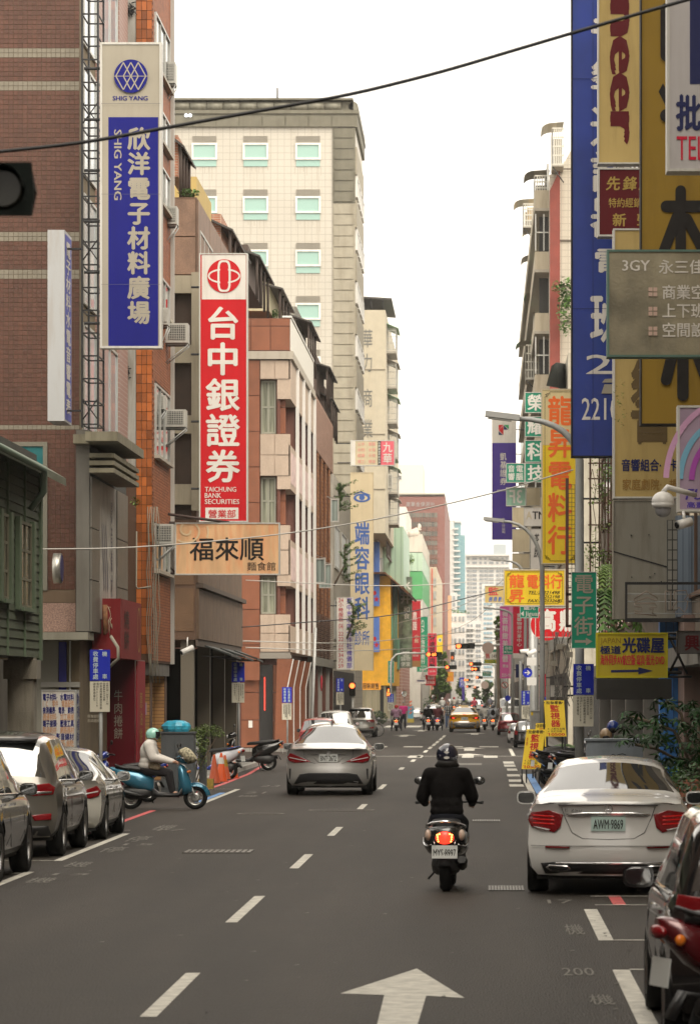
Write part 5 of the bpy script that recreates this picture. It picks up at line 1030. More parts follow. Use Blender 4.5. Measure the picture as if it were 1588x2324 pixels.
sign('vertical_sign','pink beauty salon sign with a column of white characters','sign',(1134,1376,1164,1540),215,s_pink,.35,s_pink,0,parts=(('pale_edge',(1155,1378,1163,1538),sm('pale_pink',(.75,.3,.45))),),texts=(('V','薇薇精緻美容體',1139,1384,1153,1504,s_white,{'bold':B1}),('W','精油',1140,1508,1153,1516,s_white,{}),('H','2225-1940',1138,1529,1162,1536,s_white,{})),to=3.4,arms=2)
sign('vertical_sign','crimson donation centre sign with a white foot panel','sign',(1164,1376,1198,1494),200,s_crim,.35,s_crim,0,parts=(('white_foot',(1164,1483,1198,1494),s_white),),texts=(('V','愛馨物資分享中心',1172,1392,1184,1468,s_white,{'bold':B1}),('V','資源分享',1190,1400,1194,1455,s_white,{})),to=3.4,arms=2)
sign('vertical_sign','white sign with a dark script numeral behind the lamp poles','sign',(1198,1400,1216,1470),190,s_white,.3,s_navy,1,texts=(('H','3',1205,1450,1212,1466,s_ink,{}),),to=3.4)
t = sign('vertical_sign','dark navy round sign board with a white cat like mark behind the camera pole','sign',(1170,1508,1198,1538),215,s_navy,.3,s_navy,0,parts=(('round',[(1182+11*math.cos(a*.4),1523+14*math.sin(a*.4)) for a in range(16)],s_navy),('white_mark',[(1188,1510),(1194,1516),(1192,1536),(1184,1536),(1188,1526)],s_white)),to=3.4)
sign('for_sale_sign','green and white property sale sign with yellow phone numbers over the street','sign',(1098,1474,1137,1506),330,s_white,.2,s_green,0,parts=(('green_top',(1098,1474,1137,1480),s_green),('green_foot',(1098,1497,1137,1506),sm('olive_green',(.1,.2,.03)))),texts=(('W','售',1101,1482,1112,1495,s_red,{'bold':B1}),('H','140坪',1116,1484,1134,1494,s_ink,{}),('H','0936-661',1101,1498,1135,1501,s_yel,{}),('H','0937-271',1101,1502,1135,1505,s_yel,{})))
sign('shop_lamp','small white lamp box with two black brush characters','sign',(1249,1555,1275,1582),118.9,s_white,.35,LH,.6,texts=(('V','迷途',1257,1558,1268,1580,s_ink,{'bold':B1}),),to=3.5)
sign('shop_sign','small red shop sign behind the white lamp box','sign',(1224,1530,1238,1600),152,s_crim,.3,s_crim,0,texts=(('V','美食街',1227,1536,1236,1570,s_white,{}),),to=3.4)
sign('disabled_parking_sign','small blue parking sign under the red shop sign','sign',(1224,1582,1238,1600),140,s_parkb,.03,s_parkb,0)
# near right stack
blu2 = M('weathered_blue_sign',(.012,.035,.24),.5,var=.2,vscale=1.2,dirt=.3,dscale=1.0,dcol=(.01,.06,.16))
t = sign('vertical_sign','giant dark blue vertical sign with large white characters and phone number','sign',(1296,-60,1400,1037),63,blu2,.4,s_ink,3,
  texts=(('V','音響通訊器球'[:5],1338,30,1440,545,s_white,{'bold':B2}),('W','電',1345,560,1440,625,s_white,{'bold':B2}),('W','班',1338,660,1420,780,s_white,{'bold':B2}),('H','2',1330,805,1389,848,s_white,{'bold':B1}),('H','2210',1320,903,1404,953,s_white,{'bold':B1})),to=4,arms=6)
f = FrC(62.99); b = MB(); b.add([f.pt(1364,893,.012),f.pt(1398,893,.012),f.pt(1394,872,.012),f.pt(1371,872,.012)],[(0,1,2,3)]); b.add([f.pt(1366,868,.012),f.pt(1398,868,.012),f.pt(1398,858,.012),f.pt(1372,860,.012)],[(0,1,2,3)]); b.build('telephone_mark', s_grey, t)
b = MB(); b.add([f.pt(1345,y_,.011) for y_ in (0,1)]+[f.pt(1346,1,.011),f.pt(1346,0,.011)],[(0,1,2,3)]); strip(b,f,(1345,3),(1345,1030),1.0,.011); strip(b,f,(1299,178),(1398,178),1.,.011); strip(b,f,(1299,700),(1398,700),1.,.0112); b.build('panel_seam', s_navy, t)
sign('vertical_sign','beige vertical sign with dark red rounded latin letters running downwards','sign',(1356,-60,1470,371),60.5,s_beige,.35,LH,3,texts=(('H','Pioneer',1384,-215,1448,318,s_maroon,{'rot':1,'bold':.05}),),to=4,arms=2)
sign('hanging_sign','dark red hi-fi dealer sign with gold characters','sign',(1356,380,1475,536),60,s_maroon,.35,LH,4,texts=(('W','先鋒牌',1373,399,1485,432,s_gold,{'bold':B2,'shear':.12}),('W','特約經銷',1380,448,1456,471,s_gold,{'bold':B1}),('W','新',1389,483,1421,514,s_gold,{'bold':B2}),('W','聲',1444,483,1476,514,s_gold,{'bold':B2})),to=4,arms=2)
sign('vertical_sign','beige audio shop sign with blue and brown rows of characters at its foot','sign',(1391,518,1560,1131),58,s_beige,.4,LH,4,
  texts=(('V','音響',1428,600,1530,1020,sm('brown_letters',(.13,.09,.04)),{'bold':B2}),('W','音響組合·卡拉',1409,1041,1560,1070,s_navy,{'bold':B2}),('W','家庭劇院·規劃',1411,1086,1560,1113,sm('gilt_letters',(.33,.19,.05)),{'bold':B1})),to=4.2,arms=3)
t = sign('vertical_sign','huge ochre yellow sign with thick black rounded characters and a rusty foot','sign',(1453,-60,1640,964),53,s_ochre,.4,s_ink,3,
  texts=(('H','、',1495,190,1535,275,s_ink,{'bold':B2}),),to=4.3,arms=4)
f = FrC(52.99); b = MB()
def stroke(b,p,q,w_,d=.012):
    strip(b,f,p,q,w_,d); 
    for c_ in (p,q): b.add([f.pt(c_[0]+w_/2*math.cos(a*math.pi/8),c_[1]+w_/2*math.sin(a*math.pi/8),d+.001) for a in range(16)],[tuple(range(16))])
for i,(p_,q_,w_) in enumerate((((1544,432),(1544,640),24),((1512,468),(1600,468),27),((1535,492),(1490,612),24),((1558,496),(1612,600),24),((1549,700),(1549,897),26),((1543,730),(1511,862),25),((1565,760),(1602,860),25),((1512,20),(1512,125),28),((1512,262),(1640,262),30))):
    b = MB(); stroke(b,p_,q_,w_,.012+.002*i); b.build('brush_stroke', s_ink, t)
sign('vertical_sign','white vertical wholesale sign at the top corner with a navy panel and red capitals','sign',(1513,-60,1660,388),44,sm('lit_white',(.5,.48,.48)),.35,LH,6,parts=(('navy_panel',(1565,-50,1660,190),s_navy),),texts=(('W','批發',1533,212,1650,298,s_navy,{'bold':B2+.01}),('H','TEL',1535,309,1600,362,s_crim,{'bold':B1})),to=4.3)
pic = M('weathered_print',(.28,.25,.17),.6,var=.5,vscale=1.3,dirt=.6,dscale=1.5,dcol=(.27,.23,.14),bump=.3,bscale=20)
t = sign('hanging_sign','weathered green framed board with faded pictures and outlined characters','sign',(1377,566,1660,810),49,pic,.3,M('verdigris_frame',(.09,.17,.14),.6,dirt=.5),5,
  texts=(('H','3GY',1412,590,1474,614,s_white,{'bold':B2}),('W','永三佳',1494,588,1598,622,s_white,{'bold':B1}),('W','商業空間',1501,645,1633,680,s_white,{'bold':B1}),('W','上下班車',1501,687,1633,722,s_white,{'bold':B1}),('W','空間設計',1501,731,1633,766,s_white,{'bold':B1})),to=4.3)
f = FrC(48.99); b = MB()
for y_ in (662,706,751):
    for dx in (0,11):
        for dy in (-5.5,5.5): b.add([f.pt(1471+dx,y_+dy-4.5,.012),f.pt(1480+dx,y_+dy-4.5,.012),f.pt(1480+dx,y_+dy+4.5,.012),f.pt(1471+dx,y_+dy+4.5,.012)],[(0,1,2,3)])
b.build('window_mark', sm('pink_square',(.55,.4,.33)), t)
fu = M('pink_blue_print',(.34,.25,.34),.4,var=.2,vscale=2)
t = sign('vertical_sign','pale pink light box with a rainbow arc at the right edge','sign',(1537,920,1680,1161),45,fu,.3,LH,5,texts=(('H','FU',1555,1110,1600,1134,s_purple,{'bold':B2,'shear':.15}),('W','高畫質',1557,1138,1620,1153,s_viol,{})),to=4.3)
f = FrC(44.99); 
for k_,(r_,c_) in enumerate(((74,(.2,.45,.62)),(96,(.62,.35,.55)),(56,(.4,.08,.42)))):
    b = MB(); 
    for i in range(14): a0 = 3.2+i*.085; a1 = a0+.088; strip(b,f,(1650+r_*1.45*math.cos(a0),1095+r_*1.9*math.sin(a0)),(1650+r_*1.45*math.cos(a1),1095+r_*1.9*math.sin(a1)),13,.008+.001*k_)
    b.build('arc', sm('arc%d'%k_ if False else ('arc_blue','arc_pink','arc_plum')[k_],c_), t)
blank = M('blank_panel',(.3,.28,.23),.5,.1,dirt=.4,dscale=1.2)
t = sign('blank_sign_panel','large blank grey white sheet metal sign with rusty rivets and a black seam','sign',(1391,1135,1537,1405),67.5,blank,.5,blank,2)
f = FrC(67.49); b = MB(); strip(b,f,(1392,1252),(1514,1287),3,.01); b.build('seam', blackm, t); b = MB()
for px,py in ((1432,1215),(1472,1214),(1433,1310),(1474,1309),(1485,1302),(1520,1311),(1500,1320)): b.cyl((X(px,67.49),67.49,Hh(py,67.5)),(X(px,67.49),67.46,Hh(py,67.5)),.012,n=6)
b.build('rivets', blackm, t)
# wire frame with bare neon outlines
Z = 57; t = thing('neon_frame','black steel frame with bare wire outlines of two characters','sign frame',(X(1420,Z),Z,Hh(1408,Z)))
b = MB(); b.box((X(1418,Z),Z,Hh(1409,Z)),(X(1423,Z),Z+.06,Hh(1322,Z))); b.box((X(1418,Z),Z-.001,Hh(1327,Z)),(X(1640,Z),Z+.06,Hh(1321,Z))); b.box((X(1418,Z),Z-.001,Hh(1412,Z)),(X(1640,Z),Z+.06,Hh(1403,Z))); b.build('frame', blackm, t)
b = MB(); 
for py in (1348,1365,1392): b.tube([(X(1420,Z),Z+.02,Hh(py,Z)),(X(1640,Z),Z+.02,Hh(py+1,Z))],.008,4)
b.build('rod', steel, t)
neon = M('neon_tube',(.25,.19,.15),.4)
def outl(pts): b = MB(); b.tube([(X(p[0],Z),Z-.02,Hh(p[1],Z)) for p in pts],.009,5); b.build('neon_tube', neon, t)
outl([(1438,1360),(1466,1342),(1492,1358),(1490,1364),(1468,1356),(1440,1366),(1438,1360)]); outl([(1440,1370),(1486,1370),(1490,1378),(1474,1379),(1474,1384),(1482,1382),(1480,1392),(1490,1398),(1440,1392),(1438,1386),(1456,1389),(1456,1378),(1440,1377),(1440,1370)]); outl([(1509,1342),(1522,1342),(1520,1385),(1510,1390),(1509,1342)]); outl([(1530,1342),(1556,1340),(1560,1352),(1552,1362),(1560,1364),(1558,1380),(1552,1390),(1540,1378),(1528,1390),(1526,1378),(1536,1366),(1528,1356),(1530,1342)])
# yellow disc shop sign
t = sign('hanging_sign','bright yellow disc shop sign with black and red characters and a navy arrow','sign',(1352.5,1436,1515,1539),61,sm('lemon',(.5,.4,.03),dirt=.2),.3,sm('lemon_frame',(.52,.46,.02)),4,
  texts=(('H','JAPAN',1362,1448,1408,1464,s_ochre,{'bold':B0}),('W','極道',1361,1465,1409,1485,s_navy,{'bold':B2}),('W','光碟屋',1411,1446,1508,1483,s_navy,{'bold':B2+.015}),('H','海外同步AV航空版·寫真·藍光·DVD',1362,1486,1507,1510,s_crim,{'bold':B1})),parts=(('arrow',[(1386,1521),(1448,1520),(1448,1514.5),(1482,1523),(1448,1531),(1448,1525.5),(1386,1526.5)],s_navy),),to=3.3)
t = sign('fascia_board','long blank dark fascia board below the yellow disc shop sign','board',(1354,1541,1524,1588),63,sm('charcoal',(.035,.033,.03)),.3,s_ink,0)
t = thing('sign_bracket','dark crossed bracket between the yellow disc sign and the blue column','bracket',(X(1530,61),61,Hh(1536,61)))
b = MB(); 
for p,q in (((1515,1437),(1570,1437)),((1515,1536),(1570,1536)),((1515,1437),(1560,1530)),((1515,1536),(1560,1445))): b.tube([(X(p[0],61),61.1,Hh(p[1],61)),(X(q[0],61),61.1,Hh(q[1],61))],.022,5)
b.build('bars', blackm, t)
sign('shop_sign','dim grey sign with a dark red character at the right edge beside the blue column','sign',(1536,1432,1660,1484),58,sm('dim_grey',(.1,.095,.09)),.3,s_ink,1,texts=(('W','興',1552,1440,1588,1478,s_maroon,{'bold':B2}),),to=4)
# green street sign and its lamp post
PO = X(1320,64.5)
def pole(label, x, y, h, r_=.09, arm=None, name='lamp_post', cat='lamp post', group='grey street lamp posts', m=None):
    t = thing(name,label,cat,(x,y,0),group); b = MB(); pts = [(x,y,0),(x,y,h*.5),(x,y,h)]; rr = [r_,r_*.92,r_*.85]
    if arm:
        ax,az = arm
        for k_ in range(1,8): u = k_/7; pts.append((x+(ax-x)*(u**1.6), y, h+(az-h)*(1-(1-u)**2.1))); rr.append(r_*(.8-.35*u))
    b.tube(pts,r_,12,0,rr); b.build('pole', m or steel, t)
    b = MB(); b.cyl((x,y,0),(x,y,.3),r_*1.5,r_*1.4,n=12); b.build('base', m or steel, t)
    if arm:
        d = -1 if ax<x else 1; b = MB(); b.cbox((ax+d*.25,y,az+.05),(.62,.26,.1),ry=d*-.12 if d<0 else .1); b.build('lamp_head', M('lamp_head_grey',(.5,.5,.48),.4,dirt=.2), t)
        b = MB(); b.cbox((ax+d*.3,y,az-.01),(.42,.2,.03),ry=.12); b.build('lens', M('lamp_lens',(.6,.6,.55),.2), t)
    return t
pole('nearest grey lamp post, carrying the green street sign and a blue parking plate', PO, 66, Hh(1045,66), .09, (X(1172,66),Hh(950,66)))
pole('second grey lamp post with a curved arm, behind the yellow folding signs', X(1230,113), 113, Hh(1290,113), .085, (X(1138,113),Hh(1183,113)))
pole('third lamp post with its head left of the horizontal yellow sign', X(1192,165), 165, Hh(1315,165), .09, (X(1140,165),Hh(1272,165)))
pole('slim lamp post in front of the pink salon sign', X(1163,215), 215, Hh(1400,215), .1, (X(1118,215),Hh(1382,215)))
pole('distant lamp post whose arm shows under the yellow sign', X(1150,262), 262, Hh(1445,262), .1, (X(1120,262),Hh(1428,262)))
for i,(px,Z,py) in enumerate(((1144,300,1460),(1138,345,1478),(1133,390,1492),(1128,440,1505),(1124,500,1520))): pole(('lamp post beyond the green side street sign','far lamp post behind the property sign','very distant lamp post, fourth from the end','very distant lamp post, third from the end','very distant lamp post near the last cars')[i], X(px,Z), Z, Hh(py,Z), .1, (X(px,Z)-1.1,Hh(py-12,Z)))
for px,Z,lb in ((1207,140,'plain steel post carrying security cameras'),(1216,150,'steel post just behind the camera post'),(1181,185,'short thick steel post beside the dark red car')):
    pole(lb, X(px,Z), Z, Hh(1395 if px!=1181 else 1500,Z), .1, None, 'steel_post','post','steel posts on the right kerb')
s_rg = sm('road_green',(.015,.25,.15),dirt=.1)
def rsign(name,label,r,Z,face,texts=(),parts=(),cat='street sign',bd=1.2,group=None): return sign(name,label,cat,r,Z,face,.02,sm('sign_edge_white',(.6,.62,.6)),bd,parts,texts,group=group)
rsign('street_sign','green vertical street sign of three white characters above a white arrow',(1296,1298,1353.5,1472),64.5,s_rg,(('V','電子街',1302,1302,1347,1446,s_grey,{'bold':B1}),),(('arrow',[(1304,1453),(1329,1453),(1329,1447.5),(1344,1456),(1329,1465),(1329,1459),(1304,1459)],s_grey),))
s_ncm = sm('notice_white',(.56,.53,.43),dirt=.1)
def parking(label, px0, px1, py0, py1, py2, Z, X0=None, two=False, pol=True, ground=True):
    t = thing('parking_sign',label,'parking sign',(X((px0+px1)/2,Z),Z,0),'blue paid parking signs')
    fr = FrC(Z-.012); w_ = px1-px0; h_ = py1-py0
    b = MB(); b.box((X(px0,Z),Z-.01,Hh(py1,Z)),(X(px1,Z),Z+.01,Hh(py0,Z))); b.build('plate', s_parkb, t)
    b = MB(); TV(b,'收費停車處',fr,px0+w_*.14,py0+h_*.04,px0+w_*.42,py1-h_*.03,B1)
    if two: TV(b,'小型車累進',fr,px0+w_*.58,py0+h_*.04,px0+w_*.86,py1-h_*.03,B1)
    else: TW(b,'機',fr,px0+w_*.6,py0+h_*.05,px0+w_*.86,py0+h_*.22,B1); TW(b,'車',fr,px0+w_*.6,py1-h_*.22,px0+w_*.86,py1-h_*.05,B1)
    b.build('lettering', M('pale_blue_letters',(.5,.6,.62),.4), t)
    b = MB(); b.box((X(px0,Z),Z-.01,Hh(py2,Z)),(X(px1-w_*.02,Z),Z+.01,Hh(py1+2,Z))); b.build('notice', s_ncm, t)
    b = MB(); w2 = w_*.13; h2 = py2-py1-2; rg = random.Random(int(px0))
    for i in range(5):
        xx = px1-w_*.2-i*w_*.16; n = (11,9,13,12,9)[i]; s0 = ('收費時間八時至十八時','收費費率每日次收費','停車逾時繳費請洽本處','電話0422258','請依序停車位'); hc = h2*.88*n/13
        if w_>25: TV(b,s0[i],fr,xx,py1+4,xx+w2,py1+4+hc,B0)
        else:
            for k_ in range(n): b.add([fr.pt(xx,py1+4+hc*k_/n,.008),fr.pt(xx+w2*.7,py1+4+hc*k_/n,.008),fr.pt(xx+w2*.7,py1+4+hc*(k_+.6)/n,.008),fr.pt(xx,py1+4+hc*(k_+.6)/n,.008)],[(0,3,2,1)])
    b.build('notice_print', s_ink, t)
    if pol: b = MB(); xc = X((px0+px1)/2+1,Z); b.cyl((xc,Z+.05,0),(xc,Z+.05,Hh(py0-1,Z)),.035,n=10); b.build('post', steel, t)
    return t
parking('blue and white parking sign on the big lamp post under the green street sign',1300.5,1347,1507,1577,1649,65.7,pol=False)
parking('nearest blue parking sign on the left, standing behind the parked white coupe',204,250,1475,1545,1616,68)
parking('blue parking sign beside the parked black scooter at the granite building',526,555,1503,1548,1595,109)
parking('blue parking sign of two columns in front of the raking columns',640,662,1560,1595,1634,137,two=True)
parking('blue parking sign beside the red round traffic light on the left',763,780,1540,1570,1600,180)
parking('small blue parking sign under the pedestrian countdown lamp',880,893,1575,1594,1614,262,two=True)
parking('blue parking sign on the right between the lamp posts',1183,1203,1568,1600,1632,150)
rsign('street_sign','green street sign with an arrow and latin letters, cut by the red sign',(1179,1376,1222,1403),126,s_rg,(('W','繼光',1188,1376,1215,1385,s_white,{}),('H','Jiguang',1191.5,1388,1232,1401,s_white,{})),(('arrow',[(1181,1393),(1188,1387),(1188,1399)],s_white),))
rsign('street_sign','small green side street sign of white characters over latin letters',(1142,1465,1163.5,1486),212,s_rg,(('W','自由',1145,1467,1161,1475,s_white,{}),('H','Ziyou',1148,1477,1162,1484,s_white,{})),(('arrow',[(1143,1480),(1147,1477),(1147,1483)],s_white),),bd=.5)
rsign('street_sign','wide small green street sign far away over the right lane',(1094,1524,1114,1535),330,s_rg,(('W','平等街',1096,1525,1112,1530,s_white,{}),('H','Pingdeng St.',1096,1531,1112,1534,s_white,{})),bd=.4)
rsign('street_sign','vertical green street sign on the left signal pole with an arrow on top',(880,1500,893.5,1550.5),262.8,s_rg,(('V','民族路',882.5,1508,890.5,1538,s_white,{}),('H','Minzu',882.5,1541,891,1544,s_white,{}),('H','Rd.',884,1546,889,1549,s_white,{})),(('arrow',[(883,1506),(886.7,1502),(890.5,1506)],s_white),),bd=.5)
rsign('street_sign','tiny green street sign hanging on the right in the far distance',(1128,1512,1134,1525),300,s_rg,bd=.3)
rsign('no_parking_sign','faded white information board on the second left signal pole',(943,1542,967,1552),355,s_white,(),(('dark_strip',(946,1544,964,1547),s_navy),),bd=.2)
# round signs
def disc(name,label,px,py,rp,Z,m,ring=None,cat='traffic sign',extra=None,stretch=1.):
    t = thing(name,label,cat,(X(px,Z),Z,Hh(py+rp,Z))); f = FrC(Z); n = 30; b = MB()
    b.prism([(rp*math.cos(a*2*math.pi/n)*Z/F*stretch, rp*math.sin(a*2*math.pi/n)*Z/F) for a in range(n)],(X(px,Z),Z,Hh(py,Z)),(1,0,0),(0,0,1),(0,.03,0)); b.build('disc', m, t)
    if ring: b = MB(); ringe(b,f,px,py,rp*stretch,rp,rp*.2,.01); b.build('ring', ring, t)
    if extra: b = MB(); extra(b,f); b.build('symbol', extra.m if hasattr(extra,'m') else s_white, t)
    return t
ex = lambda b,f: (strip(b,f,(1190,1527),(1202,1527),2,.012), strip(b,f,(1196,1522),(1202,1527),2,.013), strip(b,f,(1196,1532),(1202,1527),2,.014))
disc('round_sign','blue round keep right sign with a white arrow on the camera post',1196.5,1527,11,139,s_parkb,extra=ex)
def ex2(b,f): strip(b,f,(1140,1549),(1150,1561),1.5,.013); strip(b,f,(1145,1550),(1145,1560),1.4,.012)
ex2.m = s_ink
disc('round_sign','white no turning sign with a red ring beside the distant poles',1145,1555,7.5,228,s_white,s_red,extra=ex2)
disc('round_sign','large blank greyish pink disc seen from behind on the right signal arm',1107,1471,13.5,236,M('disc_back',(.5,.38,.33),.6))
disc('round_sign','smaller blank disc back on the far right signal arm',1100,1555,9,400,MATS['disc_back'])
disc('blue_direction_sign','dark blue round sign low beside the right kerb',1152,1585,6.5,240,s_parkb)
# folding yellow boards
def aboard(label, x0,x1,y0,y1,Z,lean,price,extra=False,feet=True):
    t = thing('sandwich_board',label,'signboard',(X((x0+x1)/2,Z),Z,0),'yellow camera shop boards'); w_ = (x1-x0-abs(lean)); ox = X(x0 if lean>=0 else x0-lean,Z)
    u = Vector((w_*Z/F,0,0)); v = Vector((-lean*Z/F if lean>0 else -lean*Z/F,.35,Hh(y1,Z)-Hh(y0,Z)*1.0)); topx = X(x0+(lean if lean>0 else 0),Z)
    o = Vector((topx,Z+.35,Hh(y0,Z))); v = Vector((-lean*Z/F,-.35,Hh(y1,Z)-Hh(y0,Z))); n_ = Vector((0,-1,.2))
    f = Fr(o,u,v,n_); b = MB(); P0 = [f.pt(0,0),f.pt(1,0),f.pt(1,1),f.pt(0,1)]; b.add(P0+[p+Vector((0,.03,0)) for p in P0],[(3,2,1,0),(4,5,6,7),(0,1,5,4),(1,2,6,5),(2,3,7,6),(3,0,4,7)]); b.build('board', s_yel, t)
    b = MB(); TW(b,'批發零售',f,.1,.02,.9,.11,B1); TW(b,'4入數位主機',f,.1,.755,.95,.82,B0); TW(b,'4支紅外線',f,.1,.825,.8,.89,B0); b.build('lettering', s_ink, t)
    b = MB(); TV(b,'監視器',f,.27,.12,.75,.75,B2); TH(b,price,f,.15,.905,.92,.98,B2); TH(b,'$',f,.07,.895,.12,.93,B0)
    if extra: TV(b,'奇摩',f,.06,.2,.16,.42,B0)
    b.build('red_lettering', s_red, t)
    if feet:
        b = MB(); 
        for a in (.02,.92): q = f.pt(a,1); b.cyl(q,(q.x,q.y-.03,0),.02,n=5); q2 = f.pt(a,.05); b.cyl(q2,(q2.x,q2.y+.7,0),.02,n=5)
        b.build('leg', blackm, t)
aboard('front yellow folding board with red characters, standing on the road by the scooters',1183,1238,1656,1746,93,12,'10500',True)
aboard('higher yellow camera shop board, tilted the other way, behind the scooters',1234,1285,1590,1672,96,-5,'10500')
t = aboard('yellow board mostly hidden behind the front folding board',1208,1245,1642,1735,99,8,'10500')
# left shop signs
sg2 = sign('shop_sign','white electronics shop board with blue and faded orange rows behind the parked cars','sign',(94,1566,172,1760),70.6,s_white,.6,M('aluminium_edge',(.45,.46,.45),.4,dirt=.3),2,
  texts=tuple(('W',s_,97,y_,168,y_+17,m_,{'bold':B2}) for s_,y_,m_ in (('電子材料·水電材料',1574,s_blue),('IC 零件 電器配件',1589,sm('faded_orange_text',(.62,.36,.22))),('檢測儀表·電表·鉤表',1604,s_blue),('週邊材料·加工機械',1619,sm('faded_orange_text',(.62,.36,.22))),('端子接頭·壓接工具',1634,s_blue),('監造耗材·網路器材',1649,sm('faded_orange_text',(.62,.36,.22))),('線材·影音線材',1664,s_blue),('廣播系統',1679,sm('faded_orange_text',(.62,.36,.22))))))
b = MB(); f = Fr((X(172,70.6)+.003,70.66,Hh(1570,70.6)),(0,1,0),(0,0,-1),(1,0,0)); TV(b,'電子材料監視',f,.06,.02,.26,1.5,B1); TV(b,'水電器材監控',f,.3,.02,.5,1.5,B1); b.build('lettering', s_blue, sg2)
t = thing('noodle_shop_panel','deep red shop panel of a beef roll shop with a vertical row of pale characters','shop panel',(X(275,82),82,.13))
b = MB(); b.box((X(242,82),82,.13),(X(306,82),84.5,Hh(1497,82))); b.build('panel', sm('beef_red',(.10,.005,.011),rough=.3), t)
b = MB(); TV(b,'牛肉捲餅',FrC(81.995),258,1565,279,1680,B0); b.build('lettering', s_grey, t)
b = MB(); fb(b,'E',X(306,82),82.3,84.3,.2,Hh(1500,82),0,.02); b.build('side_panel', sm('side_red',(.28,.02,.03)), t); b = MB(); f=Fr((X(306,82)+.02,82.4,Hh(1560,82)),(0,1,0),(0,0,-1),(1,0,0)); TV(b,'蔥油餅燒餅',f,.5,.1,1.2,2.1,B0); b.build('side_lettering', s_gold, t)
t = thing('red_fascia_sign','red street side fascia sign with a dark dragon ring above the beef roll panel','sign',(-7.6,78,3.1))
b = MB(); b.box((-8.2,77.9,3.02),(-7.6,82.6,4.28)); b.build('case', sm('fascia_red',(.2,.018,.02),dirt=.3), t); b = MB(); f = Fr((-7.6,77.9,4.28),(0,1,0),(0,0,-1),(1,0,0)); TV(b,'燒餅',f,.7,.2,1.9,1.1,B1); b.build('lettering', sm('dark_brown_ink',(.06,.02,.015)), t); b = MB(); ringe(b,f,4.1,.6,.35,.5,.05,.01); b.build('ring', s_gold, t)
t = thing('oval_sign','round brushed steel light sign sticking out of the brown tiles','sign',(X(136,75.5),75.5,Hh(1330,75)))
b = MB(); c0 = Vector((X(136,75.5),75.3,Hh(1290,75.3))); b.rings([[c0+Vector((dx,math.cos(a*.2618)*.33,math.sin(a*.2618)*.31)) for a in range(24)] for dx in (-.1,.06)],0,True,True); b.build('case', M('brushed_steel',(.45,.44,.4),.35,.8), t)
b = MB(); b.rings([[c0+Vector((dx,math.cos(a*.2618)*.28,math.sin(a*.2618)*.27)) for a in range(24)] for dx in (.061,.07)],0,True,True); b.build('face', sm('dim_violet',(.08,.07,.16)), t)
# left shop interior behind the first cars
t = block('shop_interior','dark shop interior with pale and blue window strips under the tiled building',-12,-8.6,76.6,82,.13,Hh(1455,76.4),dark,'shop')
b = MB(); b.box((X(62,76.3),76.35,1.4),(X(131,76.3),76.5,Hh(1455,76.3))); b.build('pale_blind', M('pale_blind',(.25,.24,.2),.7), t)
b = MB(); b.box((X(133,76.3),76.34,1.6),(X(150,76.3),76.5,Hh(1457,76.3))); b.build('blue_blind', M('blue_blind',(.02,.02,.2),.6), t); b = MB(); b.box((X(157,76.3),76.3,1.0),(X(160,76.3),76.5,Hh(1455,76.3))); b.build('mullion', alum, t)
b = MB(); b.box((X(62,74),76.28,Hh(1560,76)),(X(176,76),76.5,Hh(1548,76))); b.build('transom', M('grey_transom',(.3,.29,.26),.6), t)
b = MB(); TW(b,'專業影音',FrC(76.2),198,1622,228,1630,B0); TW(b,'系統設備',FrC(76.2),198,1632,228,1640,B0); b.build('lettering', s_grey, t)
sign('paper_notice','small pink paper notice on the brick column by the beef roll shop','notice',(318,1595,333,1623),86.7,sm('paper_pink',(.36,.24,.26)),.01,s_ncm,0,texts=(('V','房屋出租',326,1597,331,1621,s_viol,{}),('V','電洽快速',320,1597,325,1621,s_viol,{})))
# ================================================================== VEHICLES
def paint(n, c=(.1,.1,.1), metal=.0, r=.25): return M('obj_paint_'+n, c, r, metal, coat=1., var=.03, vscale=3)
glassc = M('car_glass', (.02,.023,.024), .03, spec=1., ior=1.9); tyre = M('tyre_rubber',(.01,.01,.01),.8,spec=.2); rimm = M('alloy_rim',(.38,.38,.38),.3,.9)
chrome = M('chrome',(.75,.75,.76),.12,1.); plast = M('black_plastic',(.015,.015,.016),.45); seatm = M('seat_vinyl',(.015,.015,.016),.5)
redl = M('tail_red',(.22,.004,.008),.12,spec=.8); litred = M('tail_red_lit',(.6,.012,.008),.2,emit=(1,.045,.02),es=.7); orl = M('indicator_orange',(.75,.2,.02),.2); clr = M('clear_lens',(.6,.6,.6),.1,spec=.8)
platem = M('plate_white',(.62,.64,.62),.4); plateg = M('plate_pale_green',(.45,.6,.56),.4); under = M('underbody',(.008,.008,.008),.9)
def smooth(y, pts, s=.06):
    ys_ = [p[0] for p in pts]; zs = [p[1] for p in pts]; acc = 0; wt_ = 0
    for k in (-2,-1,0,1,2): w_ = (1,3,4,3,1)[k+2]; acc += w_*np.interp(y+k*s, ys_, zs); wt_ += w_
    return acc/wt_
def superr(y, cx, cz, rx_, rz_, n=16, p=2.6, ty=0.):
    out = []
    for a in range(n):
        c0,s0 = math.cos(a*2*math.pi/n), math.sin(a*2*math.pi/n)
        x = math.copysign(abs(c0)**(2/p),c0)*rx_; z = math.copysign(abs(s0)**(2/p),s0)*rz_
        out.append((cx+x, y+ty*z, cz+z))
    return out
_wheel = {}
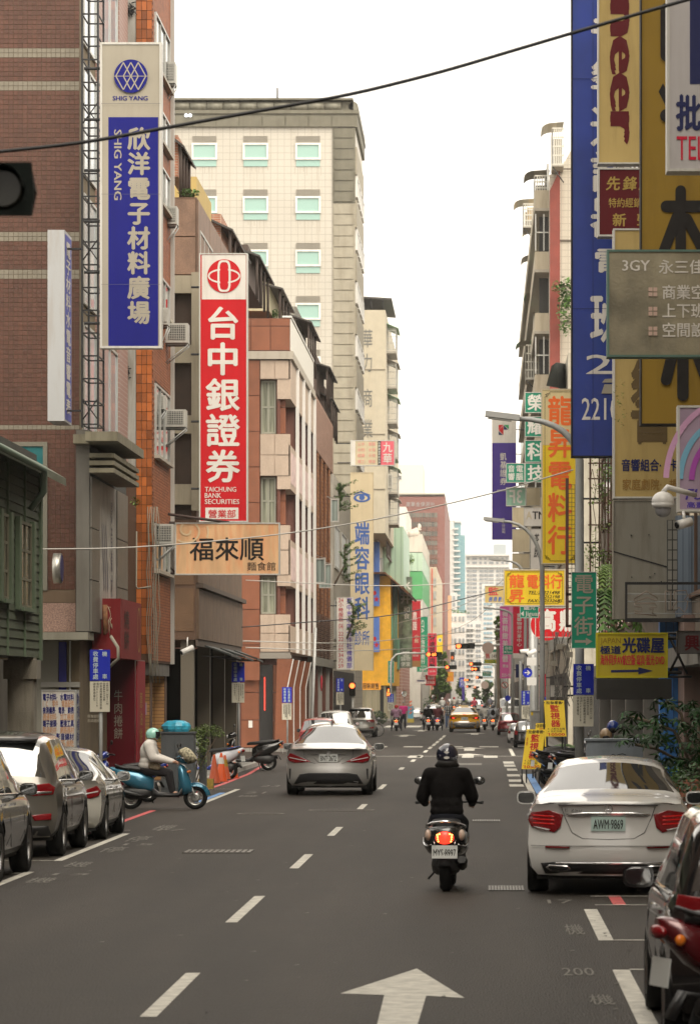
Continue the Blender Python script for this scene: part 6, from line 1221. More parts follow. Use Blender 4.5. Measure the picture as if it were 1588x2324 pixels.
def wheel(parent, x, y, r, wd, side, style='alloy'):
    k_ = (round(r,3), round(wd,3), side, style)
    if k_ not in _wheel:
        b = MB(); b.lathe((0,0,0),(side,0,0),[(-wd/2,r*.62),(-wd/2,r*.93),(-wd*.38,r),(wd*.38,r),(wd/2,r*.93),(wd/2,r*.66),(wd*.42,r*.64)],28); b.lathe((0,0,0),(side,0,0),[(-wd/2,.01),(-wd/2,r*.62)],20)
        t_ = b.build('tyre_'+str(len(_wheel)), tyre); b = MB()
        b.lathe((0,0,0),(side,0,0),[(wd*.42,r*.655),(wd*.5,r*.63),(wd*.4,r*.58),(wd*.1,r*.56)],24); b.lathe((0,0,0),(side,0,0),[(wd*.34,.001),(wd*.36,r*.13),(wd*.25,r*.15)],12)
        n = 5 if style=='alloy' else 10
        for i in range(n):
            a = i*2*math.pi/n; w2 = .16 if n==5 else .07
            p = [Vector((side*wd*.30,math.cos(a+d)*r*q,math.sin(a+d)*r*q)) for d,q in ((-w2*2,.12),(w2*2,.12),(w2*.6,.6),(-w2*.6,.6))]
            b.add(p+[v+Vector((side*wd*.08,0,0)) for v in p],[(4,5,6,7),(7,6,5,4),(0,1,5,4),(1,2,6,5),(2,3,7,6),(3,0,4,7)])
        r_ = b.build('rim_'+str(len(_wheel)), rimm); b = MB(); b.lathe((0,0,0),(side,0,0),[(wd*.08,.001),(wd*.1,r*.6)],20); 
        _wheel[k_] = (t_.data, r_.data); COL.objects.unlink(t_); COL.objects.unlink(r_); bpy.data.objects.remove(t_); bpy.data.objects.remove(r_)
    tm, rm = _wheel[k_]
    w_ = bpy.data.objects.new('wheel', tm); COL.objects.link(w_); w_.parent = parent; w_.location = (x,y,r)
    q = bpy.data.objects.new('rim', rm); COL.objects.link(q); q.parent = w_
    return w_
SHAPES = {
 'sedan': dict(L=4.85,top=[(0,1.02),(.12,1.07),(.55,1.11),(1.75,1.42),(2.4,1.455),(2.9,1.43),(3.7,1.02),(4.5,.86),(4.85,.7)],belt=[(0,.98),(.6,.99),(2,.95),(3.6,.93),(4.85,.68)],w=.925,gl=(.68,1.62),ws=(2.95,3.6),side=(1.15,3.15),wt=.56,z0=.22,prof=[(.2,.12),(.32,.03),(.55,0),(.68,.05),(.9,.05),(1.03,.0),(1.1,.06)],wr=.345,wy=(.95,3.85)),
 'coupe': dict(L=4.64,top=[(0,.97),(.1,1.01),(.5,1.06),(1.75,1.38),(2.2,1.42),(2.7,1.38),(3.5,1.0),(4.3,.84),(4.64,.66)],belt=[(0,.93),(.6,.96),(2,.92),(3.4,.9),(4.64,.64)],w=.90,gl=(.52,1.68),ws=(2.75,3.4),side=(1.0,3.0),wt=.50,z0=.2,prof=[(.2,.12),(.3,.03),(.5,0),(.62,.06),(.85,.06),(.97,.0),(1.05,.06)],wr=.34,wy=(.9,3.62)),
 'suv': dict(L=4.75,top=[(0,.98),(.1,1.1),(.28,1.45),(.45,1.63),(1.2,1.69),(2.4,1.69),(2.9,1.6),(3.6,1.12),(4.4,.98),(4.75,.8)],belt=[(0,.98),(.5,1.06),(2,1.03),(3.5,1.0),(4.75,.78)],w=.95,gl=(.1,.42),ws=(2.8,3.5),side=(.75,3.1),wt=.62,z0=.28,prof=[(.25,.1),(.4,.0),(.62,0),(.75,.06),(1.0,.05),(1.2,.04)],wr=.37,wy=(.9,3.7)),
 'hatch': dict(L=4.1,top=[(0,.9),(.08,1.02),(.24,1.3),(.42,1.46),(1.0,1.52),(2.0,1.52),(2.5,1.43),(3.2,1.0),(3.8,.88),(4.1,.72)],belt=[(0,.9),(.4,.97),(2,.94),(3.1,.92),(4.1,.7)],w=.86,gl=(.08,.40),ws=(2.4,3.05),side=(.6,2.75),wt=.58,z0=.22,prof=[(.2,.1),(.35,.0),(.55,0),(.68,.05),(.9,.05),(1.1,.04)],wr=.31,wy=(.7,3.25)),
 'van': dict(L=4.7,top=[(0,1.0),(.06,1.2),(.14,1.7),(.3,1.85),(2,1.9),(3.4,1.85),(3.9,1.4),(4.4,1.1),(4.7,.9)],belt=[(0,1.1),(2,1.1),(4.7,.9)],w=.87,gl=(.06,.22),ws=(3.45,4.0),side=(.5,3.6),wt=.74,z0=.25,prof=[(.25,.06),(.4,.0),(.6,0),(.8,.03),(1.2,.02)],wr=.32,wy=(.8,3.6)),
}
def car(name, label, cat, shape, pm, cx, gy, wpx=None, Z=None, yaw=0, detail=2, lit=False, group=None, scale=None, lights=None, plate=None, pfm=None, extra=None, lowm=None, rails=False):
    S = SHAPES[shape]; Z = Z or ZG(gy); loc = (X(cx,Z), Z-.55, 0)
    t = thing(name,label,cat,loc,group); ORG[t.name] = Vector((0,0,0))
    L, W_, z0 = S['L'], S['w'], S['z0']
    yy = sorted(set([0,.04,.1,.18,.28] + [round(.28+i*(L-.5)/ (46 if detail>1 else 22),3) for i in range(47 if detail>1 else 23)] + [L-.12,L-.05,L] + list(S['gl']) + list(S['ws']) + list(S['side'])))
    pr = S['prof']
    def rear(x, z, y=0.):
        k = max(0., 1-y/.9)**1.6; return (min(1,abs(x)/W_)**4*.26 + np.interp(z,[p[0] for p in pr],[p[1] for p in pr])) * k
    def half(y):
        top = smooth(y,S['top']); belt = min(smooth(y,S['belt'],.1), top-.035); w_ = W_*(1 - .035*max(0,1-y/.7) - .14*max(0,(y-(L-1.1))/1.1)**2)
        gh = max(0, top-belt-.05); k = min(1, gh/.38); k = k*k*(3-2*k)
        xs_ = (w_*.90)*(1-k) + S['wt']*k*1.12; cr = .045*k+.02
        P = [(0,z0),(w_*.6,z0),(w_*.88,z0+.01),(w_*.955,z0+.09),(w_*.985,z0+.22),(w_,.58),(w_*.995,.7),(w_*.975,belt-.06),(w_*.94,belt)]
        n = 5; A = (w_*.915, belt+.025*1); Bq = (xs_, top-.05*k-.012)
        for i in range(n+1): u = i/n; bul = math.sin(u*math.pi)*.018*k; P.append((A[0]+(Bq[0]-A[0])*u+bul, A[1]+(Bq[1]-A[1])*u))
        P += [(xs_*.93, top-.015),(xs_*.8, top+.0+cr*.3),(xs_*.5, top+cr*.75),(xs_*.25, top+cr*.95),(0, top+cr)]
        return P
    IB = 9; IT = IB+5; NP = 9+6+5
    rows = [half(y) for y in yy]; wr, wy = S['wr'], S['wy']; ra = wr+.055
    body = MB(); gl = {}; 
    def vert(i,j,s):
        x,z = rows[i][j]; y = yy[i]; y2 = y + rear(x,z,y) - 0
        if y > L-.9: y2 -= (abs(x)/W_)**3*.35*((y-(L-.9))/.9)
        if abs(x) > W_*.8 and z < .95:
            for w0 in wy:
                dy, dz = y2-w0, z-wr
                d = math.hypot(dy,dz)
                if d < ra and d > 1e-4 and z < wr+ra: 
                    if d > ra-.085: y2 = w0+dy/d*ra; z = wr+dz/d*ra
        return (s*x, y2, z)
    idx = {}
    def vi(mb,i,j,s):
        key = (id(mb),i,j,s if j not in (0,NP-1) else 1)
        if key not in idx: idx[key] = len(mb.v); mb.v.append(vert(i,j,s))
        return idx[key]
    lowb = MB()
    for i in range(len(yy)-1):
        ym = (yy[i]+yy[i+1])/2
        for j in range(NP-1):
            for s in (1,-1):
                xm = (rows[i][j][0]+rows[i][j+1][0])/2; zm = (rows[i][j][1]+rows[i][j+1][1])/2
                if j >= 2 and j < 7 and any(math.hypot(ym+rear(xm,zm,ym)-w0, zm-wr) < ra-.04 for w0 in wy): continue
                mb = body
                if IB <= j < IT and S['side'][0] < ym < S['side'][1] and rows[i][IT][1]-rows[i][IB][1] > .13:
                    mid = (S['side'][0]+S['side'][1])/2-.1
                    if IB < j+1 and abs(ym-mid) > .045 and j < IT-0: mb = gl.setdefault('side_window' + ('' if s>0 else '_'), MB()) if j > IB-1 else body
                elif j >= IT and S['gl'][0] <= ym <= S['gl'][1] and j > IT: mb = gl.setdefault('rear_window', MB())
                elif j >= IT and S['ws'][0] <= ym <= S['ws'][1] and j > IT: mb = gl.setdefault('windscreen', MB())
                elif j < 4 and zm < z0+.13: mb = lowb
                q = (vi(mb,i,j,s),vi(mb,i+1,j,s),vi(mb,i+1,j+1,s),vi(mb,i,j+1,s))
                if s < 0: q = q[::-1]
                if j in (0,NP-2): q = tuple(dict.fromkeys(q))
                mb.f.append(q); mb.m.append(0); mb.s.append(True)
    # rear and front faces
    for i,fl in ((0,1),(len(yy)-1,-1)):
        NX = 8; g = {}
        for j in range(NP):
            x,z = rows[i][j]
            for k_ in range(NX+1):
                u = -1+2*k_/NX; xx = x*u; y2 = yy[i] + (rear(xx,z,yy[i]) if fl>0 else -(abs(xx)/W_)**3*.35)
                g[j,k_] = len(body.v); body.v.append((xx,y2,z))
        for j in range(NP-1):
            for k_ in range(NX):
                q = (g[j,k_],g[j,k_+1],g[j+1,k_+1],g[j+1,k_]); body.f.append(q if fl>0 else q[::-1]); body.m.append(0); body.s.append(True)
    body.build('body', pm, t)
    if lowb.f: lowb.build('sill', lowm or plast, t)
    for k_,mb in gl.items(): mb.build(k_.strip('_'), glassc, t)
    b = MB(); b.box((-W_*.86,.25,z0-.04),(W_*.86,L-.3,z0+.12)); 
    for w0 in wy: b.box((-W_*.9,w0-ra,z0),(W_*.9,w0+ra,wr+ra+.02)) if z0 < wr else None
    b.build('underbody', under, t)
    for w0 in wy:
        for s in (1,-1): wheel(t, s*(W_-.125), w0, wr, .23, s)
    # things on the rear face, pressed onto it
    def patch(nm, poly, m, off=.012, par=t, mir=False):
        n = len(poly); cx_ = sum(p[0] for p in poly)/n; cz_ = sum(p[1] for p in poly)/n; P = []
        for p,q in zip(poly, poly[1:]+poly[:1]):
            for k_ in range(3): P.append((p[0]+(q[0]-p[0])*k_/3, p[1]+(q[1]-p[1])*k_/3))
        for s in ((1,-1) if mir else (1,)):
            b = MB(); rs = []
            for sc_,of in ((1.0,-.01),(1.0,off*.6),(.93,off),(.6,off),(.25,off)):
                rs.append([(s*(cx_+(x-cx_)*sc_), rear(cx_+(x-cx_)*sc_, cz_+(z-cz_)*sc_)-of, cz_+(z-cz_)*sc_) for x,z in P])
            if s < 0: rs = [r[::-1] for r in rs]
            b.rings(rs,0,True,True); b.build(nm, m, par)
    lm = litred if lit else redl
    (lights or default_lights)(patch, shape, lm, W_)
    zt_p = {'sedan':.80,'coupe':.78,'suv':.82,'hatch':.72,'van':.78}[shape]
    if extra: extra(patch, t, rear)
    b = MB(); yp = rear(0,zt_p)-.018; b.box((-.19,yp-.004,zt_p-.08),(.19,yp+.03,zt_p+.08)); pl = b.build('number_plate', pfm or platem, t)
    if plate:
        b = MB(); f = Fr((-.19,yp-.006,zt_p+.08),(.38,0,0),(0,0,-.16),(0,-1,0)); TH(b,plate,f,.07,.2,.93,.86,B1); b.build('plate_lettering', s_ink, pl)
    # mirrors
    my = S['side'][1]-.15; mz = smooth(my,S['belt'])+.06
    for s in (1,-1):
        b = MB(); b.rings([superr(my+y_,s*(W_+.075),mz+.01,w2,h2,14,3.2) for y_,w2,h2 in ((.09,.04,.03),(.06,.08,.06),(.0,.108,.076),(-.035,.112,.08))],0,True,True); b.build('mirror', pm if detail>1 else plast, t)
        b = MB(); b.rings([superr(my-.036,s*(W_+.075),mz+.01,.098,.066,14,3.2),superr(my-.04,s*(W_+.075),mz+.01,.09,.06,14,3.2)],0,True,True); b.build('mirror_glass', glassc, t); b = MB(); b.cbox((s*(W_-.0),my+.03,mz-.05),(.13,.05,.03)); b.build('mirror_arm', plast, t)
    if detail > 1:
        for s in (1,-1):
            for hy in (S['side'][0]+.35, S['side'][0]+1.3):
                b = MB(); b.cbox((s*(W_+.0),hy,smooth(hy,S['belt'])-.11),(.03,.2,.03)); b.build('door_handle', chrome, t)
            b = MB(); 
            for hy in (S['side'][0]+.1,S['side'][0]+1.05,S['side'][1]+.05):
                b.tube([(s*(W_*.992+.004),hy,zz) for zz in (.4,.58,.72)]+[(s*(W_*.96),hy,smooth(hy,S['belt'])-.03)],.004,4)
            b.build('door_seam', under, t)
            b = MB(); ysn = [S['side'][0]+ (S['side'][1]-S['side'][0])*k_/12 for k_ in range(13)]
            b.tube([(s*(np.interp(0,[0],[0])+half(y_)[8][0]+.004),y_+rear(half(y_)[8][0],half(y_)[8][1],y_),half(y_)[8][1]+.012) for y_ in ysn],.009,5); b.build('window_trim', chrome, t)
    if rails:
        for s in (1,-1): b = MB(); b.tube([(s*S['wt']*1.02,1.0,smooth(1.0,S['top'])-.0),(s*S['wt']*1.02,1.1,smooth(1.1,S['top'])+.05),(s*S['wt']*1.02,2.4,smooth(2.4,S['top'])+.05),(s*S['wt']*1.02,2.55,smooth(2.55,S['top']))],.018,6); b.build('roof_rail', chrome, t)
    sc_ = scale or (wpx*Z/F/(2*W_) if wpx else 1.)
    t.scale = (sc_,sc_,sc_); t.rotation_euler = (0,0,yaw)
    return t
def default_lights(patch, shape, lm, W_):
    if shape in ('sedan','coupe'): patch('tail_light',[(.42,.86),(.84,.92),(.88,.80),(.80,.68),(.50,.74)],lm,mir=True); patch('bumper_insert',[(-.62,.44),(-.7,.30),(.7,.30),(.62,.44)],plast)
    elif shape=='suv': patch('tail_light',[(.50,.98),(.84,1.02),(.9,.92),(.86,.84),(.52,.90)],lm,mir=True); patch('bumper_insert',[(-.75,.5),(-.8,.32),(.8,.32),(.75,.5)],plast); patch('reflector',[(.55,.58),(.78,.6),(.78,.54),(.58,.53)],redl,mir=True)
    elif shape=='hatch': patch('tail_light',[(.60,.98),(.78,1.0),(.82,.78),(.64,.74)],lm,mir=True); patch('bumper_insert',[(-.6,.42),(-.66,.28),(.66,.28),(.6,.42)],plast)
    else: patch('tail_light',[(.70,1.15),(.80,1.15),(.82,.8),(.72,.8)],lm,mir=True)
def star(b, c, r, y):
    b.lathe(c,(0,-1,0),[(0,r),(.006,r*.97),(.006,r*.86),(0,r*.84)],24)
    for a in (math.pi/2, math.pi/2+2.094, math.pi/2-2.094):
        p = [Vector((c[0]+math.cos(a)*r*.92,c[1]-.005,c[2]+math.sin(a)*r*.92)),Vector((c[0]+math.cos(a+1.57)*r*.13,c[1]-.005,c[2]+math.sin(a+1.57)*r*.13)),Vector((c[0],c[1]-.012,c[2])),Vector((c[0]+math.cos(a-1.57)*r*.13,c[1]-.005,c[2]+math.sin(a-1.57)*r*.13))]
        b.add(p,[(0,1,2),(0,2,3)])
# --- white sedan
def lw(patch, shape, lm, W_):
    patch('tail_light',[(.50,.90),(.66,.95),(.86,.92),(.895,.84),(.86,.76),(.60,.70),(.53,.76)],lm,mir=True)
    for z in (.885,.845,.80): patch('light_band',[(.60,z),(.84,z+.012),(.84,z-.004),(.60,z-.014)],M('tail_bright',(.42,.006,.008),.2,emit=(1,.03,.02),es=.05),.02,mir=True)
    patch('clear_strip',[(.64,.735),(.84,.77),(.80,.752),(.66,.72)],clr,.022,mir=True)
def ew(patch, t, rear):
    patch('bumper_insert',[(-.60,.375),(-.75,.36),(-.70,.24),(.70,.24),(.75,.36),(.60,.375)],plast,.014)
    patch('chrome_strip',[(-.58,.372),(-.60,.350),(.60,.350),(.58,.372)],chrome,.024)
    patch('exhaust_trim',[(.44,.335),(.66,.345),(.70,.31),(.64,.27),(.46,.27),(.41,.30)],chrome,.026,mir=True); patch('exhaust_opening',[(.46,.325),(.65,.332),(.67,.31),(.63,.28),(.47,.28),(.43,.305)],under,.032,mir=True)
    patch('boot_chrome',[(-.47,.905),(-.44,.885),(.44,.885),(.47,.905),(.3,.925),(-.3,.925)],chrome,.03)
    patch('reflector',[(.42,.545),(.70,.552),(.70,.533),(.44,.528)],redl,.015,mir=True)
    patch('fog_reflector',[(.42,.545),(.70,.552),(.70,.533),(.44,.528)],redl,.015)
    b = MB(); pts = [(-.52,.99),(-.47,.85),(-.40,.70),(-.28,.635),(0,.625),(.28,.635),(.40,.70),(.47,.85),(.52,.99)]; b.tube([(x,rear(x,z)-.002,z) for x,z in pts],.005,4); b.build('boot_seam', M('seam_grey',(.08,.08,.08),.6), t)
    b = MB(); b.tube([(x,rear(x,1.015)-.006,1.015-.02*abs(x)) for x in (-.55,-.3,0,.3,.55)],.008,5); b.build('spoiler_edge', M('seam_grey'), t); b = MB(); b.tube([(x,rear(x,.555)-.002,.555) for x in (-.86,-.7,-.4,0,.4,.7,.86)],.004,4); b.build('bumper_seam', M('seam_grey'), t)
    b = MB(); star(b,(0,rear(0,.97)-.012,.965),.05,0); b.build('emblem', chrome, t)
    b = MB(); f = Fr((-.62,rear(-.5,.95)-.012,.975),(1,0,0),(0,0,-1),(0,-1,0)); TH(b,'E 250',f,.14,.005,.33,.04,B0); b.build('badge_lettering', M('badge_grey',(.15,.15,.15),.4,.5), t)
    b = MB(); b.tube([(-.36,3.2,.0),(-.36,3.2,.001)],.001,3)
car('parked_car','white saloon car parked at the right kerb with a pale green number plate','car','sedan',paint('white',(.62,.62,.60)),1376,2022,Z=42.3,wpx=None,scale=1.02,lights=lw,extra=ew,plate='AWM·9869',pfm=plateg,yaw=R(-2.5))
# --- silver coupe
def ls(patch, shape, lm, W_):
    patch('tail_light',[(.36,.70),(.46,.75),(.66,.83),(.80,.88),(.86,.80),(.83,.72),(.70,.675)],redl,mir=True); patch('light_band',[(.46,.728),(.82,.80),(.82,.78),(.46,.712)],clr,.02,mir=True)
def es_(patch, t, rear):
    patch('diffuser',[(-.60,.44),(-.72,.24),(.72,.24),(.60,.44),(.4,.475),(-.4,.475)],plast,.012)
    patch('side_vent',[(.78,.56),(.82,.56),(.82,.34),(.80,.34)],plast,.01,mir=True)
    patch('boot_recess',[(-.36,.845),(-.22,.685),(.22,.685),(.36,.845)],M('obj_paint_silver'),.004)
    b = MB(); b.tube([(x,rear(x,.845)-.014,.845+.0*x) for x in (-.36,0,.36)],.006,4); b.build('boot_handle_line', under, t)
    b = MB(); b.tube([(x,rear(x,z)-.002,z) for x,z in ((-.52,.97),(-.5,.8),(-.36,.69),(-.2,.64),(0,.63),(.2,.64),(.36,.69),(.5,.8),(.52,.97))],.005,4); b.build('boot_seam', M('seam_grey'), t)
    b = MB(); b.rings([[(x,rear(x,.97)-.05+dy,.985-.035*abs(x)**2+dz) for dy,dz in ((0,0),(.12,.012),(.12,-.01),(.0,-.014))] for x in (-.70,-.5,-.2,0,.2,.5,.70)],0,True,True); b.build('boot_spoiler', M('obj_paint_silver'), t)
    b = MB(); b.rings([[(x,rear(x,.97)-.048+dy,.965-.035*abs(x)**2+dz) for dy,dz in ((0,0),(.12,.0),(.12,-.012),(.0,-.012))] for x in (-.66,-.3,0,.3,.66)],0,True,True); b.build('spoiler_underside', plast, t)
    b = MB(); star(b,(0,rear(0,.9)-.03,.905),.045,0); b.build('emblem', chrome, t)
    b = MB(); f = Fr((0,rear(.45,.87)-.02,.875),(1,0,0),(0,0,-1),(0,-1,0)); TH(b,'CLA 45',f,.36,0,.54,.028,B0); TH(b,'AMG',f,-.52,.01,-.36,.035,B0); b.build('badge_lettering', M('badge_grey'), t)
    b = MB(); b.rings([[(dx,1.9+y_,1.455+z_) for dx in (-w_,w_)] for y_,z_,w_ in ((0,0,.03),(.05,.03,.02),(.0,.1,.008),(-.1,.0,.02))],0,False,True,False); b.build('fin_aerial', plast, t)
car('silver_coupe','silver coupe with a black boot spoiler driving away in the left lane','car','coupe',paint('silver',(.46,.45,.43),.55,.3),747,1805,wpx=196,lights=ls,extra=es_,plate='BNT·2672')
# --- parked on the left
def rx(patch, shape, lm, W_):
    patch('tail_light',[(.40,1.0),(.80,1.04),(.885,.98),(.86,.88),(.60,.86),(.44,.90)],lm,mir=True); patch('light_band',[(.46,.915),(.85,.93),(.84,.90),(.48,.885)],chrome,.02,mir=True)
    patch('bumper_insert',[(-.8,.45),(-.84,.3),(.84,.3),(.8,.45)],plast); patch('reflector',[(.58,.60),(.84,.62),(.84,.53),(.62,.52)],redl,.014,mir=True)
def spoil(patch, t, rear):
    b = MB(); b.rings([[(x,.36,1.60),(x,.30,1.635-.03*x*x),(x,.62,1.695-.06*x*x),(x,.62,1.62)] for x in (-.6,-.3,0,.3,.6)],0,True,True); b.build('roof_spoiler', plast, t)
def left_parked(name,label,shape,pm,Zr,xr,**k):      # right hand side at xr, rear at Zr
    S = SHAPES[shape]; sc_ = k.pop('scale',1.); t = car(name,label,'car',shape,pm,CX,0,Z=Zr,scale=sc_,**k); t.location = (xr-S['w']*sc_,Zr,0); return t
left_parked('parked_car','dark bronze suv cut by the picture edge, nearest in the left parking row','suv',paint('bronze',(.045,.038,.03),.5,.22),43.7,-5.78)
left_parked('parked_car','silver grey suv with a black roof spoiler in the left parking row','suv',paint('silver_grey',(.17,.16,.14),.6,.28),51.2,-5.86,lights=rx,extra=spoil,scale=1.0)
left_parked('parked_car','white coupe like saloon parked ahead of the silver grey suv','coupe',paint('warm_white',(.42,.41,.37),.1,.25),57.1,-5.86,scale=.97,lights=ls)
# --- dark car lower right
t = car('parked_car','black car at the lower right corner behind the red scooter','car','hatch',paint('black',(.006,.005,.006),.1,.12),1600,0,Z=24.0,scale=1.0); t.location = (1.18+.86,23.6,0)
# --- far cars
car('parked_car','dark red hatchback parked by the raking columns behind the silver coupe','car','hatch',paint('red',(.28,.02,.015),.3,.25),722,0,Z=139,wpx=89,detail=1)
car('parked_car','white small van parked between the red hatchback and the grey suv','car','suv',paint('van_white',(.55,.55,.52)),759,0,Z=158,wpx=76,detail=1,scale=.88)
car('parked_car','grey suv with a chrome tail parked at the corner, a bicycle behind it','car','suv',paint('suv_grey',(.27,.26,.235),.6,.3),816,1674,wpx=74,detail=1,lights=rx,extra=spoil)
def taxi(patch, t, rear):
    patch('lower_bumper',[(-.82,.66),(-.88,.5),(-.80,.26),(.80,.26),(.88,.5),(.82,.66)],paint('taxi_silver',(.42,.40,.38),.6,.3),.010)
    patch('diffuser',[(-.5,.36),(-.6,.26),(.6,.26),(.5,.36)],plast,.018); patch('chrome_strip',[(-.78,.5),(-.6,.40),(.6,.40),(.78,.5),(.6,.425),(-.6,.425)],chrome,.022)
    b = MB(); b.rings([[(x*s_,2.0+y_,1.47+z_) for x in (-.24,.24)] for y_,z_,s_ in ((-.07,0,1),(-.05,.12,.8),(.05,.12,.8),(.07,0,1))],0,False,True,False); b.box((-.2,1.94,1.48),(.2,2.06,1.59)); b.build('taxi_lamp', M('taxi_lamp_glow',(.8,.72,.5),.4), t)
    b = MB(); b.tube([(x,rear(x,.9)-.012,.895) for x in (-.42,0,.42)],.012,5); b.build('boot_garnish', under, t)
def lt(patch, shape, lm, W_):
    patch('tail_light',[(.44,.88),(.80,.93),(.87,.86),(.84,.78),(.50,.80)],redl,mir=True); patch('brake_lamp',[(.58,.86),(.74,.88),(.75,.81),(.60,.81)],litred,.02,mir=True); patch('centre_brake_lamp',[(-.1,1.06),(.1,1.06),(.1,1.04),(-.1,1.04)],litred,.02)
car('taxi','yellow and silver taxi waiting in the right lane with its brake lamps lit','taxi','sedan',paint('taxi_yellow',(.82,.42,.015),.1,.25),1054,1662,wpx=71,detail=1,lights=lt,extra=taxi,plate='TDJ-6075')
car('parked_car','dark red suv standing on the right ahead of the black hatchback','car','suv',paint('wine',(.19,.012,.018),.4,.22),1156,1669,wpx=56,detail=1,lit=False)
car('parked_car','white hatchback mostly hidden behind the black hatchback','car','hatch',paint('far_white',(.6,.6,.58)),1176,1687,wpx=50,detail=1)
car('parked_car','black hatchback behind the yellow folding board','car','hatch',paint('far_black',(.018,.017,.018),.3,.25),1198,1697,wpx=66,detail=1)
car('parked_car','pale delivery van seen over the dark red suv','van','van',paint('pale_van',(.5,.5,.46)),1158,0,Z=285,wpx=50,detail=1)
car('parked_car','white hatchback stopped on the left beyond the striped barrier','car','hatch',paint('far_white'),942,1636,wpx=32,detail=1)
car('moving_car','dark suv queueing behind the two scooter riders','car','suv',paint('far_black'),982,1645,wpx=49,detail=1)
car('moving_car','white suv coming down the street above the taxi roof','car','suv',paint('far_white'),1083,1617,wpx=31,detail=1,lit=True)
for i,(cx,gy,wp,sh,pc,lb) in enumerate(((978,1615,24,'sedan','far_white','distant white saloon in the left queue'),(990,1612,22,'sedan','pale_van','distant pale saloon in the left queue'),(1003,1611,20,'hatch','far_black','small distant dark hatchback left of the taxi'),(1124,1606,16,'van','far_white','distant white box van at the right'),(1140,1612,22,'sedan','far_white','distant white saloon behind the pale delivery van'),(1064,1600,14,'sedan','far_black','tiny dark car at the end of the street'),(1018,1600,12,'van','far_white','tiny white van at the end of the street'))):
    car('distant_car',lb,'car',sh,paint(pc),cx,gy,wpx=wp,detail=1,group='distant traffic')
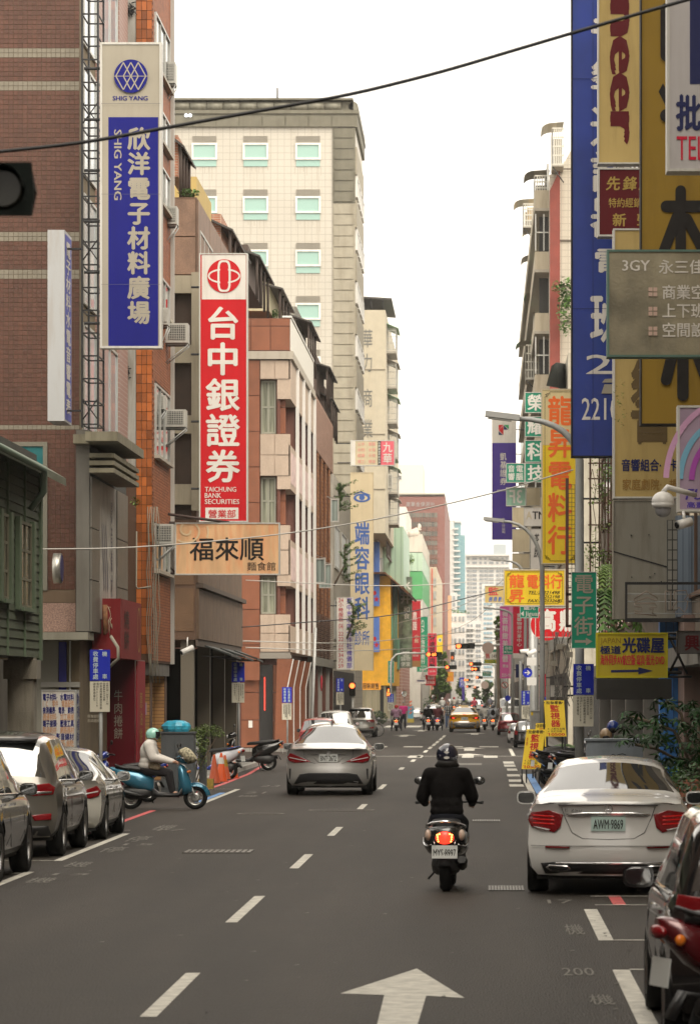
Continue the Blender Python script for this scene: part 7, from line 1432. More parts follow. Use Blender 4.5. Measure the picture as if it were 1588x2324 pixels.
# ================================================================== SCOOTERS (forward +Y, rear axle at y=0)
def loft(secs, m, name, par, p=2.6, n=16):       # secs: (y, cz, rx, rz)
    b = MB(); b.rings([superr(s[0],0,s[1],s[2],s[3],n,p,s[4] if len(s)>4 else 0) for s in secs],0,True,True); return b.build(name, m, par)
def scooter(name, label, loc, yaw, body, body2=None, lit=False, plate=None, round_=False, stand=False, lean=0., group=None, detail=2, scale=1., mirrors=True, grab=True):
    t = thing(name,label,'scooter',loc,group); ORG[t.name] = Vector((0,0,0)); body2 = body2 or plast
    R0 = .235
    for y,wd in ((0,.12),(1.27,.11)):
        b = MB(); b.lathe((0,y,R0),(1,0,0),[(-wd*.3,.15),(-wd/2,.17),(-wd/2,.20),(-wd*.25,R0),(wd*.25,R0),(wd/2,.20),(wd/2,.17),(wd*.3,.15)],26); w_ = b.build('wheel', tyre, t)
        b = MB(); b.lathe((0,y,R0),(1,0,0),[(-wd*.3,.155),(-wd*.3,.135),(wd*.3,.135),(wd*.3,.155)],24); b.cyl((-.05,y,R0),(.05,y,R0),.035,n=12)
        for a in range(6):
            c0,s0 = math.cos(a*1.047),math.sin(a*1.047); b.cbox((0,y+c0*.08,R0+s0*.08),(.03,.13,.03),rx=a*1.047)
        b.lathe((0,y,R0),(1,0,0),[(.022,.02),(.026,.02),(.026,.095),(.022,.095)],20); b.build('rim', M('scooter_rim',(.42,.42,.4),.35,.8), w_)
    if round_:
        loft([(-.33,.66,.06,.05),(-.31,.65,.13,.10),(-.24,.62,.19,.15),(-.10,.60,.225,.19),(.10,.58,.225,.20),(.30,.56,.20,.19),(.42,.52,.16,.16),(.50,.50,.10,.12)], body, 'tail_cowl', t)
    else:
        loft([(-.42,.80,.035,.03),(-.38,.78,.085,.06),(-.25,.70,.13,.12),(-.05,.62,.155,.17),(.15,.57,.165,.19),(.33,.53,.15,.18),(.46,.47,.11,.15)], body, 'tail_cowl', t)
    loft([(-.18 if round_ else -.30,.80 if round_ else .83,.10,.03),(-.1,.80 if round_ else .82,.145,.045),(.15,.79 if round_ else .79,.15,.055),(.35,.77,.135,.05),(.52,.76,.10,.045),(.60,.74,.05,.03)], seatm, 'seat', t, 3)
    b = MB(); b.rings([superr(y,0,z,w2,h2,14,4) for y,z,w2,h2 in ((.42,.34,.13,.10),(.55,.29,.17,.05),(.75,.28,.18,.04),(.95,.29,.18,.05),(1.02,.36,.17,.10))],0,True,True); b.build('footboard', body2, t)
    loft([(.93,.50,.06,.24,.0),(.99,.56,.17,.29,-.25),(1.06,.60,.205,.30,-.28),(1.13,.60,.15,.27,-.3),(1.18,.58,.05,.22,-.3)], body, 'front_shield', t)
    loft([(.96,.60,.06,.22),(1.0,.62,.16,.24),(1.03,.6,.10,.22)], body2, 'inner_shield', t)
    loft([(.90,.99,.07,.05),(.96,1.0,.13,.075),(1.04,.99,.13,.085),(1.12,.95,.09,.07),(1.16,.93,.04,.04)], body, 'handlebar_cowl', t)
    b = MB(); b.ell((0,1.15,.95),(.085,.03,.055),12,8); b.build('headlight', clr, t)
    b = MB(); b.tube([(-.33,.90,1.0),(-.2,.95,1.01),(0,.98,1.0),(.2,.95,1.01),(.33,.90,1.0)],.014,6); b.build('handlebar', plast, t)
    for s in (1,-1):
        b = MB(); b.cyl((s*.23,.94,1.01),(s*.35,.89,1.0),.019,n=8); b.build('grip', plast, t)
        b = MB(); b.tube([(s*.24,.96,1.03),(s*.33,1.06,1.01)],.007,4); b.build('brake_lever', chrome, t)
        if mirrors:
            b = MB(); b.tube([(s*.17,.97,1.03),(s*.21,.97,1.13),(s*.27,.96,1.22)],.007,5); b.build('mirror_stalk', plast, t)
            b = MB(); b.ell((s*.31,.95,1.26),(.062,.018,.052),14,8); m_ = b.build('mirror', plast, t); b = MB(); b.ell((s*.31,.943,1.26),(.052,.014,.043),14,8); b.build('mirror_glass', glassc, m_)
        b = MB(); b.tube([(s*.055,1.14,.55),(s*.06,1.22,.38),(s*.06,1.27,R0)],.02,7); b.build('fork', steel, t)
        b = MB(); b.ell((s*(.17 if round_ else .11),-.26 if round_ else -.33,.66 if round_ else .72),(.035 if round_ else .02,.05 if round_ else .03,.065 if round_ else .03),10,8); b.build('indicator', orl if not round_ else M('indicator_clear',(.55,.42,.34),.15), t)
        b = MB(); b.ell((s*.15,1.14,.74),(.03,.03,.03),8,6); b.build('indicator', orl, t)
    b = MB(); secs = []
    for k_ in range(9):
        a = -.5+k_*.32; y = 1.27-math.cos(a+.25)*-.0+math.cos(math.pi-a-.35)*-.27*-1; 
    for k_ in range(10):
        a = .15+k_*.26; yy_, zz_ = 1.27+math.cos(a)*.275, R0+math.sin(a)*.275; w2 = .085*math.sin(min(1,(k_+1)/3)*1.57)
        secs.append([(-w2,yy_-math.cos(a)*.05,zz_-math.sin(a)*.05),(-w2*.7,yy_+math.cos(a)*.01,zz_+math.sin(a)*.01),(0,yy_+math.cos(a)*.03,zz_+math.sin(a)*.03),(w2*.7,yy_+math.cos(a)*.01,zz_+math.sin(a)*.01),(w2,yy_-math.cos(a)*.05,zz_-math.sin(a)*.05)])
    b.rings(secs,0,True,False,False); b.rings([r[::-1] for r in secs],0,True,False,False); b.build('front_mudguard', body, t)
    b = MB(); b.rings([superr(y,.0,z,w2,h2,12,3) for y,z,w2,h2 in ((-.16,.33,.09,.08),(.0,.31,.15 if round_ else .12,.13),(.3,.33,.14 if round_ else .12,.12),(.45,.36,.08,.07))],0,True,True); b.build('engine', M('engine_grey',(.06,.06,.06),.5,.5), t)
    b = MB(); b.tube([(.13,.35,.28),(.15,.2,.27),(.16,.1,.29),(.17,-.18,.36),(.17,-.26,.38)],.05,10,0,[.02,.03,.055,.06,.045]); b.build('muffler', M('muffler_black',(.03,.03,.03),.4,.6), t)
    b = MB(); b.rings([[(-.055,-.1-.0,.40),(.055,-.1,.40),(.055,-.12,.42),(-.055,-.12,.42)],[(-.06,-.27,.42),(.06,-.27,.42),(.06,-.28,.45),(-.06,-.28,.45)],[(-.065,-.34,.30),(.065,-.34,.30),(.065,-.36,.31),(-.065,-.36,.31)]],0,True,True); b.build('rear_mudguard', plast, t)
    zl = .63 if round_ else .76; yl = -.325 if round_ else -.41
    b = MB(); b.ell((0,yl,zl),(.095,.035,.075 if round_ else .04),14,10); tl = b.build('tail_light', litred if lit else redl, t)
    if round_:
        b = MB()
        for s in (1,-1):
            for k_ in range(4): b.ell((s*(.075-.004*k_),yl-.026+.004*k_,zl+.035-.025*k_),(.009,.008,.009),6,4)
            b.ell((s*.052,yl-.03,zl+.045),(.009,.008,.009),6,4)
        b.build('led', M('led_amber',(.9,.5,.1),.3,emit=(1,.5,.08),es=2.5), tl)
    zp_ = .47 if round_ else .55; yp_ = -.36 if round_ else -.40
    b = MB(); b.cbox((0,yp_,zp_),(.26,.006,.15),rx=-.12); pl = b.build('number_plate', platem, t)
    if plate:
        b = MB(); f = Fr((-.13,yp_-.006-.009,zp_+.075),(.26,0,0),(0,.018,-.149),(0,-1,-.12)); TH(b,plate,f,.06,.28,.94,.88,B1); b.build('plate_lettering', s_ink, pl)
        b = MB(); b.tube([(-.10,yp_-.01,zp_+.07),(-.11,yp_+.03,zp_+.13)],.006,4); b.tube([(.10,yp_-.01,zp_+.07),(.11,yp_+.03,zp_+.13)],.006,4); b.build('plate_bracket', chrome, t)
    if grab:
        b = MB(); g_ = .80 if round_ else .86
        b.tube([(-.20,-.02,g_-.06),(-.19,-.16,g_-.03),(-.13,-.27,g_),(0,-.31,g_+.02),(.13,-.27,g_),(.19,-.16,g_-.03),(.20,-.02,g_-.06)],.014,7); b.build('grab_rail', chrome if round_ else body2, t)
    if round_:
        for s in (1,-1): b = MB(); b.tube([(s*.13,-.27,.55),(s*.20,-.2,.53),(s*.22,-.1,.55),(s*.225,0,.62)],.011,6); b.build('side_guard', chrome, t)
    if stand:
        for s in (1,-1): b = MB(); b.tube([(s*.06,.28,.25),(s*.13,.22,.02),(s*.15,.12,.01)],.014,5); b.build('stand_leg', plast, t)
    else: b = MB(); b.tube([(-.1,.4,.25),(-.2,.42,.12)],.012,5); b.build('side_stand', plast, t)
    t.scale = (scale,)*3; t.rotation_euler = (0,lean,yaw); return t
rot = lambda px,Z,dz=0: (X(px,Z),Z,dz)
Zm_ = 43.; scooter('scooter','black rounded scooter carrying the black clad rider down the middle of the road',(X(1012,Zm_),Zm_-.2,0),R(-2),paint('scooter_black',(.018,.018,.018),.2,.2),lit=True,plate='MYS·8997',round_=True,scale=1.0).scale = (1.13,1.,1.)
Zl = 72.8; scooter('scooter','turquoise blue scooter ridden by the woman in the white coat, crossing to the right',(X(297,Zl),Zl,0),R(-90),paint('turquoise',(.04,.20,.31),.4,.25),plast,scale=1.0)
scooter('scooter','dark blue scooter parked behind the woman in the white coat, its front to the camera',(X(330,77),77.6,.0),R(118),paint('dark_blue',(.012,.03,.22),.3,.2),group='scooters parked on the left')
scooter('scooter','black scooter on its stand behind the orange cones by the granite building',(X(609,109),109,0),R(93),paint('scooter_black'),stand=True,group='scooters parked on the left',scale=1.05)
scooter('scooter','white and blue scooter peeping out behind the first orange cone',(X(520,98),98,0),R(70),paint('scooter_white',(.55,.56,.6)),paint('dark_blue'),group='scooters parked on the left')
for i,(px,Z,yw,pc,lb) in enumerate(((1243,91.5,-72,'scooter_black','nearest black scooter of the row on the right, tail to the road'),(1246,93.5,-70,'scooter_black','second black scooter of the row on the right kerb'),(1249,95.5,-74,'dark_blue','blue edged scooter in the middle of the right kerb row'),(1254,97.5,-70,'scooter_black','fourth scooter of the right kerb row, next to the yellow boards'),(1262,99.5,-72,'scooter_white','last white tailed scooter of the right kerb row'),(1283,88.5,-68,'scooter_black','scooter parked deepest behind the street post by the white saloon'),(1300,91,-76,'dark_blue','dark blue scooter tucked next to the steel cabinet'))):
    scooter('scooter',lb,(X(px,Z),Z,0),R(yw),paint(pc),group='scooters parked at the right kerb',mirrors=i in (0,3))
scooter('scooter','scooter with a red tail fairing standing in the lower right corner',(1.5,22.2,.0),R(-72),paint('scooter_red',(.11,.003,.007),.2,.2),plast,group='scooters parked at the right kerb',scale=1.15,stand=True,lean=.0)
for cx,gy,lb,pc in ((899,1660,'scooter of the rider in the red helmet at the left edge of the junction','scooter_black'),(972,1658.5,'black scooter of the left rider waiting in front of the taxi','scooter_black'),(992,1658.5,'violet scooter of the rider in the white helmet','violet_'),(1099,1657.5,'scooter of the rider in the pale shirt right of the taxi','scooter_black'),(1118,1658.5,'scooter of the rider with the black backpack','scooter_black')):
    Z = ZG(gy); scooter('scooter',lb,(X(cx,Z),Z,0),R(random.uniform(-3,3)),paint(pc,(.07,.03,.28)) if pc=='violet_' else paint(pc),lit=True,plate=None,round_=True,detail=1,group='scooters waiting at the second junction',scale=.95)
# ================================================================== PEOPLE
def organic(name, prims, m, parent, voxel=.02, label=None):
    """one continuous surface from tapered limbs and rounded masses"""
    b = MB()
    for p in prims:
        if p[0]=='c':       # ('c', points, radii)
            pts = [Vector(q) for q in p[1]]
            for (a,ra),(c_,rc) in zip(zip(pts,p[2]),list(zip(pts,p[2]))[1:]): b.cyl(a,c_,ra,rc,n=12); b.ell(a,(ra,)*3,12,8); b.ell(c_,(rc,)*3,12,8)
        else: b.ell(p[1],p[2],18,12,0,0.,math.pi,Matrix.Rotation(p[3],3,'X') if len(p)>3 else None)
    o = b.build(name, m, parent, label)
    for f in o.data.polygons: f.use_smooth = True
    r = o.modifiers.new('skin','REMESH'); r.mode = 'VOXEL'; r.voxel_size = voxel; r.use_smooth_shade = True
    s = o.modifiers.new('relax','SMOOTH'); s.factor = .6; s.iterations = 6
    return o
skin = M('skin',(.48,.27,.18),.55); hairm = M('hair',(.012,.01,.009),.6)
def hand(prims, w_, tip, out, r=.011):      # palm and five curled digits
    w_ = Vector(w_); tip = Vector(tip); d = (tip-w_).normalized(); o = Vector(out).normalized(); n_ = d.cross(o).normalized()
    prims.append(('c',[w_, w_+d*.07],[.026,.034]))
    for i in range(4):
        a = w_+d*.075+o*(.028-.019*i); L_ = (.07,.078,.072,.056)[i]
        prims.append(('c',[a,a+d*L_*.5+n_*.012,a+d*L_*.62-n_*.028,a+d*L_*.3-n_*.045],[r,r*.95,r*.88,r*.8]))
    prims.append(('c',[w_+d*.03+o*.03,w_+d*.055+o*.05-n_*.012,w_+d*.08+o*.042-n_*.035],[r*1.15,r,r*.85]))
def rider(name, label, loc, yaw, jacket, trousers, helmet, shoes, scale=1., big=1., foot='board', voxel=.022, group=None, visor=None, hems=0., bag=None, mask=False, hair=False, coat=False, skirt=None, stripe=None):
    t = thing(name,label,'person',loc,group); ORG[t.name] = Vector((0,0,0)); k = big
    hip = Vector((0,.22,.90)); ch = Vector((0,.26,1.30)); nk = Vector((0,.30,1.47)); hd = Vector((0,.335,1.60))
    pr = [('e',(0,.22,.92),(.15*k,.13*k,.12)),('e',(0,.25,1.2),(.16*k,.12*k,.25)),('c',[nk,hd],[.06,.06]),('e',(0,.345,1.615),(.078,.098,.115)),('e',(0,.44,1.60),(.012,.02,.016))]
    for s in (1,-1):
        sh = Vector((s*.19*k,.27,1.41)); el = Vector((s*.30*k**.5,.40,1.13)); wr_ = Vector((s*.285,.80,1.04)); kn = Vector((s*.17,.68,.80)); 
        if foot=='board': an = Vector((s*.12,.76,.38)); toe = Vector((s*.12,.90,.33))
        else: kn = Vector((s*.27,.55,.62)); an = Vector((s*.33,.40,.10)); toe = Vector((s*.34,.53,.04))
        pr += [('c',[sh,el,wr_],[.06,.045,.03]),('c',[(s*.08,.25,.88),kn,an],[.085,.06,.04]),('c',[an,toe],[.04,.035])]
        hand(pr, wr_, wr_+Vector((s*.0,.1,-.01)), (-s,0,.1))
    organic('body', pr, skin, t, min(voxel,.014) if voxel<.02 else voxel)
    jk = [('e',(0,.25,1.24),(.20*k,.155*k,.26)),('e',(0,.25,1.05),(.20*k,.16*k,.15)),('e',(0,.24,.96+.0),(.205*k,.17*k,.10+hems*.5)),('c',[(0,.29,1.42),(0,.31,1.50)],[.11*k,.085])]
    tr = [('e',(0,.22,.88),(.19*k,.17*k,.11))]
    for s in (1,-1):
        sh = Vector((s*.20*k,.27,1.40)); el = Vector((s*.30*k**.5,.36,1.14)); wr_ = Vector((s*.29,.76,1.045)); kn = Vector((s*.17,.68,.80)); an = Vector((s*.12,.76,.40))
        if foot!='board': kn = Vector((s*.27,.55,.62)); an = Vector((s*.33,.41,.14))
        jk += [('c',[(0,.27,1.40),sh,el,wr_],[.10*k,.098*k,.082*k,.050])]
        tr += [('c',[(s*.09,.24,.88),kn,an],[.118*k,.088,.062])]
        so_ = an+Vector((0,.0,-.06)); organic('shoe',[('c',[so_+Vector((0,-.03,-.03)),so_+Vector((s*.01,.16,-.05))],[.048,.040]),('e',so_+Vector((0,.0,-.01)),(.045,.06,.05))],shoes,t,.018)
    organic('jacket', jk, jacket, t, voxel); organic('trousers', tr, trousers, t, voxel)
    b = MB(); b.ell((0,.335,1.64),(.135,.155,.145),22,14,0,0,2.15); b.ell((0,.335,1.64),(.125,.145,.135),22,14,0,0,2.15); hl = b.build('helmet', helmet, t)
    b = MB(); b.rings([[(math.sin(a)*.14*q,.335+math.cos(a)*.162*q,z) for a in [(-1.1+i*.2) for i in range(12)]] for z,q in ((1.56,.97),(1.60,1.0),(1.66,1.0),(1.70,.95))],0,True,False,False); b.build('visor', visor or M('smoke_visor',(.02,.02,.022),.08,spec=.8), hl)
    if hair:
        organic('hair',[('e',(0,.28,1.545),(.13,.09,.075)),('e',(.12,.30,1.52),(.035,.04,.03)),('e',(-.12,.30,1.52),(.035,.04,.03))],hairm,t,.015)
    if mask: organic('face_mask',[('e',(0,.425,1.565),(.055,.03,.045))],M('mask_blue',(.42,.52,.62),.7),t,.012)
    if bag: bag(t)
    t.scale = (scale,)*3; t.rotation_euler = (0,0,yaw); return t
blackc = M('obj_black_cloth',(.008,.007,.007),.95,spec=.12,bump=.6,bscale=14,var=.15,vscale=5); blackj = M('obj_black_denim',(.012,.013,.018),.9,spec=.12,bump=.3,bscale=30)
def stick(t):
    b = MB()
    for z,w_,h_ in ((1.68,.03,.012),(1.615,.035,.016)): b.add([(w_*math.cos(a*.524),.335-math.sqrt(max(0,1-((z-1.64)/.145)**2))*.155-.006+abs(w_*math.cos(a*.524))*.08,z+h_*math.sin(a*.524)) for a in range(12)],[tuple(range(12))])
    b.build('helmet_sticker', s_white, t)
rider('person','rider in a black jacket and glossy dark helmet seen from behind in mid road',(X(1012,Zm_),Zm_-.2,0),R(-2),blackc,blackj,M('helmet_black_gloss',(.012,.013,.03),.08,coat=1),plast,scale=.955,big=1.02,voxel=.016,hair=True,bag=stick)
whc = M('obj_white_coat',(.56,.53,.49),.8,bump=.5,bscale=10,var=.06,vscale=6)
def handbag(t):
    b = MB(); b.rings([superr(y,.235,z,w_,h_,12,3) for y,z,w_,h_ in ((.26,.98,.03,.06),(.32,.97,.05,.09),(.46,.95,.05,.09),(.52,.94,.03,.06))],0,True,True); b.build('shoulder_bag', M('patterned_bag',(.27,.22,.15),.8,var=.5,vscale=25), t)
    b = MB(); b.tube([(.245,.38,1.03),(.20,.3,1.25),(.08,.26,1.46),(-.1,.26,1.44)],.012,5); b.build('bag_strap', M('brown_strap',(.12,.08,.05),.7), t)
rider('person','woman in a white coat and mint green helmet riding the turquoise scooter',(X(297,Zl)+.13,Zl,0),R(-90),whc,M('obj_dark_leggings',(.02,.018,.02),.9),M('helmet_mint',(.28,.56,.48),.25,coat=.6),M('pink_clogs',(.62,.42,.45),.6),scale=.9,big=1.3,voxel=.015,mask=True,hems=.1,bag=handbag)
# knitted bundle on the handlebar
b = MB(); rg = random.Random(5); Zq = Zl-.15; cxp, cyp = 424, 1717
rs = []
for i in range(9):
    a = i/8; rr = .17*math.sin(max(.08,a*math.pi*.96)+.02); px = X(404+44*a,Zq); zc_ = Hh(1706+18*a,Zq); rs.append([(px, Zq+rr*math.cos(u*.524)*(1+.1*rg.random()), zc_+rr*.85*math.sin(u*.524)*(1+.12*rg.random())) for u in range(12)])
b.rings(rs,0,True,True); tag(b.build('knitted_bundle', M('black_white_knit',(.32,.29,.2),.9,var=.95,vscale=22)),'black and cream knitted bundle hanging at the front of the turquoise scooter','bag')
for a,lb in ((899,('woman in a purple checked jacket and red helmet on a waiting scooter',M('plaid',(.30,.17,.25),.9,var=.5,vscale=9),M('dark_trousers',(.02,.02,.03),.9),M('helmet_red',(.45,.02,.02),.25))),(972,('rider all in black on the left of the waiting pair',blackc,blackj,M('helmet_black_gloss'))),(992,('rider with a white helmet and dark red jacket on the violet scooter',M('dark_red_jacket',(.10,.02,.025),.9),M('dark_trousers'),M('helmet_white',(.6,.6,.58),.25))),(1099,('rider in a pale shirt and black helmet right of the taxi',M('pale_shirt',(.5,.48,.44),.9),M('dark_trousers'),M('helmet_black_gloss'))),(1118,('rider carrying a black backpack next to the dark red suv',M('grey_shirt',(.36,.38,.42),.9),M('dark_trousers'),M('helmet_black_gloss')))):
    gy = {899:1660,972:1658.5,992:1658.5,1099:1657.5,1118:1658.5}[a]; Z = ZG(gy)
    def pack(t):
        organic('backpack',[('e',(0,.08,1.24),(.15,.09,.22))],blackc,t,.03)
    rider('person',lb[0],(X(a,Z),Z,0),0,lb[1],lb[2],lb[3],plast,scale=.88,big=1.15,foot='down' if a<1000 else 'board',voxel=.03,group='riders waiting at the second junction',bag=pack if a==1118 else None)
def walker(name,label,px,gy,top,tcol,bcol,hcol=None,group=None,h=1.7,yaw=0.):
    Z = ZG(gy); t = thing(name,label,'person',(X(px,Z),Z,0),group); ORG[t.name] = Vector((0,0,0))
    organic('body',[('e',(0,0,1.62),(.08,.095,.115)),('c',[(0,0,1.5),(0,0,1.4)],[.055,.06]),('e',(0,0,1.2),(.16,.11,.25)),('c',[(.19,0,1.38),(.25,.02,1.1),(.22,.16,.92),(.22,.2,.84)],[.05,.042,.032,.03]),('c',[(-.19,0,1.38),(-.25,.02,1.1),(-.24,.12,.9),(-.24,.14,.82)],[.05,.042,.032,.03]),('c',[(.09,0,.9),(.11,.03,.5),(.12,-.02,.08)],[.08,.06,.045]),('c',[(-.09,0,.9),(-.13,.06,.5),(-.2,.02,.08)],[.08,.06,.045])],skin,t,.03)
    organic('shirt',[('e',(0,0,1.2),(.19,.14,.27)),('e',(0,0,1.0),(.18,.14,.12)),('c',[(0,0,1.38),(.2,0,1.38),(.25,.01,1.18)],[.09,.08,.06]),('c',[(0,0,1.38),(-.2,0,1.38),(-.25,.01,1.18)],[.09,.08,.06])],tcol,t,.03)
    organic('trousers',[('e',(0,0,.92),(.17,.13,.1)),('c',[(.09,0,.9),(.11,.03,.5),(.12,-.01,.12)],[.1,.08,.07]),('c',[(-.09,0,.9),(-.13,.06,.5),(-.2,.03,.12)],[.1,.08,.07])],bcol,t,.03)
    organic('hair',[('e',(0,-.02,1.67),(.09,.1,.085))],hcol or hairm,t,.03)
    for s,x in ((1,.12),(-1,-.2)): organic('shoe',[('c',[(x,-.03,.05),(x,.16,.04)],[.05,.04])],plast,t,.03)
    t.rotation_euler = (0,0,yaw); return t
walker('person','man in a black and white striped shirt and jeans walking left of the taxi',1017,1653,0,M('obj_striped_shirt',(.5,.5,.48),.9,grid=(.14,.11,.055,'XZ'),gcol=(.02,.02,.025)),M('jeans_blue',(.06,.10,.2),.9),yaw=R(160))
walker('person','person in a bright pink top standing behind the grey utility box on the left',915,1655,0,M('hot_pink',(.65,.03,.22),.9),M('dark_trousers'),M('grey_hair',(.3,.27,.24),.8))
for i,(px,gy,c_,lb) in enumerate(((1003,1622,(.55,.55,.52),'distant rider in a pale helmet left of the striped shirt'),(1030,1618,(.5,.45,.4),'distant scooter rider in a pale coat above the taxi roof'),(1043,1613,(.5,.5,.5),'distant rider with a round white helmet near the street centre'),(1076,1622,(.5,.06,.1),'distant rider in a red pink jacket next to the white suv'),(1112,1614,(.2,.2,.25),'distant dark clad rider beyond the backpack rider'))):
    Z = ZG(gy); rider('person',lb,(X(px,Z),Z,0),0,M('far_cloth_'+('pale','beige','grey','coral','slate')[i],c_,.9),M('dark_trousers'),M('helmet_white') if i%2==0 else M('helmet_red'),plast,voxel=.05,group='distant riders'); scooter('scooter','scooter under the '+lb,(X(px,Z),Z,0),0,paint('scooter_black'),lit=i in (1,3),round_=True,group='distant scooters')
# ================================================================== STREET FURNITURE AND SMALL THINGS
def wire(label, pts, r, m=None, name='overhead_wire'):
    P = []; 
    for a,b_ in zip(pts,pts[1:]):
        for k_ in range(6): u = k_/6; P.append(tuple(a[i]+(b_[i]-a[i])*u for i in range(3)))
    P.append(pts[-1]); Q = [np.mean([P[max(0,i-2)],P[max(0,i-1)],P[i],P[min(len(P)-1,i+1)],P[min(len(P)-1,i+2)]],axis=0) if 2<=i<len(P)-2 else P[i] for i in range(len(P))]
    b = MB(); b.tube([(X(p[0],p[2]),p[2],Hh(p[1],p[2])) for p in Q],r,6); return tag(b.build(name, m or blackm),label,'cable')
wire('thick black cable swinging across the sky near the camera',((-60,349,26),(180,325,26),(388,287,26),(620,245,26),(800,213,26),(1000,163,26),(1200,103,26),(1420,38,26),(1640,-25,26)),.013)
wc = M('pale_cable',(.5,.48,.44),.6)
wire('thin pale cable running from the grey shopfront to the street lamp',((92,1246,75),(250,1245,73),(400,1236,71),(635,1214,69),(851,1180,67.5),(1116,1121,66.5),(1300,1066,66)),.012,wc)
wire('dark cable crossing below the eye clinic sign',((545,1424,117),(700,1412,122),(900,1398,128),(1098,1347,135),(1225,1320,140)),.018)
wire('pale wire crossing at the middle of the clinic sign',((558,1317,118),(800,1329,125),(950,1330,135),(1160,1313,145)),.014,wc)
for i,p in enumerate((((545,1455,118),(800,1462,170),(1000,1440,230),(1150,1425,250)),((558,1470,118),(850,1480,180),(1150,1452,260)),((900,1415,300),(1060,1375,260),(1180,1290,215)),((960,1455,360),(1080,1410,330),(1150,1330,250)),((980,1500,420),(1100,1495,400),(1180,1470,300)),((1000,1530,460),(1120,1520,430)))):
    wire(('lowest pale line over the junction','second low line over the junction','line rising towards the yellow horizontal sign','distant line rising to the right','distant line above the far signals','furthest visible line over the street')[i],p,.02,wc)
# air conditioners
acm = M('aircon_case',(.45,.44,.4),.5,dirt=.4,dscale=2); gril = M('aircon_grille',(.05,.05,.045),.6)
def aircon(label, r, Z, dp=.6, arm=True):
    x0,y0,x1,y1 = r; a,b_,c_,d_ = X(x0,Z),X(x1,Z),Hh(y1,Z),Hh(y0,Z); t = thing('air_conditioner',label,'air conditioner',(a,Z,c_),'air conditioners on the walls')
    b = MB(); b.box((a,Z,c_),(b_,Z+dp,d_)); b.build('case', acm, t); w_ = b_-a; h_ = d_-c_
    b = MB(); b.box((a+w_*.2,Z-.012,c_+h_*.15),(b_-w_*.1,Z-.002,d_-h_*.1)); g_ = b.build('grille', gril, t); b = MB(); n = 9
    for i in range(n): xx = a+w_*.2+w_*.7*(i+.5)/n; b.box((xx-.006,Z-.02,c_+h_*.15),(xx+.006,Z-.013,d_-h_*.1))
    for i in range(6): zz = c_+h_*.15+h_*.75*(i+.5)/6; b.box((a+w_*.2,Z-.024,zz-.005),(b_-w_*.1,Z-.021,zz+.005))
    b.build('grille_bars', acm, g_)
    if arm:
        b = MB(); s = -1 if x0 < CX else 1; xw = a if s<0 else b_
        for y in (Z+.08,Z+dp-.08): b.box((a-.02,y,c_-.05),(b_,y+.03,c_-.005)); b.tube([(b_ if s<0 else a,y,c_-.05),(xw,y,c_-.5)],.015,5)
        b.build('bracket', steel, t)
aircon('air conditioner highest on the orange brick building',(372,139,397,187),90.5); aircon('air conditioner half way up the orange brick building',(372,467,401,507),90.5); aircon('small air conditioner just below the tall blue sign',(364,698,381,736),87.5)
aircon('largest air conditioner on long diagonal struts beside the bank sign',(372,733,426,777),90.); aircon('air conditioner tucked in the window of the brick building',(345,896,373,928),88.5); aircon('slatted air conditioner on struts above the noodle sign',(370,929,421,968),89.8); aircon('big grey air conditioner behind the truss of the noodle sign',(345,1189,393,1234),87.6)
aircon('outdoor unit on the cream block high above the clinic sign',(880,1075,889,1108),295); aircon('outdoor unit on the green wall band of the narrow house',(921,1384,936,1400),375,.6,False)
# cameras
wh = M('camera_white',(.6,.59,.56),.35)
def cctv(label, px, py, Z, L, dr, r=.06, up=.25):
    c0 = Vector((X(px,Z),Z,Hh(py,Z))); d = Vector(dr).normalized(); t = thing('security_camera',label,'camera',c0,'security cameras')
    b = MB(); b.cyl(c0-d*L/2,c0+d*L/2,r,n=14); b.build('housing', wh, t); b = MB(); b.cyl(c0+d*(L/2+.001),c0+d*(L/2+.012),r*.75,n=14); b.build('lens', glassc, t)
    b = MB(); b.tube([c0+Vector((0,0,r)),c0+Vector((0,.05,up)),c0+Vector((.0,.15,up+.04))],.02,6); b.build('arm', wh, t)
cctv('white security camera under the brown oversailing storey',425,1476,98.5,.36,(-.8,-.5,-.4),.08,.3)
cctv('white bullet camera at the upper right of the shop fronts',1552,1188,44,.2,(-1,-.6,-.3),.055,.1)
cctv('dark lensed camera on the left of the camera post',1189,1479,139,.34,(-1,-.3,-.1),.09,-.2); cctv('white camera on the right of the camera post',1205,1482,139,.4,(-1,-.5,-.5),.09,-.2)
Z = 44; t = thing('dome_camera','big white dome camera hanging from a curved arm beside the pink light box','camera',(X(1506,Z),Z,Hh(1165,Z)),'security cameras')
c0 = Vector((X(1504,Z),Z,Hh(1138,Z))); b = MB(); b.ell(c0,(.135,.135,.12),20,12,0,0,1.75); b.cyl(c0+Vector((0,0,-.02)),c0+Vector((0,0,-.075)),.137,.12,n=20); b.build('hood', wh, t)
b = MB(); b.ell(c0+Vector((0,0,-.1)),(.095,.095,.09),16,10); b.build('dome', M('grey_dome',(.3,.3,.31),.2), t); b = MB(); b.tube([c0+Vector((0,0,.1)),c0+Vector((.05,0,.17)),c0+Vector((.25,.1,.12)),c0+Vector((.4,.4,.1))],.035,8); b.build('arm', wh, t)
x = X(1207,139)
for z,lb in ((Hh(1500,139),'upper'),(Hh(1545,139),'lower')): b = MB(); b.box((x-.2,138.85,z-.18),(x+.16,139.1,z+.12)); tag(b.build('control_box', wh),lb+' grey white control box strapped to the camera post','box')
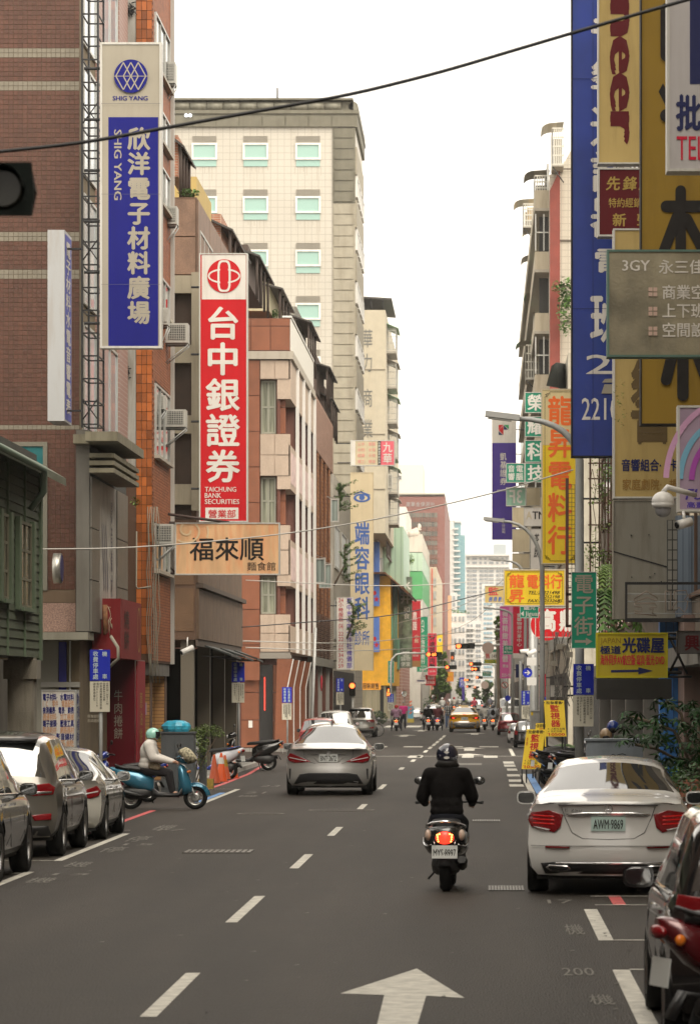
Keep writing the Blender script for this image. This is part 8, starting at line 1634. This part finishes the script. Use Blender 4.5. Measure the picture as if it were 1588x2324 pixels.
# signals
hous = M('signal_black',(.006,.008,.007),.5,spec=.2); sred = M('signal_red_lit',(.8,.05,.02),.3,emit=(1,.10,.02),es=2.4); sdim = M('signal_lens_off',(.04,.04,.035),.2); samb = M('signal_digits',(.9,.2,.02),.3,emit=(1,.13,.02),es=2.4)
def signal(label, x0,y0,x1,y1,Z,lit=0,arm=None,digits=None,dp=.2,vertical=False):
    a,b_,c_,d_ = X(x0,Z),X(x1,Z),Hh(y1,Z),Hh(y0,Z); t = thing('traffic_light',label,'traffic light',((a+b_)/2,Z,c_),'red traffic lights'); w_ = b_-a; h_ = d_-c_
    b = MB(); b.box((a,Z,c_),(b_,Z+dp,d_)); b.build('housing', hous, t); n = 3 if not vertical else 2
    for i in range(n):
        if vertical: cx_, cz_, r_ = (a+b_)/2, d_-h_*(i+.5)/n, min(w_,h_/n)*.42
        else: cx_, cz_, r_ = a+w_*(i+.5)/n, (c_+d_)/2, min(w_/n,h_)*.40
        if digits and i==1 and not vertical:
            b = MB(); f = Fr((cx_-r_,Z-.01,cz_+r_),(1,0,0),(0,0,-1),(0,-1,0)); TH(b,digits,f,0,.2*r_,2*r_,1.8*r_,B2); b.build('digits', samb, t); continue
        b = MB(); b.cyl((cx_,Z-.001,cz_),(cx_,Z-.03,cz_),r_,r_*.9,n=16); b.build('lens', sred if i==lit else sdim, t)
        b = MB(); b.rings([[(cx_+math.cos(q)*r_*1.1,Z-.0-yy_,cz_+math.sin(q)*r_*1.1) for q in [k_*math.pi/8 for k_ in range(0,9)]] for yy_ in (0,r_*1.3)],0,True,False,False); b.build('visor', hous, t)
    if arm:
        b = MB(); b.tube([(X(p[0],Z+.1),Z+.12,Hh(p[1],Z+.1)) if p[1] is not None else (X(p[0],Z+.1),Z+.12,0) for p in arm],.07,8); b.build('mast_arm', M('signal_mast',(.5,.5,.47),.5,.2), t)
    return t
signal('red light on the long right hand arm beside a blank round disc',1033,1460,1077,1473,236,arm=((1077,1465),(1140,1464),(1158,1468),(1164,1482),(1164,None)))
signal('red light with a sixty second countdown on the left hand arm',966,1480,1003,1491,262,digits='60',arm=((966,1483),(915,1483),(899,1486),(889,1497),(887,1520),(887,None)))
signal('red light on the second left arm next to the street tree',1010,1510,1036,1519.5,355,arm=((1010,1515),(974,1515),(960,1521),(956,1535),(956,None)))
signal('upper red light of the pair in the right distance',1064,1503,1092,1511.5,335,arm=((1092,1507),(1135,1510),(1140,1525),(1140,None)))
signal('lower red light of the pair in the right distance, two lamps lit',1068,1513.5,1089,1524,400,digits='8')
signal('single red light further right above the far cars',1079,1535,1095,1541,480,arm=((1095,1538),(1120,1538),(1122,1550),(1122,None)))
signal('pair of tiny red lights left of the far tree',1052,1541,1067,1546,520,digits='8'); signal('tiny red light under the blue north sign',1058,1556,1068,1561,600); signal('faint red light at the vanishing end of the street',1075,1558,1087,1562,680)
signal('round red light seen on the dark post beside the clinic sign',792,1549,806,1580,190,vertical=True,arm=((800,1580),(800,None)))
t = thing('countdown_box','pedestrian countdown box with a red figure and glowing number','traffic light',(X(881,261),261,Hh(1581,261)))
b = MB(); b.box((X(876.5,261),261,Hh(1581,261)),(X(885,261),261.25,Hh(1561,261))); b.build('housing', hous, t); b = MB(); f = FrC(260.98); TH(b,'59',f,877.5,1572.5,884,1580,B2); b.add([f.pt(879.5,1571,.01),f.pt(882.5,1571,.01),f.pt(882,1564,.01),f.pt(880,1564,.01)],[(0,1,2,3)]); b.build('digits', samb, t)
t = thing('traffic_light','blurred unlit traffic light at the picture edge, nearest to the camera','traffic light',(X(35,17),17,Hh(490,17)),'red traffic lights')
b = MB(); Z = 17; a,b_,c_,d_ = X(-70,Z),X(72,Z),Hh(490,Z),Hh(367,Z); b.rings([[(a,Z+y,c_+i_),(b_-i_*.6,Z+y,c_+i_),(b_+.01,Z+y,(c_+d_)/2),(b_-i_*.6,Z+y,d_-i_),(a,Z+y,d_-i_)] for y,i_ in ((0,.0),(.12,.02))],0,False,True); b.build('housing', M('signal_dark_green',(.003,.006,.0045),.6,spec=.15), t)
b = MB(); b.cyl((X(8,Z),Z-.001,Hh(428,Z)),(X(8,Z),Z-.02,Hh(428,Z)),.095,.08,n=24); b.build('lens', sdim, t); b = MB(); b.rings([[(X(8,Z)+math.cos(q)*.1,Z-y,Hh(428,Z)+math.sin(q)*.1) for q in [k_*math.pi/9 for k_ in range(0,10)]] for y in (0,.13)],0,True,False,False); b.build('visor', MATS['signal_dark_green'], t)
# road mirrors
for i,(px,py,r_,Z) in enumerate(((917,1575,8,258),(984,1583,6.5,330))):
    t = thing('convex_mirror',('orange backed convex mirror beside the yellow building','orange convex mirror further on by the parked white car')[i],'road mirror',(X(px,Z),Z,0),'orange convex mirrors'); q = r_*Z/F
    b = MB(); b.lathe((X(px,Z),Z,Hh(py,Z)),(.3,-1,0),[(-.12,.01),(-.08,q*.7),(0,q),(.03,q)],20); b.build('back', M('mirror_orange',(.5,.1,.03),.5), t); b = MB(); b.lathe((X(px,Z),Z,Hh(py,Z)),(.3,-1,0),[(.031,q*.88),(.06,q*.5),(.07,.01)],20); b.build('glass', chrome, t); b = MB(); b.cyl((X(px,Z)+.02,Z+.1,0),(X(px,Z)+.02,Z+.1,Hh(py,Z)),.05,n=8); b.build('post', M('orange_post',(.25,.2,.17),.6), t)
# barrier, boxes, cabinets
gb = M('cabinet_grey',(.085,.095,.10),.55,dirt=.3,dscale=2); gl2 = M('cabinet_light',(.22,.25,.28),.5,dirt=.3,dscale=2,var=.08)
t = thing('utility_box','grey utility box beside the blue striped barrier at the left','utility box',(X(919,285),285,0)); b = MB(); b.box((X(912,285),285,0),(X(926,285),286,Hh(1608,285))); b.build('case', M('mid_grey_box',(.2,.2,.19),.6), t)
t = thing('barrier_post','blue barrier with a red and white striped plate on a yellow foot','barrier',(X(931,283),283,0)); b = MB(); b.box((X(925.5,283),283,.3),(X(937.5,283),283.6,Hh(1603,283))); b.build('body', M('barrier_blue',(.08,.27,.38),.5), t)
b = MB(); 
for i in range(4): zz = Hh(1622,283)+.0-i*-.28; b.add([(X(928.5,283),282.98,zz),(X(934.5,283),282.98,zz+.12),(X(934.5,283),282.98,zz+.26),(X(928.5,283),282.98,zz+.14)],[(0,1,2,3)])
b.build('stripes', M('barrier_stripe',(.6,.12,.05),.5), t); b = MB(); b.box((X(924,283),282.9,0),(X(939,283),283.7,.3)); b.build('foot', M('foot_yellow',(.4,.3,.04),.7,dirt=.6), t)
Zk = 77.5
def cabinet(label,x0,x1,y0,Z,dp,m,cat='cabinet'):
    t = thing('street_cabinet',label,cat,(X(x0,Z),Z,.0),'steel street cabinets'); a,b_,h_ = X(x0,Z),X(x1,Z),Hh(y0,Z)
    b = MB(); b.box((a,Z,0),(b_,Z+dp,h_)); b.build('case', m, t); b = MB(); mid = a+(b_-a)*.42
    b.box((a+.01,Z-.02,.15),(mid-.006,Z-.002,h_-.03)); b.box((mid+.006,Z-.02,.15),(b_-.01,Z-.002,h_-.03)); b.build('doors', m, t); b = MB(); b.box((mid+.03,Z-.04,h_*.55),(mid+.05,Z-.021,h_*.68)); b.build('handle', blackm, t); b = MB(); b.box((a-.03,Z-.04,h_+.001),(b_+.03,Z+dp,h_+.035)); b.build('lid', m, t); return t
cabinet('wide dark grey cabinet with a blue bag on top behind the scooter woman',365,440,1665,83,.6,gb); cabinet('narrow dark cabinet half hidden by the shrub next to the orange cones',452,466,1672,86,.5,gb)
t = cabinet('light grey cabinet with scribbled graffiti behind the white saloon',1331,1459,1682,62,.7,gl2)
b = MB(); fb(b,'C',62,X(1345,62),X(1440,62),.2,Hh(1700,62),.03,.06); b.build('inner_plate', gl2, t); b = MB(); f = FrC(61.93)
for s_ in (((1384,1718),(1390,1712),(1398,1716),(1396,1722)),((1400,1714),(1412,1711),(1420,1714)),((1386,1730),(1392,1722),(1398,1732),(1404,1722),(1412,1732),(1418,1721),(1424,1731),(1432,1720))):
    for p,q in zip(s_,s_[1:]): strip(b,f,p,q,1.4,.008)
b.build('graffiti', s_ink, t)
t = cabinet('pale scratched box with yellow corners behind the yellow folding board',1204,1230,1615,118,.6,M('scratched_box',(.4,.4,.38),.5,var=.2,dirt=.6,dscale=3)); 
b = MB(); b.box((X(1204.5,118),117.97,Hh(1624,118)),(X(1209,118),117.98,Hh(1616.5,118))); b.box((X(1225,118),117.97,Hh(1624,118)),(X(1229.5,118),117.98,Hh(1616.5,118))); b.build('corner_tape', s_yel, t)
b = MB(); rg = random.Random(8); c0 = Vector((X(398,83),83.25,Hh(1652,83))); rs = []
for i in range(8): a = i/7*math.pi; rs.append([c0+Vector((.30*math.sin(a)**.6*math.cos(u*.524)*(1+.2*rg.random()), .22*math.sin(a)**.6*math.sin(u*.524), -.15*math.cos(a)*(1+.15*rg.random()))) for u in range(12)])
b.rings(rs,0,False,True); tag(b.build('plastic_bag', M('blue_plastic_bag',(.04,.36,.52),.3,var=.3,vscale=12,bump=.8,bscale=12)),'crumpled bright blue plastic bag lying on the dark grey cabinet','bag')
b = MB(); c0 = Vector((X(421,85.5),85.3,1.05))
for i in range(13):
    a = i*.5; rg.random(); foliage(b,(X(372+i*9.6,85.8),85.7,Hh(1672-10*math.sin(i*.7)-14*math.sin(i/12*3.1),85.8)),(.28,.3,.16),190,.035,0,rg); 
foliage(b,(X(452,85),84.6,Hh(1690,85)),(.28,.3,.26),520,.035,0,rg); foliage(b,(X(455,85),84.6,Hh(1725,85)),(.18,.2,.28),180,.035,0,rg)
t = thing('shrub','spreading small leaved shrub behind the cabinet with the blue bag','shrub',(X(440,85.5),85.5,.1)); b.build('foliage', M('shrub_leaf',(.10,.15,.03),.6,rnd=.5), t)
b = MB()
for dx in (-.7,-.3,.2,.5,-1.1): b.tube([(X(440,85.6),85.6,.1),(X(440,85.6)+dx*.4,85.6,.7),(X(440,85.6)+dx,85.7,1.25)],.015,5)
b.build('stems', bark, t)
# cones
co = M('cone_orange',(.62,.09,.015),.55,var=.12,dirt=.3,dscale=3); cod = M('cone_faded',(.45,.085,.03),.6,dirt=.4,dscale=3); cb = M('cone_band',(.55,.54,.5),.4)
for i,(px,yb,yt,m_,band,lb) in enumerate(((486,1780,1713,cod,(),'plain faded orange cone, nearest of the four cones'),(502,1775,1709,co,((.62,.84),),'bright orange cone with one pale band'),(510,1771,1714,cod,((.55,.82),),'dull orange cone with a peeling yellow band, hidden in the middle'),(527,1767,1694,co,((.50,.64),(.72,.84)),'tallest orange cone with two pale bands at the back'))):
    Z = ZG(yb); x = X(px,Z); h_ = Hh(yt,Z); rb = 13.5*Z/F; t = thing('traffic_cone',lb,'traffic cone',(x,Z,0),'orange traffic cones')
    b = MB(); b.lathe((x,Z,0),(0,0,1),[(.03,rb),(h_*.5,rb*.6),(h_*.97,rb*.2),(h_,rb*.16),(h_,.01)],20); b.build('body', m_, t); b = MB(); b.box((x-rb*1.15,Z-rb*1.15,0),(x+rb*1.15,Z+rb*1.15,.03)); b.build('base', cod if i%2 else M('cone_base_dark',(.1,.03,.02),.7), t)
    for lo,hi in band: b = MB(); r_ = lambda q: rb*(1-.82*q)+.006; b.lathe((x,Z,0),(0,0,1),[(h_*lo,r_(lo)),(h_*hi,r_(hi))],20); b.build('band', cb if i!=2 else s_ochre, t)
t = thing('concrete_foot','small yellow and black painted concrete block behind the nearest cone','block',(X(466,88),88,0)); b = MB(); b.cbox((X(466,88),88.2,.12),(.36,.3,.24)); b.build('block', M('hazard_block',(.3,.22,.04),.8,var=.5,vscale=9,dirt=.5), t)
# bicycle
Z = 192; t = thing('bicycle','black bicycle standing behind the grey suv at the corner','bicycle',(X(850,Z),Z,0))
for px in (857,830):
    b = MB(); c0 = Vector((X(px,Z),Z,.33)); b.lathe(c0,(0,1,0),[(-.02,.31),(-.02,.335),(.02,.335),(.02,.31)],26); w_ = b.build('wheel', tyre, t); b = MB()
    for k_ in range(9): b.cyl(c0,c0+Vector((math.cos(k_*.7)*.31,0,math.sin(k_*.7)*.31)),.004,n=4)
    b.build('spokes', chrome, w_)
b = MB(); xa,xb_ = X(857,Z),X(830,Z); b.tube([(xa,Z,.33),(xa-.1,Z,.85),(xa-.12,Z,1.0)],.016,6); b.tube([(xa-.1,Z,.8),(xb_+.22,Z,.33),(xb_+.15,Z,.85)],.014,6); b.tube([(xb_,Z,.33),(xb_+.22,Z,.33)],.012,5); b.tube([(xb_,Z,.33),(xb_+.16,Z,.78),(xa-.1,Z,.82)],.014,5); b.build('frame', blackm, t); b = MB(); b.cbox((xb_+.13,Z,.9),(.24,.12,.05)); b.build('saddle', seatm, t); b = MB(); b.tube([(xa-.12,Z-.25,1.0),(xa-.12,Z+.25,1.0)],.014,5); b.build('handlebar', blackm, t)
# helmets on a rack
t = thing('helmet_rack','thin grey rack with two pegs behind the light grey cabinet','rack',(X(1385,66),66,0)); b = MB(); b.cyl((X(1375,66),66.1,0),(X(1375,66),66.1,Hh(1672,66)),.02,n=6); b.cyl((X(1391,66),66.2,0),(X(1391,66),66.2,Hh(1652,66)),.02,n=6); b.build('posts', steel, t)
for lb,px,py,m_ in (('tan open face helmet on the rack behind the light grey cabinet',1375,1667,M('helmet_tan',(.45,.31,.17),.3,coat=.5)),('blue helmet behind and above the tan one',1391,1649,M('helmet_blue',(.02,.05,.25),.2,coat=.6))):
    t = thing('helmet',lb,'helmet',(X(px,66),66,Hh(py+6,66))); c0 = Vector((X(px,66),66.1,Hh(py,66)-.01)); b = MB(); b.ell(c0,(.115,.14,.12),20,12,0,0,2.1); b.build('shell', m_, t); b = MB(); b.ell(c0+Vector((0,-.035,-.035)),(.085,.11,.075),16,10); b.build('lining', dark, t)
# plants on the right
def fern(label, c0, n, L, droop, m, seed, group='ferns and plants on the right', name='fern'):
    rg = random.Random(seed); t = thing(name,label,'plant',c0,group); b = MB(); c0 = Vector(c0)
    for i in range(n):
        a = rg.uniform(0,6.28); l_ = L*rg.uniform(.6,1.1); P = []
        for k_ in range(8): u = k_/7; P.append(c0+Vector((math.cos(a)*l_*u*.8, math.sin(a)*l_*u*.8, l_*(.55*u-droop*u*u))))
        for p,q in zip(P,P[1:]):
            d = (q-p); s = d.cross(Vector((0,0,1))).normalized(); w_ = l_*.13
            for sg_ in (1,-1):
                for h_ in (.0,.5): m0 = p+d*h_; b.add([m0,m0+d*.28,m0+d*.4+s*sg_*w_-Vector((0,0,w_*.3))],[(0,1,2)])
    b.build('fronds', m, t); return t
fern('arching ferns at the foot of the arcade behind the green street post',(X(1345,84),84,.5),40,1.1,.5,leafd,1); fern('second clump of ferns beside the yellow folding boards',(X(1310,104),104,.7),34,.9,.5,leafm,2); fern('ferns drooping over the wall behind the helmets',(X(1392,88),88,1.2),30,.8,.6,leafd,3)
fern('long hanging fern between the green sign and the blank panel',(X(1376,80),80,Hh(1340,80)),46,1.1,1.5,leafm,4); fern('upper hanging fern beside the blank panel',(X(1384,80),80,Hh(1285,80)),30,.7,1.3,leafy,5)
rg = random.Random(21)
t = thing('climbing_vine','yellow green vine climbing over the rusty frames between the yellow and beige signs','plant',(X(1365,88),88,Hh(1300,88))); b = MB(); 
for i in range(46): foliage(b,(X(rg.uniform(1336,1396),88),88+rg.uniform(-.5,.5),Hh(rg.uniform(1040,1330),88)),(.16,.16,.14),16,.045,0,rg)
for i in range(12): foliage(b,(X(rg.uniform(1395,1420),57),57.2,Hh(rg.uniform(860,960),57)),(.05,.05,.07),7,.02,0,rg)
b.build('leaves', leafy, t); b = MB()
for i in range(9): x = rg.uniform(1338,1392); b.tube([(X(x+rg.uniform(-5,5),88),88.1,Hh(1400-k_*42,88)) for k_ in range(9)],.012,4)
b.build('stems', bark, t)
t = thing('rusty_frame','rusty steel sign frames overgrown with vines behind the lamp post','sign frame',(X(1365,92),92,Hh(1440,92))); rm_ = M('rust_frame2',(.1,.05,.035),.85)
for px in (1337,1358,1378,1392): b = MB(); b.box((X(px,92),92,Hh(1440,92)),(X(px+4,92),92.1,Hh(1030,92))); b.build('upright', rm_, t)
for py in (1050,1085,1140,1190,1250,1300,1345,1400): b = MB(); b.box((X(1334,92),91.95,Hh(py+3,92)),(X(1398,92),91.99,Hh(py,92))); b.build('rail', rm_, t)
Z = 98; t = thing('wire_trellis','black wire trellis in front of the yellow vertical sign, reaching down to the red sign','trellis',(X(1300,Z),Z,Hh(1424,Z)))
b = MB(); b.box((X(1283,Z),Z,Hh(1424,Z)),(X(1290,Z),Z+.06,Hh(1085,Z))); b.box((X(1283,Z),Z,Hh(1424,Z)),(X(1330,Z),Z+.06,Hh(1418,Z))); b.box((X(1283,Z),Z,Hh(1352,Z)),(X(1375,Z),Z+.06,Hh(1346,Z))); b.build('frame', rm_, t); b = MB()
for px in (1297,1304,1311): b.cyl((X(px,Z),Z,Hh(1350,Z)),(X(px,Z),Z,Hh(1100,Z)),.01,n=4)
for k_ in range(26): b.cyl((X(1288,Z),Z,Hh(1100+k_*10,Z)),(X(1318,Z),Z,Hh(1100+k_*10,Z)),.008,n=4)
o = b.build('wires', blackm, t); o['kind'] = 'stuff'
# broad leaved tree at the right edge
t = thing('broad_leaved_tree','glossy umbrella leaved tree leaning in from the right edge in front of the blue column','tree',(X(1590,58),58,.1)); b = MB(); rg = random.Random(31)
mb = MB()
for k_ in range(7):
    a = k_*.897; d = Vector((math.cos(a),math.sin(a),-.35)); s = Vector((-math.sin(a),math.cos(a),0)); P0 = d*.02; 
    mb.add([P0, d*.06+s*.024, d*.13+s*.022-Vector((0,0,.012)), d*.18-Vector((0,0,.03)), d*.13-s*.022-Vector((0,0,.012)), d*.06-s*.024],[(0,1,2,3,4,5)])
me = bpy.data.meshes.new('leaf_whorl'); me.from_pydata(mb.v,[],mb.f); me.materials.append(M('glossy_leaf',(.014,.05,.01),.45,rnd=.6,spec=.2))
br = []
for i in range(210):
    u = rg.random(); px = 1590-rg.random()**1.3*185; py = 1585+rg.random()*200+ (1590-px)*.0
    if px < 1480 and (py > 1690 or py<1610) : continue
    if px<1530 and py>1745: continue
    Z = 58+rg.uniform(-1,1); o = bpy.data.objects.new('leaf_whorl', me); COL.objects.link(o); o.parent = t; o.location = Vector((X(px,Z),Z,Hh(py,Z)))-org(t); o.rotation_euler = (rg.uniform(-.6,.9),rg.uniform(-.5,.5),rg.uniform(0,6)); s = rg.uniform(.55,1.0); o.scale = (s,s,s); br.append(o)
b = MB()
for p in ([(1590,1790),(1560,1720),(1530,1660),(1480,1640),(1420,1625)],[(1590,1790),(1565,1700),(1545,1620),(1510,1590)],[(1590,1760),(1545,1730),(1490,1700),(1440,1690)],[(1600,1900),(1590,1790),(1585,1650)]): b.tube([(X(q[0],58),58,Hh(q[1],58)) for q in p],.025,6)
b.build('branches', bark, t)
for i,(px,py,r_,lb,m_) in enumerate(((1560,1800,.28,'leafy potted plants low at the right edge above the black car',leafd),(1580,1770,.2,'dark pot plant with small purple flowers at the right edge',leafd),(1530,1775,.2,'low bush at the foot of the blue column',leafm))):
    b = MB(); foliage(b,(X(px,50),50+i*.5,Hh(py,50)),(r_*1.2,r_,r_),420,.04,0,rg); 
    t = thing('pot_plant',lb,'plant',(X(px,50),50+i*.5,.13)); b.build('leaves', m_, t); b = MB(); b.lathe((X(px,50),50+i*.5,.13),(0,0,1),[(0,.01),(0,.13),(Hh(py,50)-.13,.18),(Hh(py,50)-.13,.01)],14); b.build('pot', M('terracotta',(.26,.1,.06),.8), t)
# conifers on the pale block, shrub at the junction
def conifer(label, px, py0, py1, Z, x0, dirn=1):
    t = thing('conifer',label,'tree',(x0,Z,Hh(py1,Z)),'wall conifers by the clinic sign'); b = MB(); rg = random.Random(int(px)); tr = MB(); tr.tube([(x0,Z,Hh(py1,Z)),(X(px,Z),Z,Hh((py0+py1)/2,Z)),(X(px,Z),Z,Hh(py0,Z))],.05,6)
    for i in range(13):
        py = py0+(py1-py0)*(i+.5)/14; p = Vector((X(px,Z),Z,Hh(py,Z))); d = Vector((rg.uniform(-.4,1.15),rg.uniform(-.5,.5),.18)); L_ = rg.uniform(.5,.95)
        tr.tube([p,p+d*L_*.6],.015,4)
        for k_ in range(7): q = p+d*L_*k_/6+Vector((0,0,.1*(k_/6)**2)); foliage(b,q,(.10,.10,.08),13,.06,0,rg)
    b.build('needles', leafm, t); tr.build('branches', bark, t)
conifer('small conifer sprouting beside the eye emblem of the clinic sign',771,1100,1165,184,X(757,184)); conifer('larger conifer branching across the clinic sign characters',782,1236,1330,184,X(757,184)); conifer('wispy conifer twig over the lowest clinic characters',801,1372,1450,181,X(790,183))
b = MB(); foliage(b,(X(856,268),268,Hh(1630,268)),(.75,.5,.55),900,.09,0,rg); t = thing('shrub','dark broad shrub at the foot of the yellow building','shrub',(X(856,268),268,0)); b.build('foliage', leafd, t)
b = MB(); foliage(b,(X(326,88),85.8,Hh(1140,86)),(.12,.1,.12),60,.04,0,rg); tag(b.build('wall_fern', leafy),'tiny bright green plant growing on the ledge by the glazed tiles','plant')
b = MB(); foliage(b,(X(962,380),380,Hh(1605,380)),(1.3,.8,.9),500,.13,0,rg); tag(b.build('hedge', leafd),'dark hedge under the large street tree','plant'); b = MB(); foliage(b,(X(929,374),374.5,Hh(1270,374)),(.5,.4,.6),200,.13,0,rg); tag(b.build('wall_tuft', leafy),'bright green tuft growing between the pink tiles and the mint wall','plant')
# cables on walls
t = thing('cable_bundle','tangled grey cables and conduits on the wall behind the blue parking plate on the right','cables',(X(1270,119),119,2)); b = MB(); rg = random.Random(12)
for i in range(15):
    x = rg.uniform(1236,1298); P = []; 
    for k_ in range(8): P.append((X(x+rg.uniform(-5,5)+k_*rg.uniform(-1.5,1.5),118.6),118.6-rg.uniform(0,.3),Hh(1435+k_*24,118.6)))
    b.tube(P,rg.choice((.008,.012,.018)),5)
b.build('cable', M('grey_cable',(.16,.15,.13),.7), t); b = MB()
for px,py in ((1290,1447),(1262,1462),(1285,1480),(1250,1500)): b.box((X(px,118.5),118.3,Hh(py+12,118.5)),(X(px+14,118.5),118.6,Hh(py,118.5)))
b.build('junction_box', M('beige_box',(.38,.35,.29),.6,dirt=.5), t)
t = thing('wall_cables','grey pipes and loose cables running down the orange brick wall','cables',(X(352,87),86.2,5)); b = MB()
for i in range(7):
    x = 336+i*4; b.tube([(X(x+rg.uniform(-4,4),86.3),86.3,Hh(1150+k_*50,86.3)) for k_ in range(9)],.013,4)
b.tube([(X(310,86.2),86.2,Hh(1205,86)),(X(309,86.2),86.2,Hh(1330,86)),(X(312,86),86.1,Hh(1336,86)),(X(342,86),86.1,Hh(1331,86))],.02,5); b.tube([(X(252,75),75,Hh(1445,75)),(X(270,75),74.8,Hh(1470,75)),(X(271,75),74.8,Hh(1495,75)),(X(248,75),75,Hh(1515,75))],.035,7); b.build('cable', M('dull_cable',(.2,.18,.14),.7), t)
pole('slanting pale utility pole in front of the rust tiled building',X(705,150),150,Hh(1425,150),.07,None,'utility_pole','pole','utility poles on the left').rotation_euler = (0,R(2.2),0)
b = MB(); b.rings([[(X(729,170)+q[0],170+q[1],z) for q in ((-.05*w_,0),(0,-.05),(.05*w_,0),(0,.05))] for z,w_ in ((Hh(1533,170),.4),(Hh(1542,170),1.2),(Hh(1560,170),1),(Hh(1569,170),.5))],0,True,True); tag(b.build('red_cloth', M('red_cloth',(.5,.04,.06),.9)),'twisted red cloth hanging from the canopy of the rust tiled building','cloth')
t = thing('wall_clutter','small rolled notice and paper on the red granite wall','notice',(X(920,0) if False else X(575,Zp),Zp,1.5)); b = MB(); fb(b,'C',Zp+.28,X(563,Zp),X(572,Zp),Hh(1652,Zp),Hh(1636,Zp),.055,.065); b.build('paper', s_white, t)
# debris specks on the asphalt
b = MB(); rg = random.Random(77)
for i in range(420):
    Z = 24+rg.random()**1.6*60; x = rg.uniform(-5.2,1.1) if rg.random()<.45 else rg.uniform(.1,2.2); s = rg.uniform(.01,.04)
    b.add([(x+rg.uniform(-s,s),Z+rg.uniform(-s,s)*3,.008) for _ in range(3)],[(0,1,2)])
tag(b.build('road_grit', M('grit',(.02,.018,.016),.9)),kind='stuff')
b = MB()
for i in range(90):
    Z = 24+rg.random()**1.5*70; x = rg.uniform(-5.2,2.2); s = rg.uniform(.01,.035); b.add([(x-s,Z,.009),(x+s,Z+s,.009),(x+s*.6,Z+s*4,.009)],[(0,1,2)])
tag(b.build('paint_flecks', wfaint),kind='stuff')
# ---- the air itself
b = MB(); b.box((-320,-6,-1.2),(320,1420,72)); hz = b.build('haze', M('haze_air')); m = MATS['haze_air']; n = m.node_tree.nodes; l = m.node_tree.links
for x in list(n): n.remove(x)
om = n.new('ShaderNodeOutputMaterial'); pv = n.new('ShaderNodeVolumePrincipled'); pv.inputs['Color'].default_value = (1,.985,.94,1); pv.inputs['Density'].default_value = .00022; pv.inputs['Anisotropy'].default_value = .3
l.new(pv.outputs[0], om.inputs['Volume']); tag(hz, kind='stuff')
bpy.data.scenes.remove(GS)
